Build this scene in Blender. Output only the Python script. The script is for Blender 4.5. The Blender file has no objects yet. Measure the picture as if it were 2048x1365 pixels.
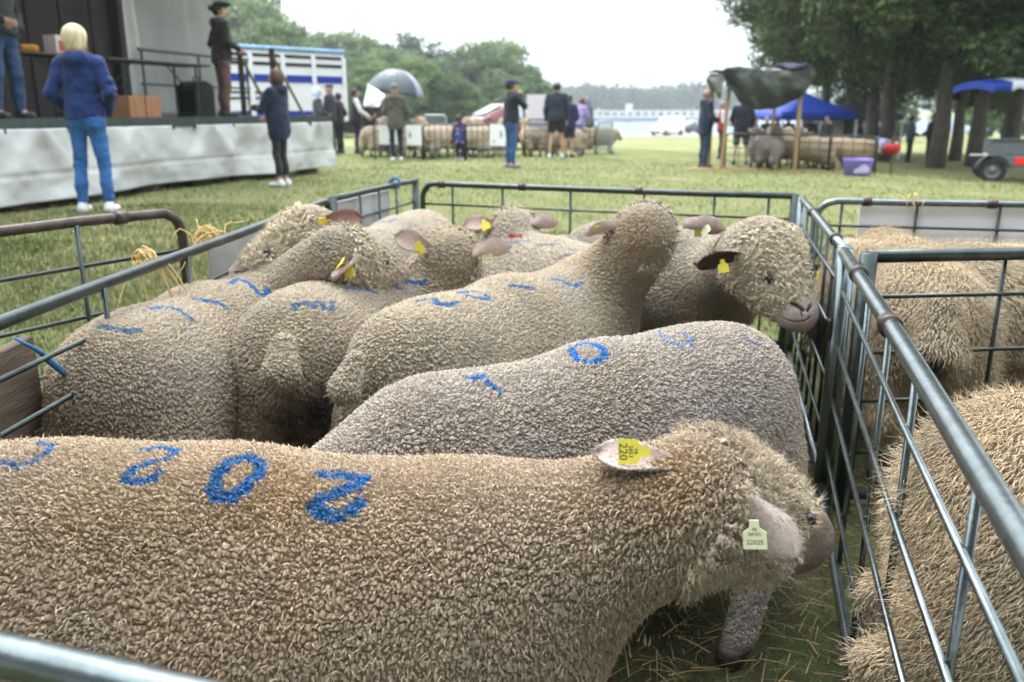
import bpy, bmesh, math, random
import numpy as np
from math import sin, cos, pi, radians, atan2, sqrt

# ------------------------------------------------------------------ camera, sky, sun, exposure
C = bpy.context.scene.collection
sc = bpy.context.scene
F, EYE = 1700.0, 1.28                     # focal length in photo pixels, eye height in metres
TP = 461.0 / F
CP, SP = 1 / sqrt(1 + TP * TP), TP / sqrt(1 + TP * TP)
cam_data = bpy.data.cameras.new("camera")
cam = bpy.data.objects.new("camera", cam_data)
C.objects.link(cam)
cam.location = (0, 0, EYE)
cam.rotation_euler = (pi / 2 - math.atan(TP), 0, 0)
cam_data.sensor_width = 36
cam_data.lens = F / 2048 * 36
cam_data.clip_start = 0.02
cam_data.clip_end = 6000
cam_data.dof.use_dof = True
cam_data.dof.focus_distance = 1.65
cam_data.dof.aperture_fstop = 4.0
sc.camera = cam

SUN_EL, SUN_ROT = radians(58), radians(-25)
w = bpy.data.worlds.new("World")
sc.world = w
w.use_nodes = True
nt = w.node_tree
nt.nodes.clear()
wo = nt.nodes.new("ShaderNodeOutputWorld")
bg = nt.nodes.new("ShaderNodeBackground")
sky = nt.nodes.new("ShaderNodeTexSky")
sky.sky_type = 'NISHITA'
sky.sun_disc = False
sky.sun_elevation = SUN_EL
sky.sun_rotation = SUN_ROT
sky.dust_density = 3.0
sky.air_density = 1.2
hs = nt.nodes.new("ShaderNodeHueSaturation")
hs.inputs['Saturation'].default_value = 0.30
hs.inputs['Value'].default_value = 1.0
tc = nt.nodes.new("ShaderNodeTexCoord")
mp = nt.nodes.new("ShaderNodeMapping")
mp.inputs['Scale'].default_value = (1.0, 1.0, 4.0)
ns = nt.nodes.new("ShaderNodeTexNoise")
ns.inputs['Scale'].default_value = 2.2
ns.inputs['Detail'].default_value = 5
cr = nt.nodes.new("ShaderNodeMapRange")
cr.inputs[1].default_value = 0.3
cr.inputs[2].default_value = 0.7
cr.inputs[3].default_value = 0.90
cr.inputs[4].default_value = 1.08
mx = nt.nodes.new("ShaderNodeMix")
mx.data_type = 'RGBA'
mx.blend_type = 'MULTIPLY'
mx.inputs[0].default_value = 1.0
# an overcast layer: grey-white cloud at even brightness over the clear sky
gz = nt.nodes.new("ShaderNodeSeparateXYZ")
gr = nt.nodes.new("ShaderNodeMapRange")          # overcast: the zenith is about three times as bright as the horizon
gr.inputs[1].default_value = 0.0
gr.inputs[2].default_value = 1.0
gr.inputs[3].default_value = 1.05
gr.inputs[4].default_value = 4.6
mg = nt.nodes.new("ShaderNodeMix")
mg.data_type = 'RGBA'
mg.blend_type = 'MULTIPLY'
mg.inputs[0].default_value = 1.0
ov = nt.nodes.new("ShaderNodeMix")
ov.data_type = 'RGBA'
ov.inputs[0].default_value = 0.62
ov.inputs[7].default_value = (8.4, 9.0, 9.5, 1)
L = nt.links.new
L(sky.outputs[0], hs.inputs['Color'])
L(hs.outputs[0], ov.inputs[6])
L(tc.outputs['Generated'], mp.inputs[0])
L(mp.outputs[0], ns.inputs['Vector'])
L(ns.outputs[0], cr.inputs[0])
L(ov.outputs[2], mx.inputs[6])
L(cr.outputs[0], mx.inputs[7])
L(tc.outputs['Generated'], gz.inputs[0])
L(gz.outputs['Z'], gr.inputs[0])
L(mx.outputs[2], mg.inputs[6])
L(gr.outputs[0], mg.inputs[7])
L(mg.outputs[2], bg.inputs['Color'])
bg.inputs['Strength'].default_value = 0.095
L(bg.outputs[0], wo.inputs['Surface'])

sun_d = bpy.data.lights.new("sun", 'SUN')
sun_d.energy = 1.5
sun_d.angle = radians(22)
sun_d.color = (1.0, 0.97, 0.92)
sun = bpy.data.objects.new("sun", sun_d)
C.objects.link(sun)
sd_ = np.array((sin(SUN_ROT) * cos(SUN_EL), cos(SUN_ROT) * cos(SUN_EL), sin(SUN_EL)))
sun.rotation_euler = (pi / 2 - SUN_EL, 0, atan2(sd_[0], -sd_[1]))
sun.location = tuple(sd_ * 40)

sc.view_settings.view_transform = 'Standard'
sc.view_settings.look = 'None'
sc.view_settings.exposure = 0.75
sc.view_settings.gamma = 1
sc.render.engine = 'CYCLES'
sc.cycles.max_bounces = 6
sc.cycles.diffuse_bounces = 2
sc.cycles.glossy_bounces = 3
sc.cycles.transparent_max_bounces = 6
sc.cycles.use_denoising = True
sc.cycles.volume_bounces = 0

R_ = np.random.RandomState(7)
random.seed(7)
V3 = lambda *a: np.array(a[0] if len(a) == 1 else a, dtype=np.float64)
norm = lambda v: v / max(1e-9, float(np.linalg.norm(v)))
UP = V3(0, 0, 1)

# ------------------------------------------------------------------ pixel -> world (photo pixels, 2048 x 1365)
def ray(u, v):
    x, y = (u - 1024) / F, -(v - 682.5) / F
    return V3(x, CP + y * SP, -SP + y * CP)
def PD(u, v, depth):
    return V3(0, 0, EYE) + ray(u, v) * depth
def PZ(u, v, z):
    r = ray(u, v)
    return V3(0, 0, EYE) + r * ((z - EYE) / r[2])
def PY(u, v, y):
    r = ray(u, v)
    return V3(0, 0, EYE) + r * (y / r[1])
def PX(u, v, x):
    r = ray(u, v)
    return V3(0, 0, EYE) + r * (x / r[0])
def ridge(u, v, zb, r=0.20):
    q = ray(u, v)
    a = math.atan2(-q[2], math.hypot(q[0], q[1]))
    p = PZ(u, v, zb - r * (1 - cos(a)))
    h = norm(V3(q[0], q[1], 0))
    p = p - h * r * sin(a)
    return V3(p[0], p[1], zb)

# ------------------------------------------------------------------ materials
MATS = {}
def newmat(name):
    m = bpy.data.materials.new(name)
    m.use_nodes = True
    n = m.node_tree.nodes
    return m, n, m.node_tree.links, n['Principled BSDF']
def mat(name, col=(.5, .5, .5), rough=.7, metal=0, var=.15, scale=8, bump=0, bscale=40, attr=False, spec=.3, alpha=1, trans=0, stretch=(1, 1, 1), emit=0, sheen=0, bdist=.01):
    if name in MATS:
        return MATS[name]
    m, n, l, b = newmat(name)
    b.inputs['Roughness'].default_value = rough
    b.inputs['Metallic'].default_value = metal
    b.inputs['Specular IOR Level'].default_value = spec
    if sheen:
        b.inputs['Sheen Weight'].default_value = sheen
        b.inputs['Sheen Roughness'].default_value = .6
    if trans:
        b.inputs['Transmission Weight'].default_value = trans
    tcn = n.new('ShaderNodeTexCoord')
    mpn = n.new('ShaderNodeMapping')
    mpn.inputs['Scale'].default_value = stretch
    l.new(tcn.outputs['Object'], mpn.inputs[0])
    nz = n.new('ShaderNodeTexNoise')
    nz.inputs['Scale'].default_value = scale
    nz.inputs['Detail'].default_value = 6
    nz.inputs['Roughness'].default_value = .65
    l.new(mpn.outputs[0], nz.inputs['Vector'])
    mr = n.new('ShaderNodeMapRange')
    mr.inputs[1].default_value = .3
    mr.inputs[2].default_value = .7
    mr.inputs[3].default_value = 1 - var
    mr.inputs[4].default_value = 1 + var
    l.new(nz.outputs[0], mr.inputs[0])
    mixn = n.new('ShaderNodeMix')
    mixn.data_type = 'RGBA'
    mixn.blend_type = 'MULTIPLY'
    mixn.inputs[0].default_value = 1
    if attr:
        at = n.new('ShaderNodeAttribute')
        at.attribute_name = 'Col'
        l.new(at.outputs['Color'], mixn.inputs[6])
    else:
        mixn.inputs[6].default_value = (*col, 1)
    l.new(mr.outputs[0], mixn.inputs[7])
    l.new(mixn.outputs[2], b.inputs['Base Color'])
    if bump:
        nb = n.new('ShaderNodeTexNoise')
        nb.inputs['Scale'].default_value = bscale
        nb.inputs['Detail'].default_value = 5
        l.new(mpn.outputs[0], nb.inputs['Vector'])
        bp = n.new('ShaderNodeBump')
        bp.inputs['Strength'].default_value = bump
        bp.inputs['Distance'].default_value = bdist
        l.new(nb.outputs[0], bp.inputs['Height'])
        l.new(bp.outputs[0], b.inputs['Normal'])
    MATS[name] = m
    return m

# ------------------------------------------------------------------ meshes
def link(name, me, parent=None, label=None, cat=None, group=None, kind=None, loc=None):
    o = bpy.data.objects.new(name, me)
    C.objects.link(o)
    if parent is not None:
        o.parent = parent
    if loc is not None:
        o.location = tuple(loc)
    if label: o['label'] = label
    if cat: o['category'] = cat
    if group: o['group'] = group
    if kind: o['kind'] = kind
    return o
def thing(name, label, cat, loc=(0, 0, 0), rz=0, group=None):
    o = link(name, None, None, label, cat, group, None, loc)
    o.rotation_euler = (0, 0, rz)
    o.empty_display_size = .2
    return o
def np_mesh(name, verts, faces, mats=(), cols=None, smooth=True, fmat=None):
    """faces: list of int arrays (n,k)"""
    me = bpy.data.meshes.new(name)
    verts = np.asarray(verts, dtype=np.float32).reshape(-1, 3)
    faces = [np.asarray(f, dtype=np.int32) for f in faces if len(f)]
    me.vertices.add(len(verts))
    me.vertices.foreach_set('co', verts.ravel())
    lv = np.concatenate([f.ravel() for f in faces])
    tot = np.concatenate([np.full(len(f), f.shape[1], dtype=np.int32) for f in faces])
    st = np.concatenate([[0], np.cumsum(tot)[:-1]]).astype(np.int32)
    me.loops.add(len(lv))
    me.loops.foreach_set('vertex_index', lv.astype(np.int32))
    me.polygons.add(len(tot))
    me.polygons.foreach_set('loop_start', st)
    me.polygons.foreach_set('loop_total', tot)
    me.polygons.foreach_set('use_smooth', np.full(len(tot), bool(smooth)))
    if fmat is not None:
        me.polygons.foreach_set('material_index', np.asarray(fmat, dtype=np.int32))
    me.update(calc_edges=True)
    me.validate()
    for m in (mats if isinstance(mats, (list, tuple)) else [mats]):
        me.materials.append(m)
    if cols is not None:
        a = me.color_attributes.new('Col', 'FLOAT_COLOR', 'POINT')
        c4 = np.ones((len(verts), 4), dtype=np.float32)
        c4[:, :3] = cols
        a.data.foreach_set('color', c4.ravel())
    return me

class MB:
    """collects boxes, tubes and sheets into ONE mesh"""
    def __init__(s):
        s.v, s.f, s.n, s.m, s.cur = [], {}, 0, [], 0
    def add(s, v, faces):
        v = np.asarray(v, dtype=np.float64).reshape(-1, 3)
        for f in faces:
            f = np.asarray(f, dtype=np.int64)
            if f.ndim == 1: f = f[None]
            s.f.setdefault((f.shape[1], s.cur), []).append(f + s.n)
        s.v.append(v)
        s.n += len(v)
        return s
    def box(s, c, size, rz=0, bev=0.0, rot=None):
        c = V3(c); h = V3(size) / 2
        b = min(bev, *(h * .49)) if bev else 0
        R = rot if rot is not None else np.array([[cos(rz), -sin(rz), 0], [sin(rz), cos(rz), 0], [0, 0, 1]])
        if not b:
            v = np.array([(x, y, z) for x in (-1, 1) for y in (-1, 1) for z in (-1, 1)]) * h
            f = [[0, 1, 3, 2], [4, 6, 7, 5], [0, 4, 5, 1], [2, 3, 7, 6], [0, 2, 6, 4], [1, 5, 7, 3]]
            return s.add(v @ R.T + c, [np.array(f)])
        V, idx = [], {}
        for x in (-1, 1):
            for y in (-1, 1):
                for z in (-1, 1):
                    for ax in range(3):
                        p = V3(x, y, z) * h
                        q = V3(x, y, z) * (h - b)
                        w_ = q.copy(); w_[ax] = p[ax]
                        idx[(x, y, z, ax)] = len(V); V.append(w_)
        quads, tris = [], []
        g = lambda x, y, z, a: idx[(x, y, z, a)]
        for sgn in (-1, 1):
            quads.append([g(sgn, -1, -1, 0), g(sgn, 1, -1, 0), g(sgn, 1, 1, 0), g(sgn, -1, 1, 0)][::sgn])
            quads.append([g(-1, sgn, -1, 1), g(1, sgn, -1, 1), g(1, sgn, 1, 1), g(-1, sgn, 1, 1)][::-sgn])
            quads.append([g(-1, -1, sgn, 2), g(1, -1, sgn, 2), g(1, 1, sgn, 2), g(-1, 1, sgn, 2)][::sgn])
        for a in (-1, 1):
            for d in (-1, 1):
                quads.append([g(-1, a, d, 1), g(1, a, d, 1), g(1, a, d, 2), g(-1, a, d, 2)][::a * d])
                quads.append([g(a, -1, d, 0), g(a, 1, d, 0), g(a, 1, d, 2), g(a, -1, d, 2)][::-a * d])
                quads.append([g(a, d, -1, 0), g(a, d, 1, 0), g(a, d, 1, 1), g(a, d, -1, 1)][::a * d])
                for e in (-1, 1):
                    tris.append([g(a, d, e, 0), g(a, d, e, 1), g(a, d, e, 2)][::a * d * e])
        return s.add(np.array(V) @ R.T + c, [np.array(quads), np.array(tris)])
    def tube(s, pts, r, sides=8, cap=True):
        pts = [V3(p) for p in pts]
        n = len(pts)
        rs = np.full(n, r) if np.isscalar(r) else np.asarray(r, dtype=float)
        V = []
        ref = None
        for i, p in enumerate(pts):
            t = norm(pts[min(i + 1, n - 1)] - pts[max(i - 1, 0)])
            if ref is None:
                ref = V3(0, 0, 1) if abs(t[2]) < .9 else V3(1, 0, 0)
            a = norm(ref - t * (ref @ t)); b = np.cross(t, a); ref = a
            for k in range(sides):
                th = 2 * pi * k / sides
                V.append(p + (a * cos(th) + b * sin(th)) * rs[i])
        q = [[i * sides + k, i * sides + (k + 1) % sides, (i + 1) * sides + (k + 1) % sides, (i + 1) * sides + k] for i in range(n - 1) for k in range(sides)]
        fs = [np.array(q)]
        if cap:
            fs += [np.array([list(range(sides))[::-1]]), np.array([[(n - 1) * sides + k for k in range(sides)]])]
        return s.add(V, fs)
    def lathe(s, prof, sides=24, c=(0, 0, 0), R=None, close=False):
        """prof: list of (r, z); optional rotation R"""
        V = []
        for r, z in prof:
            for k in range(sides):
                th = 2 * pi * k / sides
                V.append((r * cos(th), r * sin(th), z))
        V = np.array(V)
        if R is not None: V = V @ np.asarray(R).T
        n = len(prof)
        q = [[i * sides + k, i * sides + (k + 1) % sides, (i + 1) * sides + (k + 1) % sides, (i + 1) * sides + k] for i in range(n - 1) for k in range(sides)]
        return s.add(V + V3(c), [np.array(q)])
    def grid(s, G, thick=0.0, nrm=None):
        """G (n,m,3) sheet; with thickness a closed slab along nrm or the local normal"""
        G = np.asarray(G, dtype=float); n, m = G.shape[:2]
        id_ = np.arange(n * m).reshape(n, m)
        q = np.stack([id_[:-1, :-1], id_[1:, :-1], id_[1:, 1:], id_[:-1, 1:]], -1).reshape(-1, 4)
        if not thick:
            return s.add(G.reshape(-1, 3), [q])
        if nrm is None:
            du = np.gradient(G, axis=0); dv = np.gradient(G, axis=1)
            N = np.cross(du, dv); N /= np.maximum(1e-9, np.linalg.norm(N, axis=2, keepdims=True))
        else:
            N = np.broadcast_to(V3(nrm), G.shape)
        B = G - N * thick
        off = n * m
        rim = np.concatenate([id_[0, :], id_[1:, -1], id_[-1, -2::-1], id_[-2:0:-1, 0]])
        rq = np.stack([rim, np.roll(rim, -1), np.roll(rim, -1) + off, rim + off], -1)
        return s.add(np.concatenate([G.reshape(-1, 3), B.reshape(-1, 3)]), [q, q[:, ::-1] + off, rq])
    def ball(s, c, r, n=8, m=12, R=None):
        r = np.full(3, r) if np.isscalar(r) else V3(r)
        V = [(0, 0, 1)]
        for i in range(1, n):
            for k in range(m):
                V.append((sin(pi * i / n) * cos(2 * pi * k / m), sin(pi * i / n) * sin(2 * pi * k / m), cos(pi * i / n)))
        V.append((0, 0, -1))
        V = np.array(V) * r
        if R is not None: V = V @ np.asarray(R).T
        q = [[1 + i * m + k, 1 + (i + 1) * m + k, 1 + (i + 1) * m + (k + 1) % m, 1 + i * m + (k + 1) % m] for i in range(n - 2) for k in range(m)]
        t = [[0, 1 + k, 1 + (k + 1) % m] for k in range(m)] + [[len(V) - 1, 1 + (n - 2) * m + (k + 1) % m, 1 + (n - 2) * m + k] for k in range(m)]
        return s.add(V + V3(c), [np.array(q), np.array(t)])
    def prism(s, poly, a, b):
        """extrude polygon points (list of 3-vectors, planar) from offset a to offset b (3-vectors)"""
        P = np.array([V3(p) for p in poly]); n = len(P)
        V = np.concatenate([P + V3(a), P + V3(b)])
        side = [[i, (i + 1) % n, n + (i + 1) % n, n + i] for i in range(n)]
        return s.add(V, [np.array([list(range(n))[::-1]]), np.array([list(range(n, 2 * n))]), np.array(side)])
    def mesh(s, name, mats, smooth=False, cols=None):
        fs, fm = [], []
        for (k, mi), lst in s.f.items():
            a = np.concatenate(lst)
            fs.append(a); fm.append(np.full(len(a), mi))
        return np_mesh(name, np.concatenate(s.v), fs, mats, cols, smooth, np.concatenate(fm))
    def obj(s, name, mats, parent=None, smooth=False, cols=None, **k):
        return link(name, s.mesh(name, mats, smooth, cols), parent, **k)

def copy_tree(o, parent=None):
    c = o.copy()
    C.objects.link(c)
    c.parent = parent
    for ch in o.children:
        copy_tree(ch, c)
    return c

# ------------------------------------------------------------------ noise
_TAB = np.random.RandomState(3).rand(64, 64, 64).astype(np.float32)
def _h(i, j, k, seed):
    return _TAB[(i + seed * 17) & 63, (j + seed * 29) & 63, (k + seed * 43) & 63]
def vnoise(P, s=1.0, seed=0):
    P = np.asarray(P, dtype=np.float32) * np.float32(s)
    I = np.floor(P).astype(np.int32); f = P - I
    f = f * f * (3 - 2 * f)
    i0, j0, k0 = (I[:, 0] + seed * 17) & 63, (I[:, 1] + seed * 29) & 63, (I[:, 2] + seed * 43) & 63
    i1, j1, k1 = (i0 + 1) & 63, (j0 + 1) & 63, (k0 + 1) & 63
    x, y, z = f[:, 0], f[:, 1], f[:, 2]
    T = _TAB.ravel()
    g = lambda i, j, k: T[(i * 64 + j) * 64 + k]
    a = g(i0, j0, k0) * (1 - x) + g(i1, j0, k0) * x
    b = g(i0, j1, k0) * (1 - x) + g(i1, j1, k0) * x
    c = g(i0, j0, k1) * (1 - x) + g(i1, j0, k1) * x
    d = g(i0, j1, k1) * (1 - x) + g(i1, j1, k1) * x
    return (a * (1 - y) + b * y) * (1 - z) + (c * (1 - y) + d * y) * z
def fbm(P, s=1.0, seed=0, o=3):
    return sum(vnoise(P, s * 2 ** i, seed + i) * .5 ** i for i in range(o)) / sum(.5 ** i for i in range(o))

# ------------------------------------------------------------------ signed distance bodies -> one continuous mesh
def cap(a, b, r1, r2=None, k=.05):
    return ('c', V3(a), V3(b), r1, r1 if r2 is None else r2, k)
def ell(c, R, rad, k=.05):
    return ('e', V3(c), np.asarray(R, dtype=float), V3(rad), k)
I3 = np.eye(3)
def sdf(prims, P):
    P = np.asarray(P, dtype=np.float32)
    D = None
    for p in prims:
        if p[0] in 'cC':
            _, a, b, r1, r2, k = p
            ba = (b - a).astype(np.float32); pa = P - a.astype(np.float32)
            h = np.clip(pa @ ba / max(1e-9, float(ba @ ba)), 0, 1)
            d = np.sqrt(((pa - h[:, None] * ba) ** 2).sum(1)) - (r1 + (r2 - r1) * h)
        else:
            _, c, R, rad, k = p
            q = (P - c.astype(np.float32)) @ R.T.astype(np.float32)
            k0 = np.sqrt(((q / rad.astype(np.float32)) ** 2).sum(1))
            k1 = np.sqrt(((q / (rad ** 2).astype(np.float32)) ** 2).sum(1))
            d = k0 * (k0 - 1) / np.maximum(k1, 1e-6)
        if p[0] in 'CE':       # carve
            hh = np.maximum(k - np.abs(D + d), 0) / k
            D = np.maximum(D, -d) + hh * hh * k * .25
        elif D is None:
            D = d
        else:
            hh = np.maximum(k - np.abs(D - d), 0) / k
            D = np.minimum(D, d) - hh * hh * k * .25
    return D
def sgrad(prims, P, e=.004):
    g = np.zeros((len(P), 3))
    for i in range(3):
        o = np.zeros(3); o[i] = e
        g[:, i] = sdf(prims, P + o) - sdf(prims, P - o)
    g /= 2 * e
    return g
def mesh_sdf(prims, h, cut=None, lo=None, hi=None, pad=.012):
    """surface nets of the smooth union; cut: function P -> distance, intersected"""
    los, his = [], []
    for p in prims:
        if p[0] == 'c':
            r = max(p[3], p[4]); los.append(np.minimum(p[1], p[2]) - r); his.append(np.maximum(p[1], p[2]) + r)
        elif p[0] == 'e':
            ext = np.sqrt(((p[2] * p[3][:, None]) ** 2).sum(0)); los.append(p[1] - ext); his.append(p[1] + ext)
    lo = np.min(los, 0) - 2.5 * h - pad if lo is None else V3(lo)
    hi = np.max(his, 0) + 2.5 * h + pad if hi is None else V3(hi)
    n = np.ceil((hi - lo) / h).astype(int) + 1
    ax = [lo[i] + h * np.arange(n[i]) for i in range(3)]
    G = np.stack(np.meshgrid(*ax, indexing='ij'), -1).reshape(-1, 3)
    fn = lambda P: sdf(prims, P) if cut is None else np.maximum(sdf(prims, P), cut(P))
    D = np.concatenate([fn(G[i:i + 200000]) for i in range(0, len(G), 200000)]).reshape(n)
    S = D < 0
    co = [(a, b, c) for a in (0, 1) for b in (0, 1) for c in (0, 1)]
    sl = lambda A, a, b, c: A[a:n[0] - 1 + a, b:n[1] - 1 + b, c:n[2] - 1 + c]
    cnt = sum(sl(S, *o).astype(np.int8) for o in co)
    act = (cnt > 0) & (cnt < 8)
    idx = np.full(act.shape, -1, dtype=np.int64)
    ijk = np.argwhere(act)
    idx[act] = np.arange(len(ijk))
    d8 = {o: D[ijk[:, 0] + o[0], ijk[:, 1] + o[1], ijk[:, 2] + o[2]] for o in co}
    acc = np.zeros((len(ijk), 3)); num = np.zeros(len(ijk))
    for o in co:
        for axn in range(3):
            if o[axn] == 0:
                o2 = list(o); o2[axn] = 1; o2 = tuple(o2)
                m = (d8[o] < 0) != (d8[o2] < 0)
                t = d8[o] / (d8[o] - d8[o2] + 1e-20)
                p = np.array(o, dtype=float)[None].repeat(len(ijk), 0); p[:, axn] = t
                acc[m] += p[m]; num[m] += 1
    V = lo + h * (ijk + acc / num[:, None])
    Q = []
    for axn in range(3):
        u_, v_ = (axn + 1) % 3, (axn + 2) % 3
        s0 = [slice(0, n[i]) for i in range(3)]; s1 = list(s0)
        s0[axn] = slice(0, n[axn] - 1); s1[axn] = slice(1, n[axn])
        e = np.argwhere(S[tuple(s0)] != S[tuple(s1)])
        e = e[(e[:, u_] > 0) & (e[:, v_] > 0) & (e[:, u_] < n[u_] - 1) & (e[:, v_] < n[v_] - 1)]
        ins = S[e[:, 0], e[:, 1], e[:, 2]]
        def cell(du, dv):
            c = e.copy(); c[:, u_] += du; c[:, v_] += dv
            return idx[c[:, 0], c[:, 1], c[:, 2]]
        q = np.stack([cell(-1, -1), cell(0, -1), cell(0, 0), cell(-1, 0)], -1)
        q[~ins] = q[~ins][:, ::-1]
        Q.append(q)
    Q = np.concatenate(Q)
    Q = Q[(Q >= 0).all(1)]
    if cut is None:
        for _ in range(2):
            g = sgrad(prims, V); d = sdf(prims, V)
            V = V - g * (np.clip(d, -h, h) / np.maximum((g * g).sum(1), .25))[:, None]
    return V, Q
def trace(prims, u, v, t0=.3, t1=60):
    r = norm(ray(u, v)); o = V3(0, 0, EYE); t = t0
    for _ in range(160):
        d = float(sdf(prims, (o + r * t)[None])[0])
        if d < .0008: return o + r * t
        t += max(d * .8, .0006)
        if t > t1: return None
    return None
def tri_sample(V, Q, n, rng):
    T = np.concatenate([Q[:, [0, 1, 2]], Q[:, [0, 2, 3]]])
    a, b, c = V[T[:, 0]], V[T[:, 1]], V[T[:, 2]]
    ar = np.linalg.norm(np.cross(b - a, c - a), axis=1)
    k = rng.choice(len(T), n, p=ar / ar.sum())
    r1, r2 = np.sqrt(rng.rand(n, 1)), rng.rand(n, 1)
    return a[k] * (1 - r1) + b[k] * r1 * (1 - r2) + c[k] * r1 * r2, ar.sum() / 2
def poisson(P, r):
    """dart throwing in given order; r scalar or per-point array"""
    rr = np.full(len(P), r) if np.isscalar(r) else r
    cs = float(rr.max())
    key = np.floor(P / cs).astype(int).tolist()
    Pl = P.tolist(); rl = (rr ** 2).tolist()
    g = {}; keep = []
    off = [(a, b, c) for a in (-1, 0, 1) for b in (-1, 0, 1) for c in (-1, 0, 1)]
    for i, (x, y, z) in enumerate(Pl):
        kx, ky, kz = key[i]; ok = True; r2 = rl[i]
        for a, b, c in off:
            L_ = g.get((kx + a, ky + b, kz + c))
            if L_:
                for (px, py, pz) in L_:
                    dx = x - px; dy = y - py; dz = z - pz
                    if dx * dx + dy * dy + dz * dz < r2:
                        ok = False; break
                if not ok: break
        if ok:
            g.setdefault((kx, ky, kz), []).append((x, y, z)); keep.append(i)
    return np.array(keep)
def seg_dist(P, A, B):
    ba = B - A; pa = P - A
    h = np.clip(pa @ ba / max(1e-9, float(ba @ ba)), 0, 1)
    return np.linalg.norm(pa - h[:, None] * ba, axis=1)

def subdiv(V, Q):
    """split every quad into four"""
    E = np.concatenate([Q[:, [0, 1]], Q[:, [1, 2]], Q[:, [2, 3]], Q[:, [3, 0]]])
    E.sort(1)
    key = E[:, 0] * len(V) + E[:, 1]
    u, inv = np.unique(key, return_inverse=True)
    a, b = u // len(V), u % len(V)
    n = len(Q); e = inv.reshape(4, n) + len(V)
    c = np.arange(n) + len(V) + len(u)
    VV = np.concatenate([V, (V[a] + V[b]) / 2, V[Q].mean(1)])
    QQ = np.concatenate([np.stack([Q[:, 0], e[0], c, e[3]], -1), np.stack([e[0], Q[:, 1], e[1], c], -1), np.stack([c, e[1], Q[:, 2], e[2]], -1), np.stack([e[3], c, e[2], Q[:, 3]], -1)])
    return VV, QQ
def settle(prims, V, h, n=1):
    for _ in range(n):
        out = []
        for i in range(0, len(V), 150000):
            P = V[i:i + 150000]
            g = sgrad(prims, P); d = sdf(prims, P)
            out.append(P - g * (np.clip(d, -h, h) / np.maximum((g * g).sum(1), .25))[:, None])
        V = np.concatenate(out)
    return V
def voronoi(P, s, seed, jit=.9):
    """3D cells: nearest two distances, the cell's number and the offset from its centre (in cells)"""
    P = (np.asarray(P) / s).astype(np.float32)
    I = np.floor(P).astype(np.int32)
    f1 = np.full(len(P), 9.0, dtype=np.float32); f2 = f1.copy(); best = np.zeros(len(P), dtype=np.int8); off = np.zeros((len(P), 3), dtype=np.float32)
    fr = P - I
    J = np.float32(jit)
    n = 0
    for a in (-1, 0, 1):
        for b in (-1, 0, 1):
            for c in (-1, 0, 1):
                i, j, k = I[:, 0] + a, I[:, 1] + b, I[:, 2] + c
                ox = fr[:, 0] - (a + .5 + J * (_h(i, j, k, seed) - .5)); oy = fr[:, 1] - (b + .5 + J * (_h(i, j, k, seed + 1) - .5)); oz = fr[:, 2] - (c + .5 + J * (_h(i, j, k, seed + 2) - .5))
                d = ox * ox + oy * oy + oz * oz
                m = d < f1
                f2 = np.where(m, f1, np.minimum(f2, d))
                f1 = np.where(m, d, f1)
                best[m] = n
                off[m, 0] = ox[m]; off[m, 1] = oy[m]; off[m, 2] = oz[m]
                n += 1
    o3 = np.stack([best // 9 - 1, best // 3 % 3 - 1, best % 3 - 1], -1) + I
    return np.sqrt(f1), np.sqrt(f2), _h(o3[:, 0], o3[:, 1], o3[:, 2], seed + 3), off
def vert_normals(V, Q):
    n = np.cross(V[Q[:, 2]] - V[Q[:, 0]], V[Q[:, 3]] - V[Q[:, 1]])
    N = np.zeros_like(V)
    for k in range(4):
        for ax in range(3):
            N[:, ax] += np.bincount(Q[:, k], n[:, ax], len(V))
    return N / np.maximum(1e-12, np.linalg.norm(N, axis=1, keepdims=True))
# ------------------------------------------------------------------ the lie of the land
def _foot(u, v, depth): return PD(u, v, depth)
CTRL = [(-1.1, 1, 0), (1.1, 1, 0), (0, 2.5, 0), (-1.1, 3, .02), (1.2, 3, 0), (0, 5, 0), (2.5, 3, 0), (3.5, 5, 0), (-2.2, 2.5, .1), (0, 0, 0), (2.5, 0, 0), (-2.5, 0, .05), (3, 1.5, 0), (2, 8, 0)]
for u_, v_, dp in [(190, 428, 8.0), (565, 375, 12.1), (1025, 337, 17.7), (1408, 337, 19.5), (793, 325, 19.2), (1110, 322, 19.8), (1178, 302, 27), (665, 305, 23), (718, 310, 22.4), (0, 435, 9.15), (655, 345, 15.8),
                   (1715, 357, 16.5), (1985, 358, 20), (1480, 336, 21), (1815, 326, 32), (1870, 332, 26), (1600, 318, 27), (920, 322, 20), (1330, 270, 90), (1240, 272, 90), (1000, 272, 90), (700, 275, 80), (1650, 270, 80), (1950, 275, 80)]:
    p_ = _foot(u_, v_, dp); CTRL.append(tuple(p_))
CTRL = np.array(CTRL)
def gz_(x, y):
    x = np.atleast_1d(np.asarray(x, dtype=float)); y = np.atleast_1d(np.asarray(y, dtype=float))
    sc_ = .35 + .10 * np.abs(CTRL[None, :, 1])
    d2 = ((x[:, None] - CTRL[None, :, 0]) ** 2 + (y[:, None] - CTRL[None, :, 1]) ** 2) / sc_ ** 2
    wg = 1 / (d2 + .25) ** 2
    z = (wg * CTRL[None, :, 2]).sum(1) / wg.sum(1)
    far = np.clip((y - 100) / 15, 0, 1)
    z = z * (1 - far) + (-4.5) * far
    far2 = np.clip((y - 420) / 60, 0, 1)
    return z * (1 - far2) + (-.5) * far2
gz = lambda x, y: float(gz_(x, y)[0])
def on(u, v, depth, x=None):
    p = PD(u, v, depth); return V3(p[0], p[1], gz(p[0], p[1]))

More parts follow.
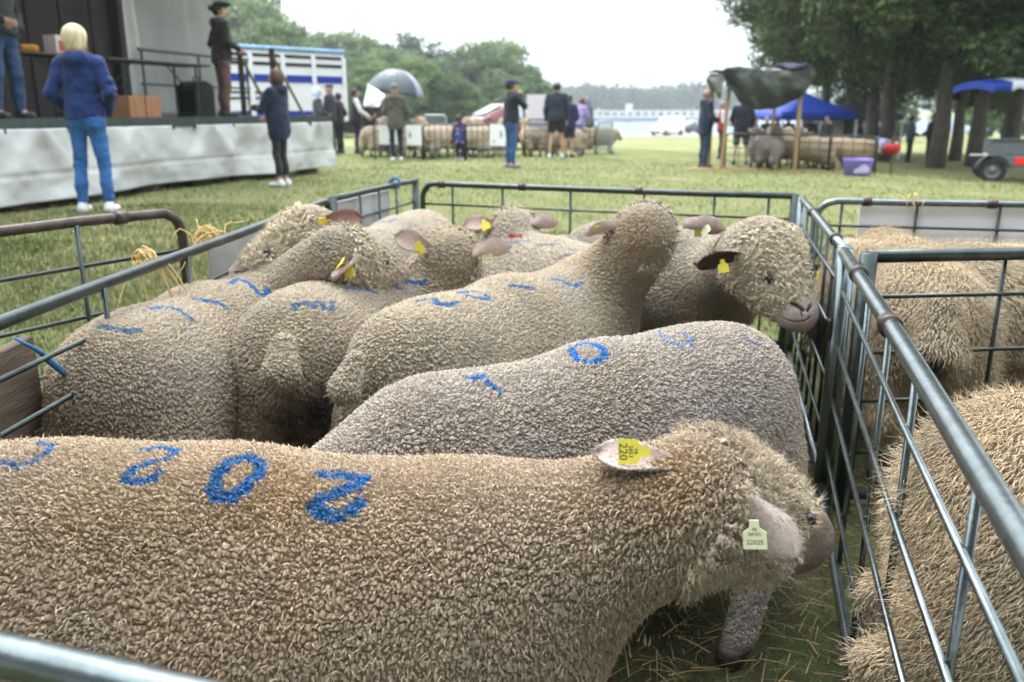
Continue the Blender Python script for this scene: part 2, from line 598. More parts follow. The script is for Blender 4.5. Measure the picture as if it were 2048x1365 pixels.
def ground_material():
    m, n, l, b = newmat('field_grass')
    t = n.new('ShaderNodeTexCoord')
    def noise(s, d=6, r=.6):
        k = n.new('ShaderNodeTexNoise'); k.inputs['Scale'].default_value = s; k.inputs['Detail'].default_value = d; k.inputs['Roughness'].default_value = r
        l.new(t.outputs['Object'], k.inputs['Vector']); return k.outputs[0]
    def rng_(x, a, b_):
        k = n.new('ShaderNodeMapRange'); k.inputs[1].default_value = a; k.inputs[2].default_value = b_; l.new(x, k.inputs[0]); return k.outputs[0]
    def mix(f, a, b_):
        k = n.new('ShaderNodeMix'); k.data_type = 'RGBA'
        l.new(f, k.inputs[0])
        for s_, q in ((6, a), (7, b_)):
            if isinstance(q, tuple): k.inputs[s_].default_value = (*q, 1)
            else: l.new(q, k.inputs[s_])
        return k.outputs[2]
    c1 = mix(rng_(noise(1.1), .35, .65), (.175, .19, .08), (.25, .245, .13))
    c2 = mix(rng_(noise(5.0, 8, .7), .42, .68), c1, (.135, .19, .05))
    c3 = mix(rng_(noise(38, 8, .75), .50, .75), c2, (.36, .32, .18))
    c4 = mix(rng_(noise(.35, 4), .56, .74), c3, (.34, .31, .17))
    c5 = mix(rng_(noise(120, 4, .8), .52, .70), c4, (.09, .11, .035))
    l.new(c5, b.inputs['Base Color'])
    b.inputs['Roughness'].default_value = 1; b.inputs['Specular IOR Level'].default_value = .08
    bp = n.new('ShaderNodeBump'); bp.inputs['Strength'].default_value = .8; bp.inputs['Distance'].default_value = .04
    l.new(noise(60, 6, .8), bp.inputs['Height']); l.new(bp.outputs[0], b.inputs['Normal'])
    return m
def build_ground():
    ys = np.concatenate([np.arange(-6, 12, .3), np.arange(12, 40, 1), np.arange(40, 130, 4), np.array([140, 170, 220, 300, 400, 430, 460, 480, 520, 700, 1000, 1480])])
    V = []
    tt = np.linspace(-1, 1, 81)
    for y in ys:
        hw = 14 + 1.0 * max(0, y)
        V.append(np.stack([tt * hw, np.full(81, y), np.zeros(81)], -1))
    G = np.array(V)
    G[..., 2] = gz_(G[..., 0].ravel(), G[..., 1].ravel()).reshape(G.shape[:2])
    G[..., 2] += ((fbm(np.stack([G[..., 0].ravel(), G[..., 1].ravel(), 0 * G[..., 0].ravel()], -1), .9, 4, 3) - .5) * .05).reshape(G.shape[:2]) * (G[..., 1] > 4.5)
    MB().grid(G.transpose(1, 0, 2)).obj('ground', ground_material(), smooth=True, kind='structure')
build_ground()
MB().grid(np.array([[(-700, 108, -2.05), (-700, 470, -2.05)], [(900, 108, -2.05), (900, 470, -2.05)]], dtype=float)).obj('river_water', mat('river', (.13, .175, .21), rough=.55, var=.15, scale=.2, bump=.4, bscale=.8, spec=.12, stretch=(.2, 1, 1)), kind='structure')
# gravel track along the far edge of the field, laid just over the grass
tr = []
for x in np.linspace(-14, 44, 60):
    row = []
    for y in np.linspace(83, 97, 8):
        row.append((x, y, gz(x, y) + .03 + .01))
    tr.append(row)
MB().grid(np.array(tr)).obj('gravel_track', mat('gravel', (.25, .225, .19), rough=1, var=.2, scale=3, bump=.3, bscale=30), kind='structure')

# grass blades: short turf with dry stalks, denser close to the camera
def blades(name, P, hgt, wid, cols, seed, lean=.5, kind='stuff', flat=False):
    rng = np.random.RandomState(seed); n = len(P)
    a = rng.rand(n) * 2 * pi
    d = np.stack([np.cos(a), np.sin(a), np.zeros(n)], -1); s = np.stack([-np.sin(a), np.cos(a), np.zeros(n)], -1)
    hh = (hgt * (.5 + rng.rand(n)))[:, None]; ln_ = lean * rng.rand(n)[:, None]
    up = np.array([0, 0, 1.0]) * (.08 if flat else 1)
    dd = d * (1.0 if flat else ln_)
    mid = P + up * hh * .6 + dd * hh * .35
    tip = P + up * hh + dd * hh * 1.1 + (UP * .0)
    if flat: tip = tip - UP * hh * .06
    w_ = (wid * (.6 + .8 * rng.rand(n)))[:, None]
    V = np.stack([P - s * w_, P + s * w_, mid + s * w_ * .7, mid - s * w_ * .7, tip], 1).reshape(-1, 3)
    b = (np.arange(n) * 5)[:, None]
    Q = (b[:, :, None] + np.array([[0, 1, 2, 3]])[None]).reshape(-1, 4)
    T = (b[:, :, None] + np.array([[3, 2, 4]])[None]).reshape(-1, 3)
    c = np.repeat(cols, 5, 0)
    return link(name, np_mesh(name, V, [Q, T], mat('grass_blade', rough=.8, var=.1, scale=30, attr=True, spec=.15), c), None, None, None, None, kind)
def turf():
    rng = np.random.RandomState(5)
    out, hs_ = [], []
    for (x0, x1, y0, y1, n, h_) in [(-5.5, -1.12, 2.2, 6.5, 90000, .026), (-6, 5, 4.6, 9, 130000, .030), (-9, 12, 9, 25, 90000, .036), (.2, 1.6, 1.2, 4.4, 5000, .022), (-1.1, 1.2, .6, 4.8, 3000, .022)]:
        x = x0 + (x1 - x0) * rng.rand(n); y = y0 + (y1 - y0) * rng.rand(n)
        k = fbm(np.stack([x, y, 0 * x], -1), 2.2, 9, 3)
        m = rng.rand(n) < np.clip((k - .22) * 4, .45, 1) * np.clip(1.25 - (y - 7) / 15, 0, 1)
        x, y = x[m], y[m]
        out.append(np.stack([x, y, gz_(x, y) + .0], -1)); hs_.append(np.full(len(x), h_))
    P = np.concatenate(out); H_ = np.concatenate(hs_)
    k = fbm(P * np.array([1, 1, 0]), 1.3, 21, 3)
    r = rng.rand(len(P))
    g = np.array([.125, .165, .055]); g2 = np.array([.21, .225, .10]); dry = np.array([.46, .40, .22])
    c = np.where((r < np.clip(.55 - (k - .5) * 2.0, .1, .9))[:, None], g, np.where((r < .85)[:, None], g2, dry)) * (.7 + .6 * rng.rand(len(P), 1))
    P[:, 2] += (fbm(np.stack([P[:, 0], P[:, 1], 0 * P[:, 0]], -1), .9, 4, 3) - .5) * .05 * (P[:, 1] > 4.5)
    blades('grass', P, H_ * 1.0, .0017 * (1 + P[:, 1] * .14), c, 6)
turf()
def straw(name, c, rx, ry, n, seed, dark=0, wd=.0016):
    rng = np.random.RandomState(seed)
    a = rng.rand(n) * 2 * pi; r = np.sqrt(rng.rand(n))
    x = c[0] + rx * r * np.cos(a); y = c[1] + ry * r * np.sin(a)
    P = np.stack([x, y, gz_(x, y) + .01 + .04 * rng.rand(n) * (1 - r)], -1)
    col = np.array([.46, .34, .15]) * (.55 + .7 * rng.rand(n, 1)) * (1 - dark)
    return blades(name, P, np.full(n, .10), wd, col, seed + 500, flat=True)

# trampled floor of the near pens: wet soil, bitten grass and bits of straw, a sheet just over the field
def pen_floor_material():
    m, n, l, b = newmat('trampled_floor')
    t = n.new('ShaderNodeTexCoord')
    def noise(s, d=6, r=.65):
        k = n.new('ShaderNodeTexNoise'); k.inputs['Scale'].default_value = s; k.inputs['Detail'].default_value = d; k.inputs['Roughness'].default_value = r
        l.new(t.outputs['Object'], k.inputs['Vector']); return k.outputs[0]
    def mix(x, lo, hi, a, b_):
        k = n.new('ShaderNodeMapRange'); k.inputs[1].default_value = lo; k.inputs[2].default_value = hi; l.new(x, k.inputs[0])
        q = n.new('ShaderNodeMix'); q.data_type = 'RGBA'; l.new(k.outputs[0], q.inputs[0])
        for s_, c in ((6, a), (7, b_)):
            if isinstance(c, tuple): q.inputs[s_].default_value = (*c, 1)
            else: l.new(c, q.inputs[s_])
        return q.outputs[2]
    c = mix(noise(4), .4, .6, (.055, .052, .026), (.085, .10, .035))
    c = mix(noise(30, 8, .8), .55, .70, c, (.20, .17, .085))
    c = mix(noise(70, 6, .8), .54, .68, c, (.030, .028, .018))
    l.new(c, b.inputs['Base Color']); b.inputs['Roughness'].default_value = .85; b.inputs['Specular IOR Level'].default_value = .2
    bp = n.new('ShaderNodeBump'); bp.inputs['Strength'].default_value = 1; bp.inputs['Distance'].default_value = .03
    l.new(noise(28, 7, .75), bp.inputs['Height']); l.new(bp.outputs[0], b.inputs['Normal'])
    return m
G_ = np.array([[(x * (1.05 if x > 0 else 1), y, gz(x, y) + .006) for y in np.linspace(.3, 4.4, 40)] for x in np.linspace(-1.12, 3.0, 40)])
MB().grid(G_).obj('pen_floor', pen_floor_material(), smooth=True, kind='structure')
# ------------------------------------------------------------------ sheep
M_FLEECE = mat('fleece', rough=1.0, var=.10, scale=260, attr=True, spec=.03, sheen=.04, bump=.25, bscale=900, bdist=.002)
M_SKIN = mat('sheep_skin', rough=1.0, var=.14, scale=170, attr=True, spec=.06, bump=.7, bscale=700, bdist=.006)
M_EAR = mat('sheep_ear', rough=.9, var=.16, scale=120, attr=True, spec=.15, bump=.35, bscale=240, bdist=.003)
M_TAG = mat('ear_tag_yellow', (.72, .62, .08), rough=.45, var=.08, scale=60)
M_TAGP = mat('ear_tag_pale', (.74, .75, .50), rough=.45, var=.08, scale=60)
M_INK = mat('tag_ink', (.06, .06, .05), rough=.6)
M_EYE = mat('sheep_eye', (.02, .014, .01), rough=.12, spec=.6, var=.05)
BLUE = V3(.050, .160, .36)

def text_mesh(txt, size):
    cu = bpy.data.curves.new('t', 'FONT')
    cu.body = txt; cu.size = size; cu.align_x = 'CENTER'; cu.align_y = 'CENTER'; cu.resolution_u = 2
    o = bpy.data.objects.new('t', cu)
    C.objects.link(o)
    bpy.context.view_layer.update()
    me = bpy.data.meshes.new_from_object(o.evaluated_get(bpy.context.evaluated_depsgraph_get()))
    v = np.array([tuple(p.co) for p in me.vertices]); f = [list(p.vertices) for p in me.polygons]
    bpy.data.objects.remove(o); bpy.data.curves.remove(cu); bpy.data.meshes.remove(me)
    return v, f

def in_view(P, N, m=160):
    r = P - V3(0, 0, EYE)
    dp = r[:, 1] * CP - r[:, 2] * SP; up_ = r[:, 1] * SP + r[:, 2] * CP
    dp_ = np.maximum(dp, .05)
    u = 1024 + F * r[:, 0] / dp_; v = 682.5 - F * up_ / dp_
    return (dp > .1) & (u > -m) & (u < 2048 + m) & (v > -m) & (v < 1365 + m) & ((N * r).sum(1) < .25 * np.linalg.norm(r, axis=1))
def make_tag(name, parent, c, xdir, ydir, w=.038, m=None, lines=()):
    """flag shaped ear tag: c = neck point, ydir = towards the wide end, xdir = across"""
    x = norm(V3(xdir)); y = norm(V3(ydir) - x * (V3(ydir) @ x)); n = np.cross(x, y)
    pr = [(-.20, -.12), (.20, -.12), (.22, .22), (.5, .42), (.5, 1.15), (-.5, 1.15), (-.5, .42), (-.22, .22)]
    b = MB()
    P = [V3(c) + (x * a + y * d) * w for a, d in pr]
    b.prism(P, -n * .0012, n * .0012)
    b.cur = 1
    b.tube([V3(c) + n * .0012, V3(c) + n * .004], w * .13, 8)
    for txt, sz, yy in lines:
        for sg in (1, -1):
            tv, tf = text_mesh(txt, sz)
            # letters read along x with their tops towards the neck, on both faces
            W = V3(c)[None] + (tv[:, :1] * -x * sg) - tv[:, 1:2] * y + y * (yy * w) + n * .0017 * sg
            for k in set(len(f) for f in tf):
                b.add(W if k == len(tf[0]) else W, [np.array([f for f in tf if len(f) == k])])
    return b.obj(name, [m or M_TAG, M_INK], parent)

def ear_mesh(base, a, n, Ln=.13, W=.036, blunt=0, droop=.02, tint=V3(.40, .30, .26), seed=0, inner=V3(.34, .22, .19)):
    a = norm(a); n = norm(n - a * (n @ a)); s = np.cross(a, n)
    nu, nv = 15, 11
    t = np.linspace(0, 1, nu)[:, None, None]; q = np.linspace(-1, 1, nv)[None, :, None]
    wd = W * np.clip(.55 + 1.5 * t - 2.05 * t ** 2.3, 0.02, 9) ** .8
    if blunt:
        wd = W * np.clip(.38 + 1.25 * t, 0, 1.05) * np.sqrt(np.clip(1 - np.clip((t - .55) / .45, 0, 1) ** 2.4, .0004, 1))
    base_v = V3(base)
    top = base_v + a * Ln * t + s * wd * q + n * (-.55 * W * (1 - q ** 2) * (1 - .5 * t)) - UP * droop * t ** 2
    th = .0035 * (1 - .5 * t) * (1 - q ** 4) + .0008
    A = (top + n * th).reshape(-1, 3); B = (top - n * th).reshape(-1, 3)
    id_ = np.arange(nu * nv).reshape(nu, nv)
    qd = np.stack([id_[:-1, :-1], id_[1:, :-1], id_[1:, 1:], id_[:-1, 1:]], -1).reshape(-1, 4)
    off = nu * nv
    rim = np.concatenate([id_[0, :], id_[1:, -1], id_[-1, -2::-1], id_[-2:0:-1, 0]])
    rq = np.stack([rim, np.roll(rim, -1), np.roll(rim, -1) + off, rim + off], -1)
    V = np.concatenate([A, B])
    nz = fbm(V, 60, seed)[:, None]
    col = tint * (.75 + .5 * nz)
    col[:off] = inner * (.75 + .5 * nz[:off])
    return V, [qd, qd[:, ::-1] + off, rq], col

def locks_mesh(P, N, Fl, Ln, Rd, lean, cols, rng, sides=6, curl=.25, pointed=False, fuzz=0, flat=1.0, fuzz_len=.014):
    n = len(P)
    if pointed:
        ts = np.array([0, .3, .65, 1.0]); pr = np.array([1.0, .95, .6, 0])
    else:
        ts = np.array([0, .45, .82, 1.0]); pr = np.array([1.0, .98, .66, 0])
    S = np.cross(N, Fl)
    jit = rng.randn(n, 3) * curl
    ph = rng.rand(n) * 2 * pi
    rings = []
    for k in range(4):
        t = ts[k]
        bend = t ** (1.3)
        ctr = P - N * (Ln * .3)[:, None] + N * (Ln * t * np.cos(lean * bend))[:, None] * 1.3 + Fl * (Ln * t * np.sin(lean * bend))[:, None] * 1.3
        ctr = ctr + (S * jit[:, :1] + Fl * jit[:, 1:2]) * (Ln * bend)[:, None]
        if k == 3:
            rings.append(ctr[:, None, :]); continue
        th = ph[:, None] + 2 * pi * np.arange(sides) / sides + t * jit[:, 2:3]
        rad = (Rd * pr[k])[:, None] * (1 + .18 * rng.randn(n, sides))
        # ring lies across the lock's own axis
        ax = np.cos(lean * bend)[:, None] * Fl - np.sin(lean * bend)[:, None] * N
        off = S[:, None, :] * (np.cos(th) * rad)[:, :, None] + ax[:, None, :] * (np.sin(th) * rad * flat)[:, :, None]
        rings.append(ctr[:, None, :] + off)
    nv = sides * 3 + 1
    V = np.concatenate(rings, 1)
    b = (np.arange(n) * nv)[:, None]
    qs, trs = [], []
    for r in range(2):
        for k in range(sides):
            qs.append([r * sides + k, r * sides + (k + 1) % sides, (r + 1) * sides + (k + 1) % sides, (r + 1) * sides + k])
    for k in range(sides):
        trs.append([2 * sides + k, 2 * sides + (k + 1) % sides, 3 * sides])
    Q = (b[:, :, None] + np.array(qs)[None]).reshape(-1, 4)
    T = (b[:, :, None] + np.array(trs)[None]).reshape(-1, 3)
    c = np.repeat(cols[:, None, :], nv, 1)
    V = V.reshape(-1, 3); c = c.reshape(-1, 3)
    if fuzz:
        k = rng.choice(n, fuzz)
        d = N[k] + rng.randn(fuzz, 3) * .55 + Fl[k] * .5
        d /= np.linalg.norm(d, axis=1, keepdims=True)
        o = P[k] + N[k] * (Ln[k] * .55)[:, None] + rng.randn(fuzz, 3) * Rd[k][:, None] * .7
        sd = np.cross(d, rng.randn(fuzz, 3)); sd /= np.linalg.norm(sd, axis=1, keepdims=True)
        fl = fuzz_len * (.5 + rng.rand(fuzz, 1))
        mid = o + d * fl * .55 + rng.randn(fuzz, 3) * .1 * fl
        tip = o + d * fl + rng.randn(fuzz, 3) * .35 * fl
        FV = np.stack([o - sd * .0006, o + sd * .0006, mid - sd * .0004, mid + sd * .0004, tip], 1).reshape(-1, 3)
        fb = (len(V) + np.arange(fuzz) * 5)[:, None]
        Q = np.concatenate([Q, (fb[:, :, None] + np.array([[0, 1, 3, 2]])[None]).reshape(-1, 4)])
        T = np.concatenate([T, (fb[:, :, None] + np.array([[2, 3, 4]])[None]).reshape(-1, 3)])
        V = np.concatenate([V, FV])
        c = np.concatenate([c, np.repeat(cols[k] * 1.12, 5, 0)])
    return V, [Q, T], c

def sheep_prims(hip, sho, zb, poll, nose, hs=1.1, width=1.0, depth=1.0, tail=.05, tail_len=.12, bend=0, legs=True, legz=0.0, feet={}, zs=None, neck_r=.118):
    hip, sho, poll, nose = map(V3, (hip, sho, poll, nose))
    zs = zb if zs is None else zs
    d = norm(V3(sho[0] - hip[0], sho[1] - hip[1], 0)); s = V3(-d[1], d[0], 0)
    hx, hy = hip[0], hip[1]; sx, sy = sho[0], sho[1]
    ln = math.hypot(sx - hx, sy - hy)
    R = np.array([d, s, UP])
    def dloc(t):
        v = norm(d + s * bend * 4 * (1 - 2 * t) / ln)
        return v, V3(-v[1], v[0], 0)
    def at(t, off, z):
        return V3(hx + (sx - hx) * t, hy + (sy - hy) * t, 0) + s * bend * 4 * t * (1 - t) + dloc(t)[1] * off + UP * z
    d0, d1 = dloc(0)[0], dloc(1)[0]
    RR = lambda t: np.array([dloc(t)[0], dloc(t)[1], UP])
    zt = lambda t: zb + (zs - zb) * t
    W = width
    pr = []
    pr.append(ell(at(.12, 0, zt(.1) - .225 * depth), RR(.08), (.27, .225 * W, .225 * depth), .05))
    pr.append(ell(at(.5, 0, zt(.5) - .262 * depth), RR(.5), (.40 + .3 * max(0, ln - .7), .262 * W, .262 * depth), .12))
    pr.append(ell(at(.92, 0, zt(.95) - .25 * depth), RR(.92), (.26, .215 * W, .25 * depth), .10))
    pr.append(cap(at(.02, 0, zt(0) - .14), at(.5, 0, zt(.5) - .132), .135, .128, .10))
    pr.append(cap(at(.5, 0, zt(.5) - .132), at(1.0, 0, zt(1) - .125), .128, .12, .10))
    for q in (-1, 1):
        pr.append(ell(at(.06, q * .115 * W, zb - .36), RR(.05), (.19, .125 * W, .22), .035))
    # docked tail: a woolly lump
    if tail:
        pr.append(cap(at(0, 0, zb - .085) - d0 * .185, at(0, 0, zb - .085 - tail_len) - d0 * (.215 + tail * .35), tail * .62, tail, .045))
    # chest, neck
    pr.append(ell(at(1.0, 0, zt(1) - .29) + d1 * .06, RR(1), (.17, .165, .19), .10))
    nb = at(1.0, 0, zt(1) - .17) + d1 * .06
    pr.append(cap(nb, poll - norm(nose - poll) * .05 - UP * .02, .165, neck_r, .11))
    # head
    f = norm(nose - poll)
    sd = norm(np.cross(f, UP)); u = np.cross(sd, f)
    H = np.array([f, sd, u])
    L_ = float(np.linalg.norm(nose - poll))
    h_ = hs
    pr.append(ell(poll + f * .015, H, (.112 * h_, .088 * h_, .098 * h_), .05))
    pr.append(ell(poll + f * L_ * .45 - u * .012, H, (.125 * h_, .068 * h_, .078 * h_), .05))
    pr.append(cap(poll + f * L_ * .45 + u * .008, nose - f * .045 - u * .005, .058 * h_, .043 * h_, .04))
    pr.append(cap(poll + f * .06 - u * .06, nose - f * .06 - u * .038, .050 * h_, .032 * h_, .04))
    pr.append(ell(nose - f * .035 - u * .01, H, (.046 * h_, .046 * h_, .042 * h_), .03))
    for q in (-1, 1):   # cheeks
        pr.append(ell(poll + f * .07 + sd * q * .045 - u * .035, H, (.075 * h_, .042 * h_, .06 * h_), .04))
    for q in (-1, 1):   # eye sockets
        ec = poll + f * L_ * .36 + sd * q * .086 * h_ + u * .034
        pr.append(('E', ec, H, V3(.026, .018, .017), .02))
    if legs:
        for q in (-1, 1):
            hp = at(.02, q * .125 * W, zb - .45)
            hk = at(0, q * .12 * W, .25 + legz) - d * .17
            lr = 1.25 if q in feet else 1.0
            if q in feet:
                hk = V3(*feet[q], .27); hp = hp * .75 + V3(hk[0], hk[1], hp[2]) * .25
            pr.append(cap(hp, hk, .095 * lr, .042 * lr, .06))
            pr.append(cap(hk, hk + d * .05 + UP * (.075 + legz - hk[2]), .037 * lr, .030 * lr, .03))
            pr.append(cap(hk + d * .05 + UP * (.08 + legz - hk[2]), hk + d * .085 + UP * (.03 + legz - hk[2]), .034, .032, .02))
            sp = at(1.0, q * .115 * W, zs - .42) + d * .02
            kn = at(1.0, q * .11 * W, .25 + legz) + d * .05
            pr.append(cap(sp, kn, .075, .040, .06))
            pr.append(cap(kn, kn + UP * (.08 + legz - kn[2]) - d * .01, .036, .029, .03))
            pr.append(cap(kn + UP * (.08 + legz - kn[2]) - d * .01, kn + UP * (.03 + legz - kn[2]) + d * .03, .033, .031, .02))
    return pr, dict(d=d, s=s, f=f, sd=sd, u=u, poll=poll, nose=nose, L=L_, hip=hip, sho=sho, zb=zb)

def make_sheep(label, group, hip, sho, zb, poll, nose, spacing=.0125, col=(.40, .31, .22), root=None, ears=(None, None), tags=(), digits=(), stains=(), marks=(),
               shaggy=False, face_col=(.36, .28, .25), head_wool=(.50, .43, .33), h=.0125, seed=1, lock=1.0, fuzz=12000, ear_len=.135, ear_w=.036, zcut=.20, extra=False, dome=.30, fine_a=.30, bare=.64, eye_t=.36, eye_u=.034, topk=0, head_l=1.5, crack=.24, cell=.0105, stretch=.62, bump_h=1.0, subs=2, fuzz_l=.009, **kw):
    rng = np.random.RandomState(seed)
    pr, fr = sheep_prims(hip, sho, zb, poll, nose, **kw)
    d, s, f, sd, u = (fr[k] for k in ('d', 's', 'f', 'sd', 'u'))
    poll, nose = fr['poll'], fr['nose']
    org = V3((fr['hip'][0] + fr['sho'][0]) / 2, (fr['hip'][1] + fr['sho'][1]) / 2, 0)
    if root is not None: org = org * 0 + V3(root)
    t = thing('sheep', label, 'sheep', org, 0, group)
    V, Q = mesh_sdf(pr, h, pad=.05)
    col = V3(col); face_col = V3(face_col); head_wool = V3(head_wool)
    legz = kw.get('legz', 0)
    def regions(P):
        a = (P - poll) @ f
        r = np.linalg.norm((P - poll) - a[:, None] * f, axis=1)
        near = (a > -.30) & (r < .17)
        muzzle = np.clip((a - topk * np.maximum(0, (P - poll) @ u) - fr['L'] * bare + .03 * (fbm(P, 30, seed + 8) - .5)) / .05, 0, 1) * (near)
        headm = np.clip((a + .09) / .07, 0, 1) * near * np.clip((.165 - r) / .03, 0, 1)
        leg = np.clip((zcut + legz - P[:, 2]) / .05, 0, 1)
        return muzzle, headm, leg
    # strokes painted on the wool: photo polylines dropped onto the body
    strokes = []
    for dg in digits:
        for poly in dg['lines']:
            pts = [trace(pr, x, y) for x, y in poly]
            pts = [p for p in pts if p is not None]
            for a, b in zip(pts[:-1], pts[1:]):
                if np.linalg.norm(a - b) < .2:
                    strokes.append((a, b, dg.get('w', .011), dg.get('a', 1.0), V3(dg.get('c', BLUE))))
    st = []
    for (x, y, rad, c, a) in stains:
        p = trace(pr, x, y)
        if p is not None: st.append((p, rad, V3(c), a))
    def wool_col(P, lockwise):
        n1 = fbm(P, 5, seed)[:, None]; n2 = fbm(P, 22, seed + 5)[:, None]
        mz, hd, lg = regions(P)
        c = col * (.78 + .30 * n1 + .18 * n2) * np.array([1, 1 - .04, 1 - .10]) ** ((n1 - .5) * 3)
        c = c * (1 - hd[:, None]) + head_wool * (.85 + .3 * n2) * hd[:, None]
        c = c * (1 - lg[:, None]) + face_col * .62 * lg[:, None]
        for (p, rad, sc_, a) in st:
            dd = np.linalg.norm(P - p, axis=1) / rad + (n2[:, 0] - .5) * .9
            k = (np.clip(1.25 - dd, 0, 1) * a)[:, None]
            c = c * (1 - k) + sc_ * (.8 + .4 * n2) * k
        for (a, b, wd, al, bc) in strokes:
            dd = seg_dist(P, a, b) + (lockwise - .5) * .006
            k = (np.clip((wd - dd) / .004, 0, 1) * al * (.55 + .45 * np.clip((vnoise(P, 110, seed + 77) - .22) * 4, 0, 1)))[:, None]
            c = c * (1 - k) + bc * (.8 + .4 * n2) * k
        return c
    for _ in range(subs):
        V, Q = subdiv(V, Q)
    N = vert_normals(V, Q)
    mz, hd, lg = regions(V)
    sk = np.maximum(mz, lg)
    if extra:      # finer skin where the picture looks closest
        Fn = N[Q[:, 0]]; ctr_ = V[Q].mean(1)
        m = in_view(ctr_, Fn)
        V2, Q2 = subdiv(V, Q[m])
        V, Q = V2, np.concatenate([Q2, Q[~m]])
        N = vert_normals(V, Q)
        mz, hd, lg = regions(V); sk = np.maximum(mz, lg)
    # staple pattern: cells drawn out down the flanks, broken by wandering partings
    wp = np.stack([fbm(V, 14, seed + 31, 2), fbm(V, 14, seed + 32, 2), fbm(V, 14, seed + 33, 2)], 1) - .5
    wq = np.stack([fbm(V, 90, seed + 34, 2), fbm(V, 90, seed + 35, 2), fbm(V, 90, seed + 36, 2)], 1) - .5
    side = np.clip(1.2 - np.abs(N[:, 2]) * 1.6, 0, 1)[:, None]
    X = V + wp * cell * 2.6 + wq * cell * .5
    X1 = X * np.array([1, 1, stretch])
    f1, f2, cid, off = voronoi(X1, cell, seed)
    flw = -UP * .9 - d * .5
    flw = flw - N * (N @ flw)[:, None]
    lead = np.clip((off * flw).sum(1) * 1.1, -.6, .6)
    e1 = np.clip((f2 - f1) / crack, 0, 1); e1 = e1 * (2 - e1)
    g1, g2, gid, _o = voronoi(X + wp * cell * 3, cell * 2.7, seed + 50)
    e2 = np.clip((g2 - g1) / .16, 0, 1)
    fine = fbm(V, 1 / (cell * .30), seed + 60, 2) - .5
    hgt = ((e1 - 1) * .95 + e1 * (.30 * lead + .22 * (cid - .5) - dome * f1 * f1)) * cell * bump_h + (e2 - 1) * cell * .50 * bump_h + (fine * .7 + fbm(V, 1 / (cell * .16), seed + 64, 2) - .5) * cell * fine_a
    hgt = hgt * (1 - sk) * (1 - .35 * hd) + (fbm(V, 70, seed + 61, 2) - .5) * .004 * sk
    base = wool_col(V, cid) * (.94 + .12 * cid)[:, None]
    nz9 = fbm(V, 40, seed + 9)[:, None]
    base = base * (1 - mz[:, None]) + face_col * (.78 + .5 * nz9) * mz[:, None]
    for q in (-1, 1):      # bare dark skin round the eye
        ec = poll + f * fr['L'] * eye_t + sd * q * .080 + u * eye_u
        kk = np.clip((.036 - np.linalg.norm((V - ec) @ np.array([f, sd, u * 1.5]).T, axis=1)) / .016, 0, 1)[:, None]
        base = base * (1 - kk) + face_col * .45 * kk
        hgt = hgt * (1 - kk[:, 0])
    hoof = np.clip((.055 + legz - V[:, 2]) / .01, 0, 1)[:, None]
    base = base * (1 - hoof) + V3(.05, .04, .035) * hoof
    VB, QB = V, Q
    V = V + N * hgt[:, None]
    for mk in marks:      # nostrils, mouth line: darker skin in a shallow groove
        pts = [trace(pr, x, y) for x, y in mk['line']]
        pts = [p for p in pts if p is not None]
        dd = np.full(len(V), 9.0)
        for a, b in zip(pts[:-1], pts[1:]):
            dd = np.minimum(dd, seg_dist(V, a, b))
        kk = (np.clip((mk['w'] - dd) / (mk['w'] * .6), 0, 1) * mk.get('a', 1))[:, None]
        base = base * (1 - kk) + V3(mk['c']) * kk
        V = V - N * (np.clip((mk['w'] * 1.2 - dd) / mk['w'], 0, 1) * mk.get('dent', 0))[:, None]
    link('body', np_mesh('body', V - org, [Q], M_SKIN, base), t)
    # fleece: curls on the head (everywhere on a shaggy sheep) and the loose fibres standing off the staples
    full = shaggy
    ns_ = int((6.0 if full else 2.6) / spacing ** 2)
    P, area = tri_sample(VB, QB, min(ns_, 240000), rng)
    hd0 = regions(P)[1]
    P = P[(P[:, 2] > zcut + legz - .06) & ((hd0 > .25) | full)]
    N = sgrad(pr, P); N /= np.linalg.norm(N, axis=1, keepdims=True)
    mz, hd, lg = regions(P)
    for q in (-1, 1):
        ec = poll + f * fr['L'] * eye_t + sd * q * .080 + u * eye_u
        mz = np.maximum(mz, (np.linalg.norm((P - ec) @ np.array([f, sd, u * 1.5]).T, axis=1) < .024) * 1.0)
    ok = (mz < .35) & ~((N[:, 2] < -.75) & (P[:, 2] < zb - .3)) & (lg < .8)
    P, N, hd = P[ok], N[ok], hd[ok]
    rr = spacing * (1 - .30 * hd) * (.85 + .3 * fbm(P, 9, seed + 3)) * np.where(in_view(P, N), 1.0, 1.8 if shaggy else 1.0)
    kp = poisson(P, rr)
    P, N, hd, rr = P[kp], N[kp], hd[kp], rr[kp]
    n = len(P)
    flow = -UP * .9 - d * .45 + rng.randn(n, 3) * .12
    sw = np.stack([fbm(P, 4, seed + 11), fbm(P, 4, seed + 12), fbm(P, 4, seed + 13)], 1) - .5
    flow = flow + sw * 1.6
    fh = -f * .6 + u * .1 + (np.stack([fbm(P, 18, seed + 21), fbm(P, 18, seed + 22), fbm(P, 18, seed + 23)], 1) - .5) * 4
    flow = flow * (1 - hd[:, None]) + fh * hd[:, None]
    flow -= N * (flow * N).sum(1)[:, None]
    flow /= np.maximum(1e-6, np.linalg.norm(flow, axis=1, keepdims=True))
    lw = rng.rand(n)
    cl = wool_col(P, lw) * ((.93 + .14 * rng.rand(n, 1)) if shaggy else (.86 + .28 * rng.rand(n, 1)))
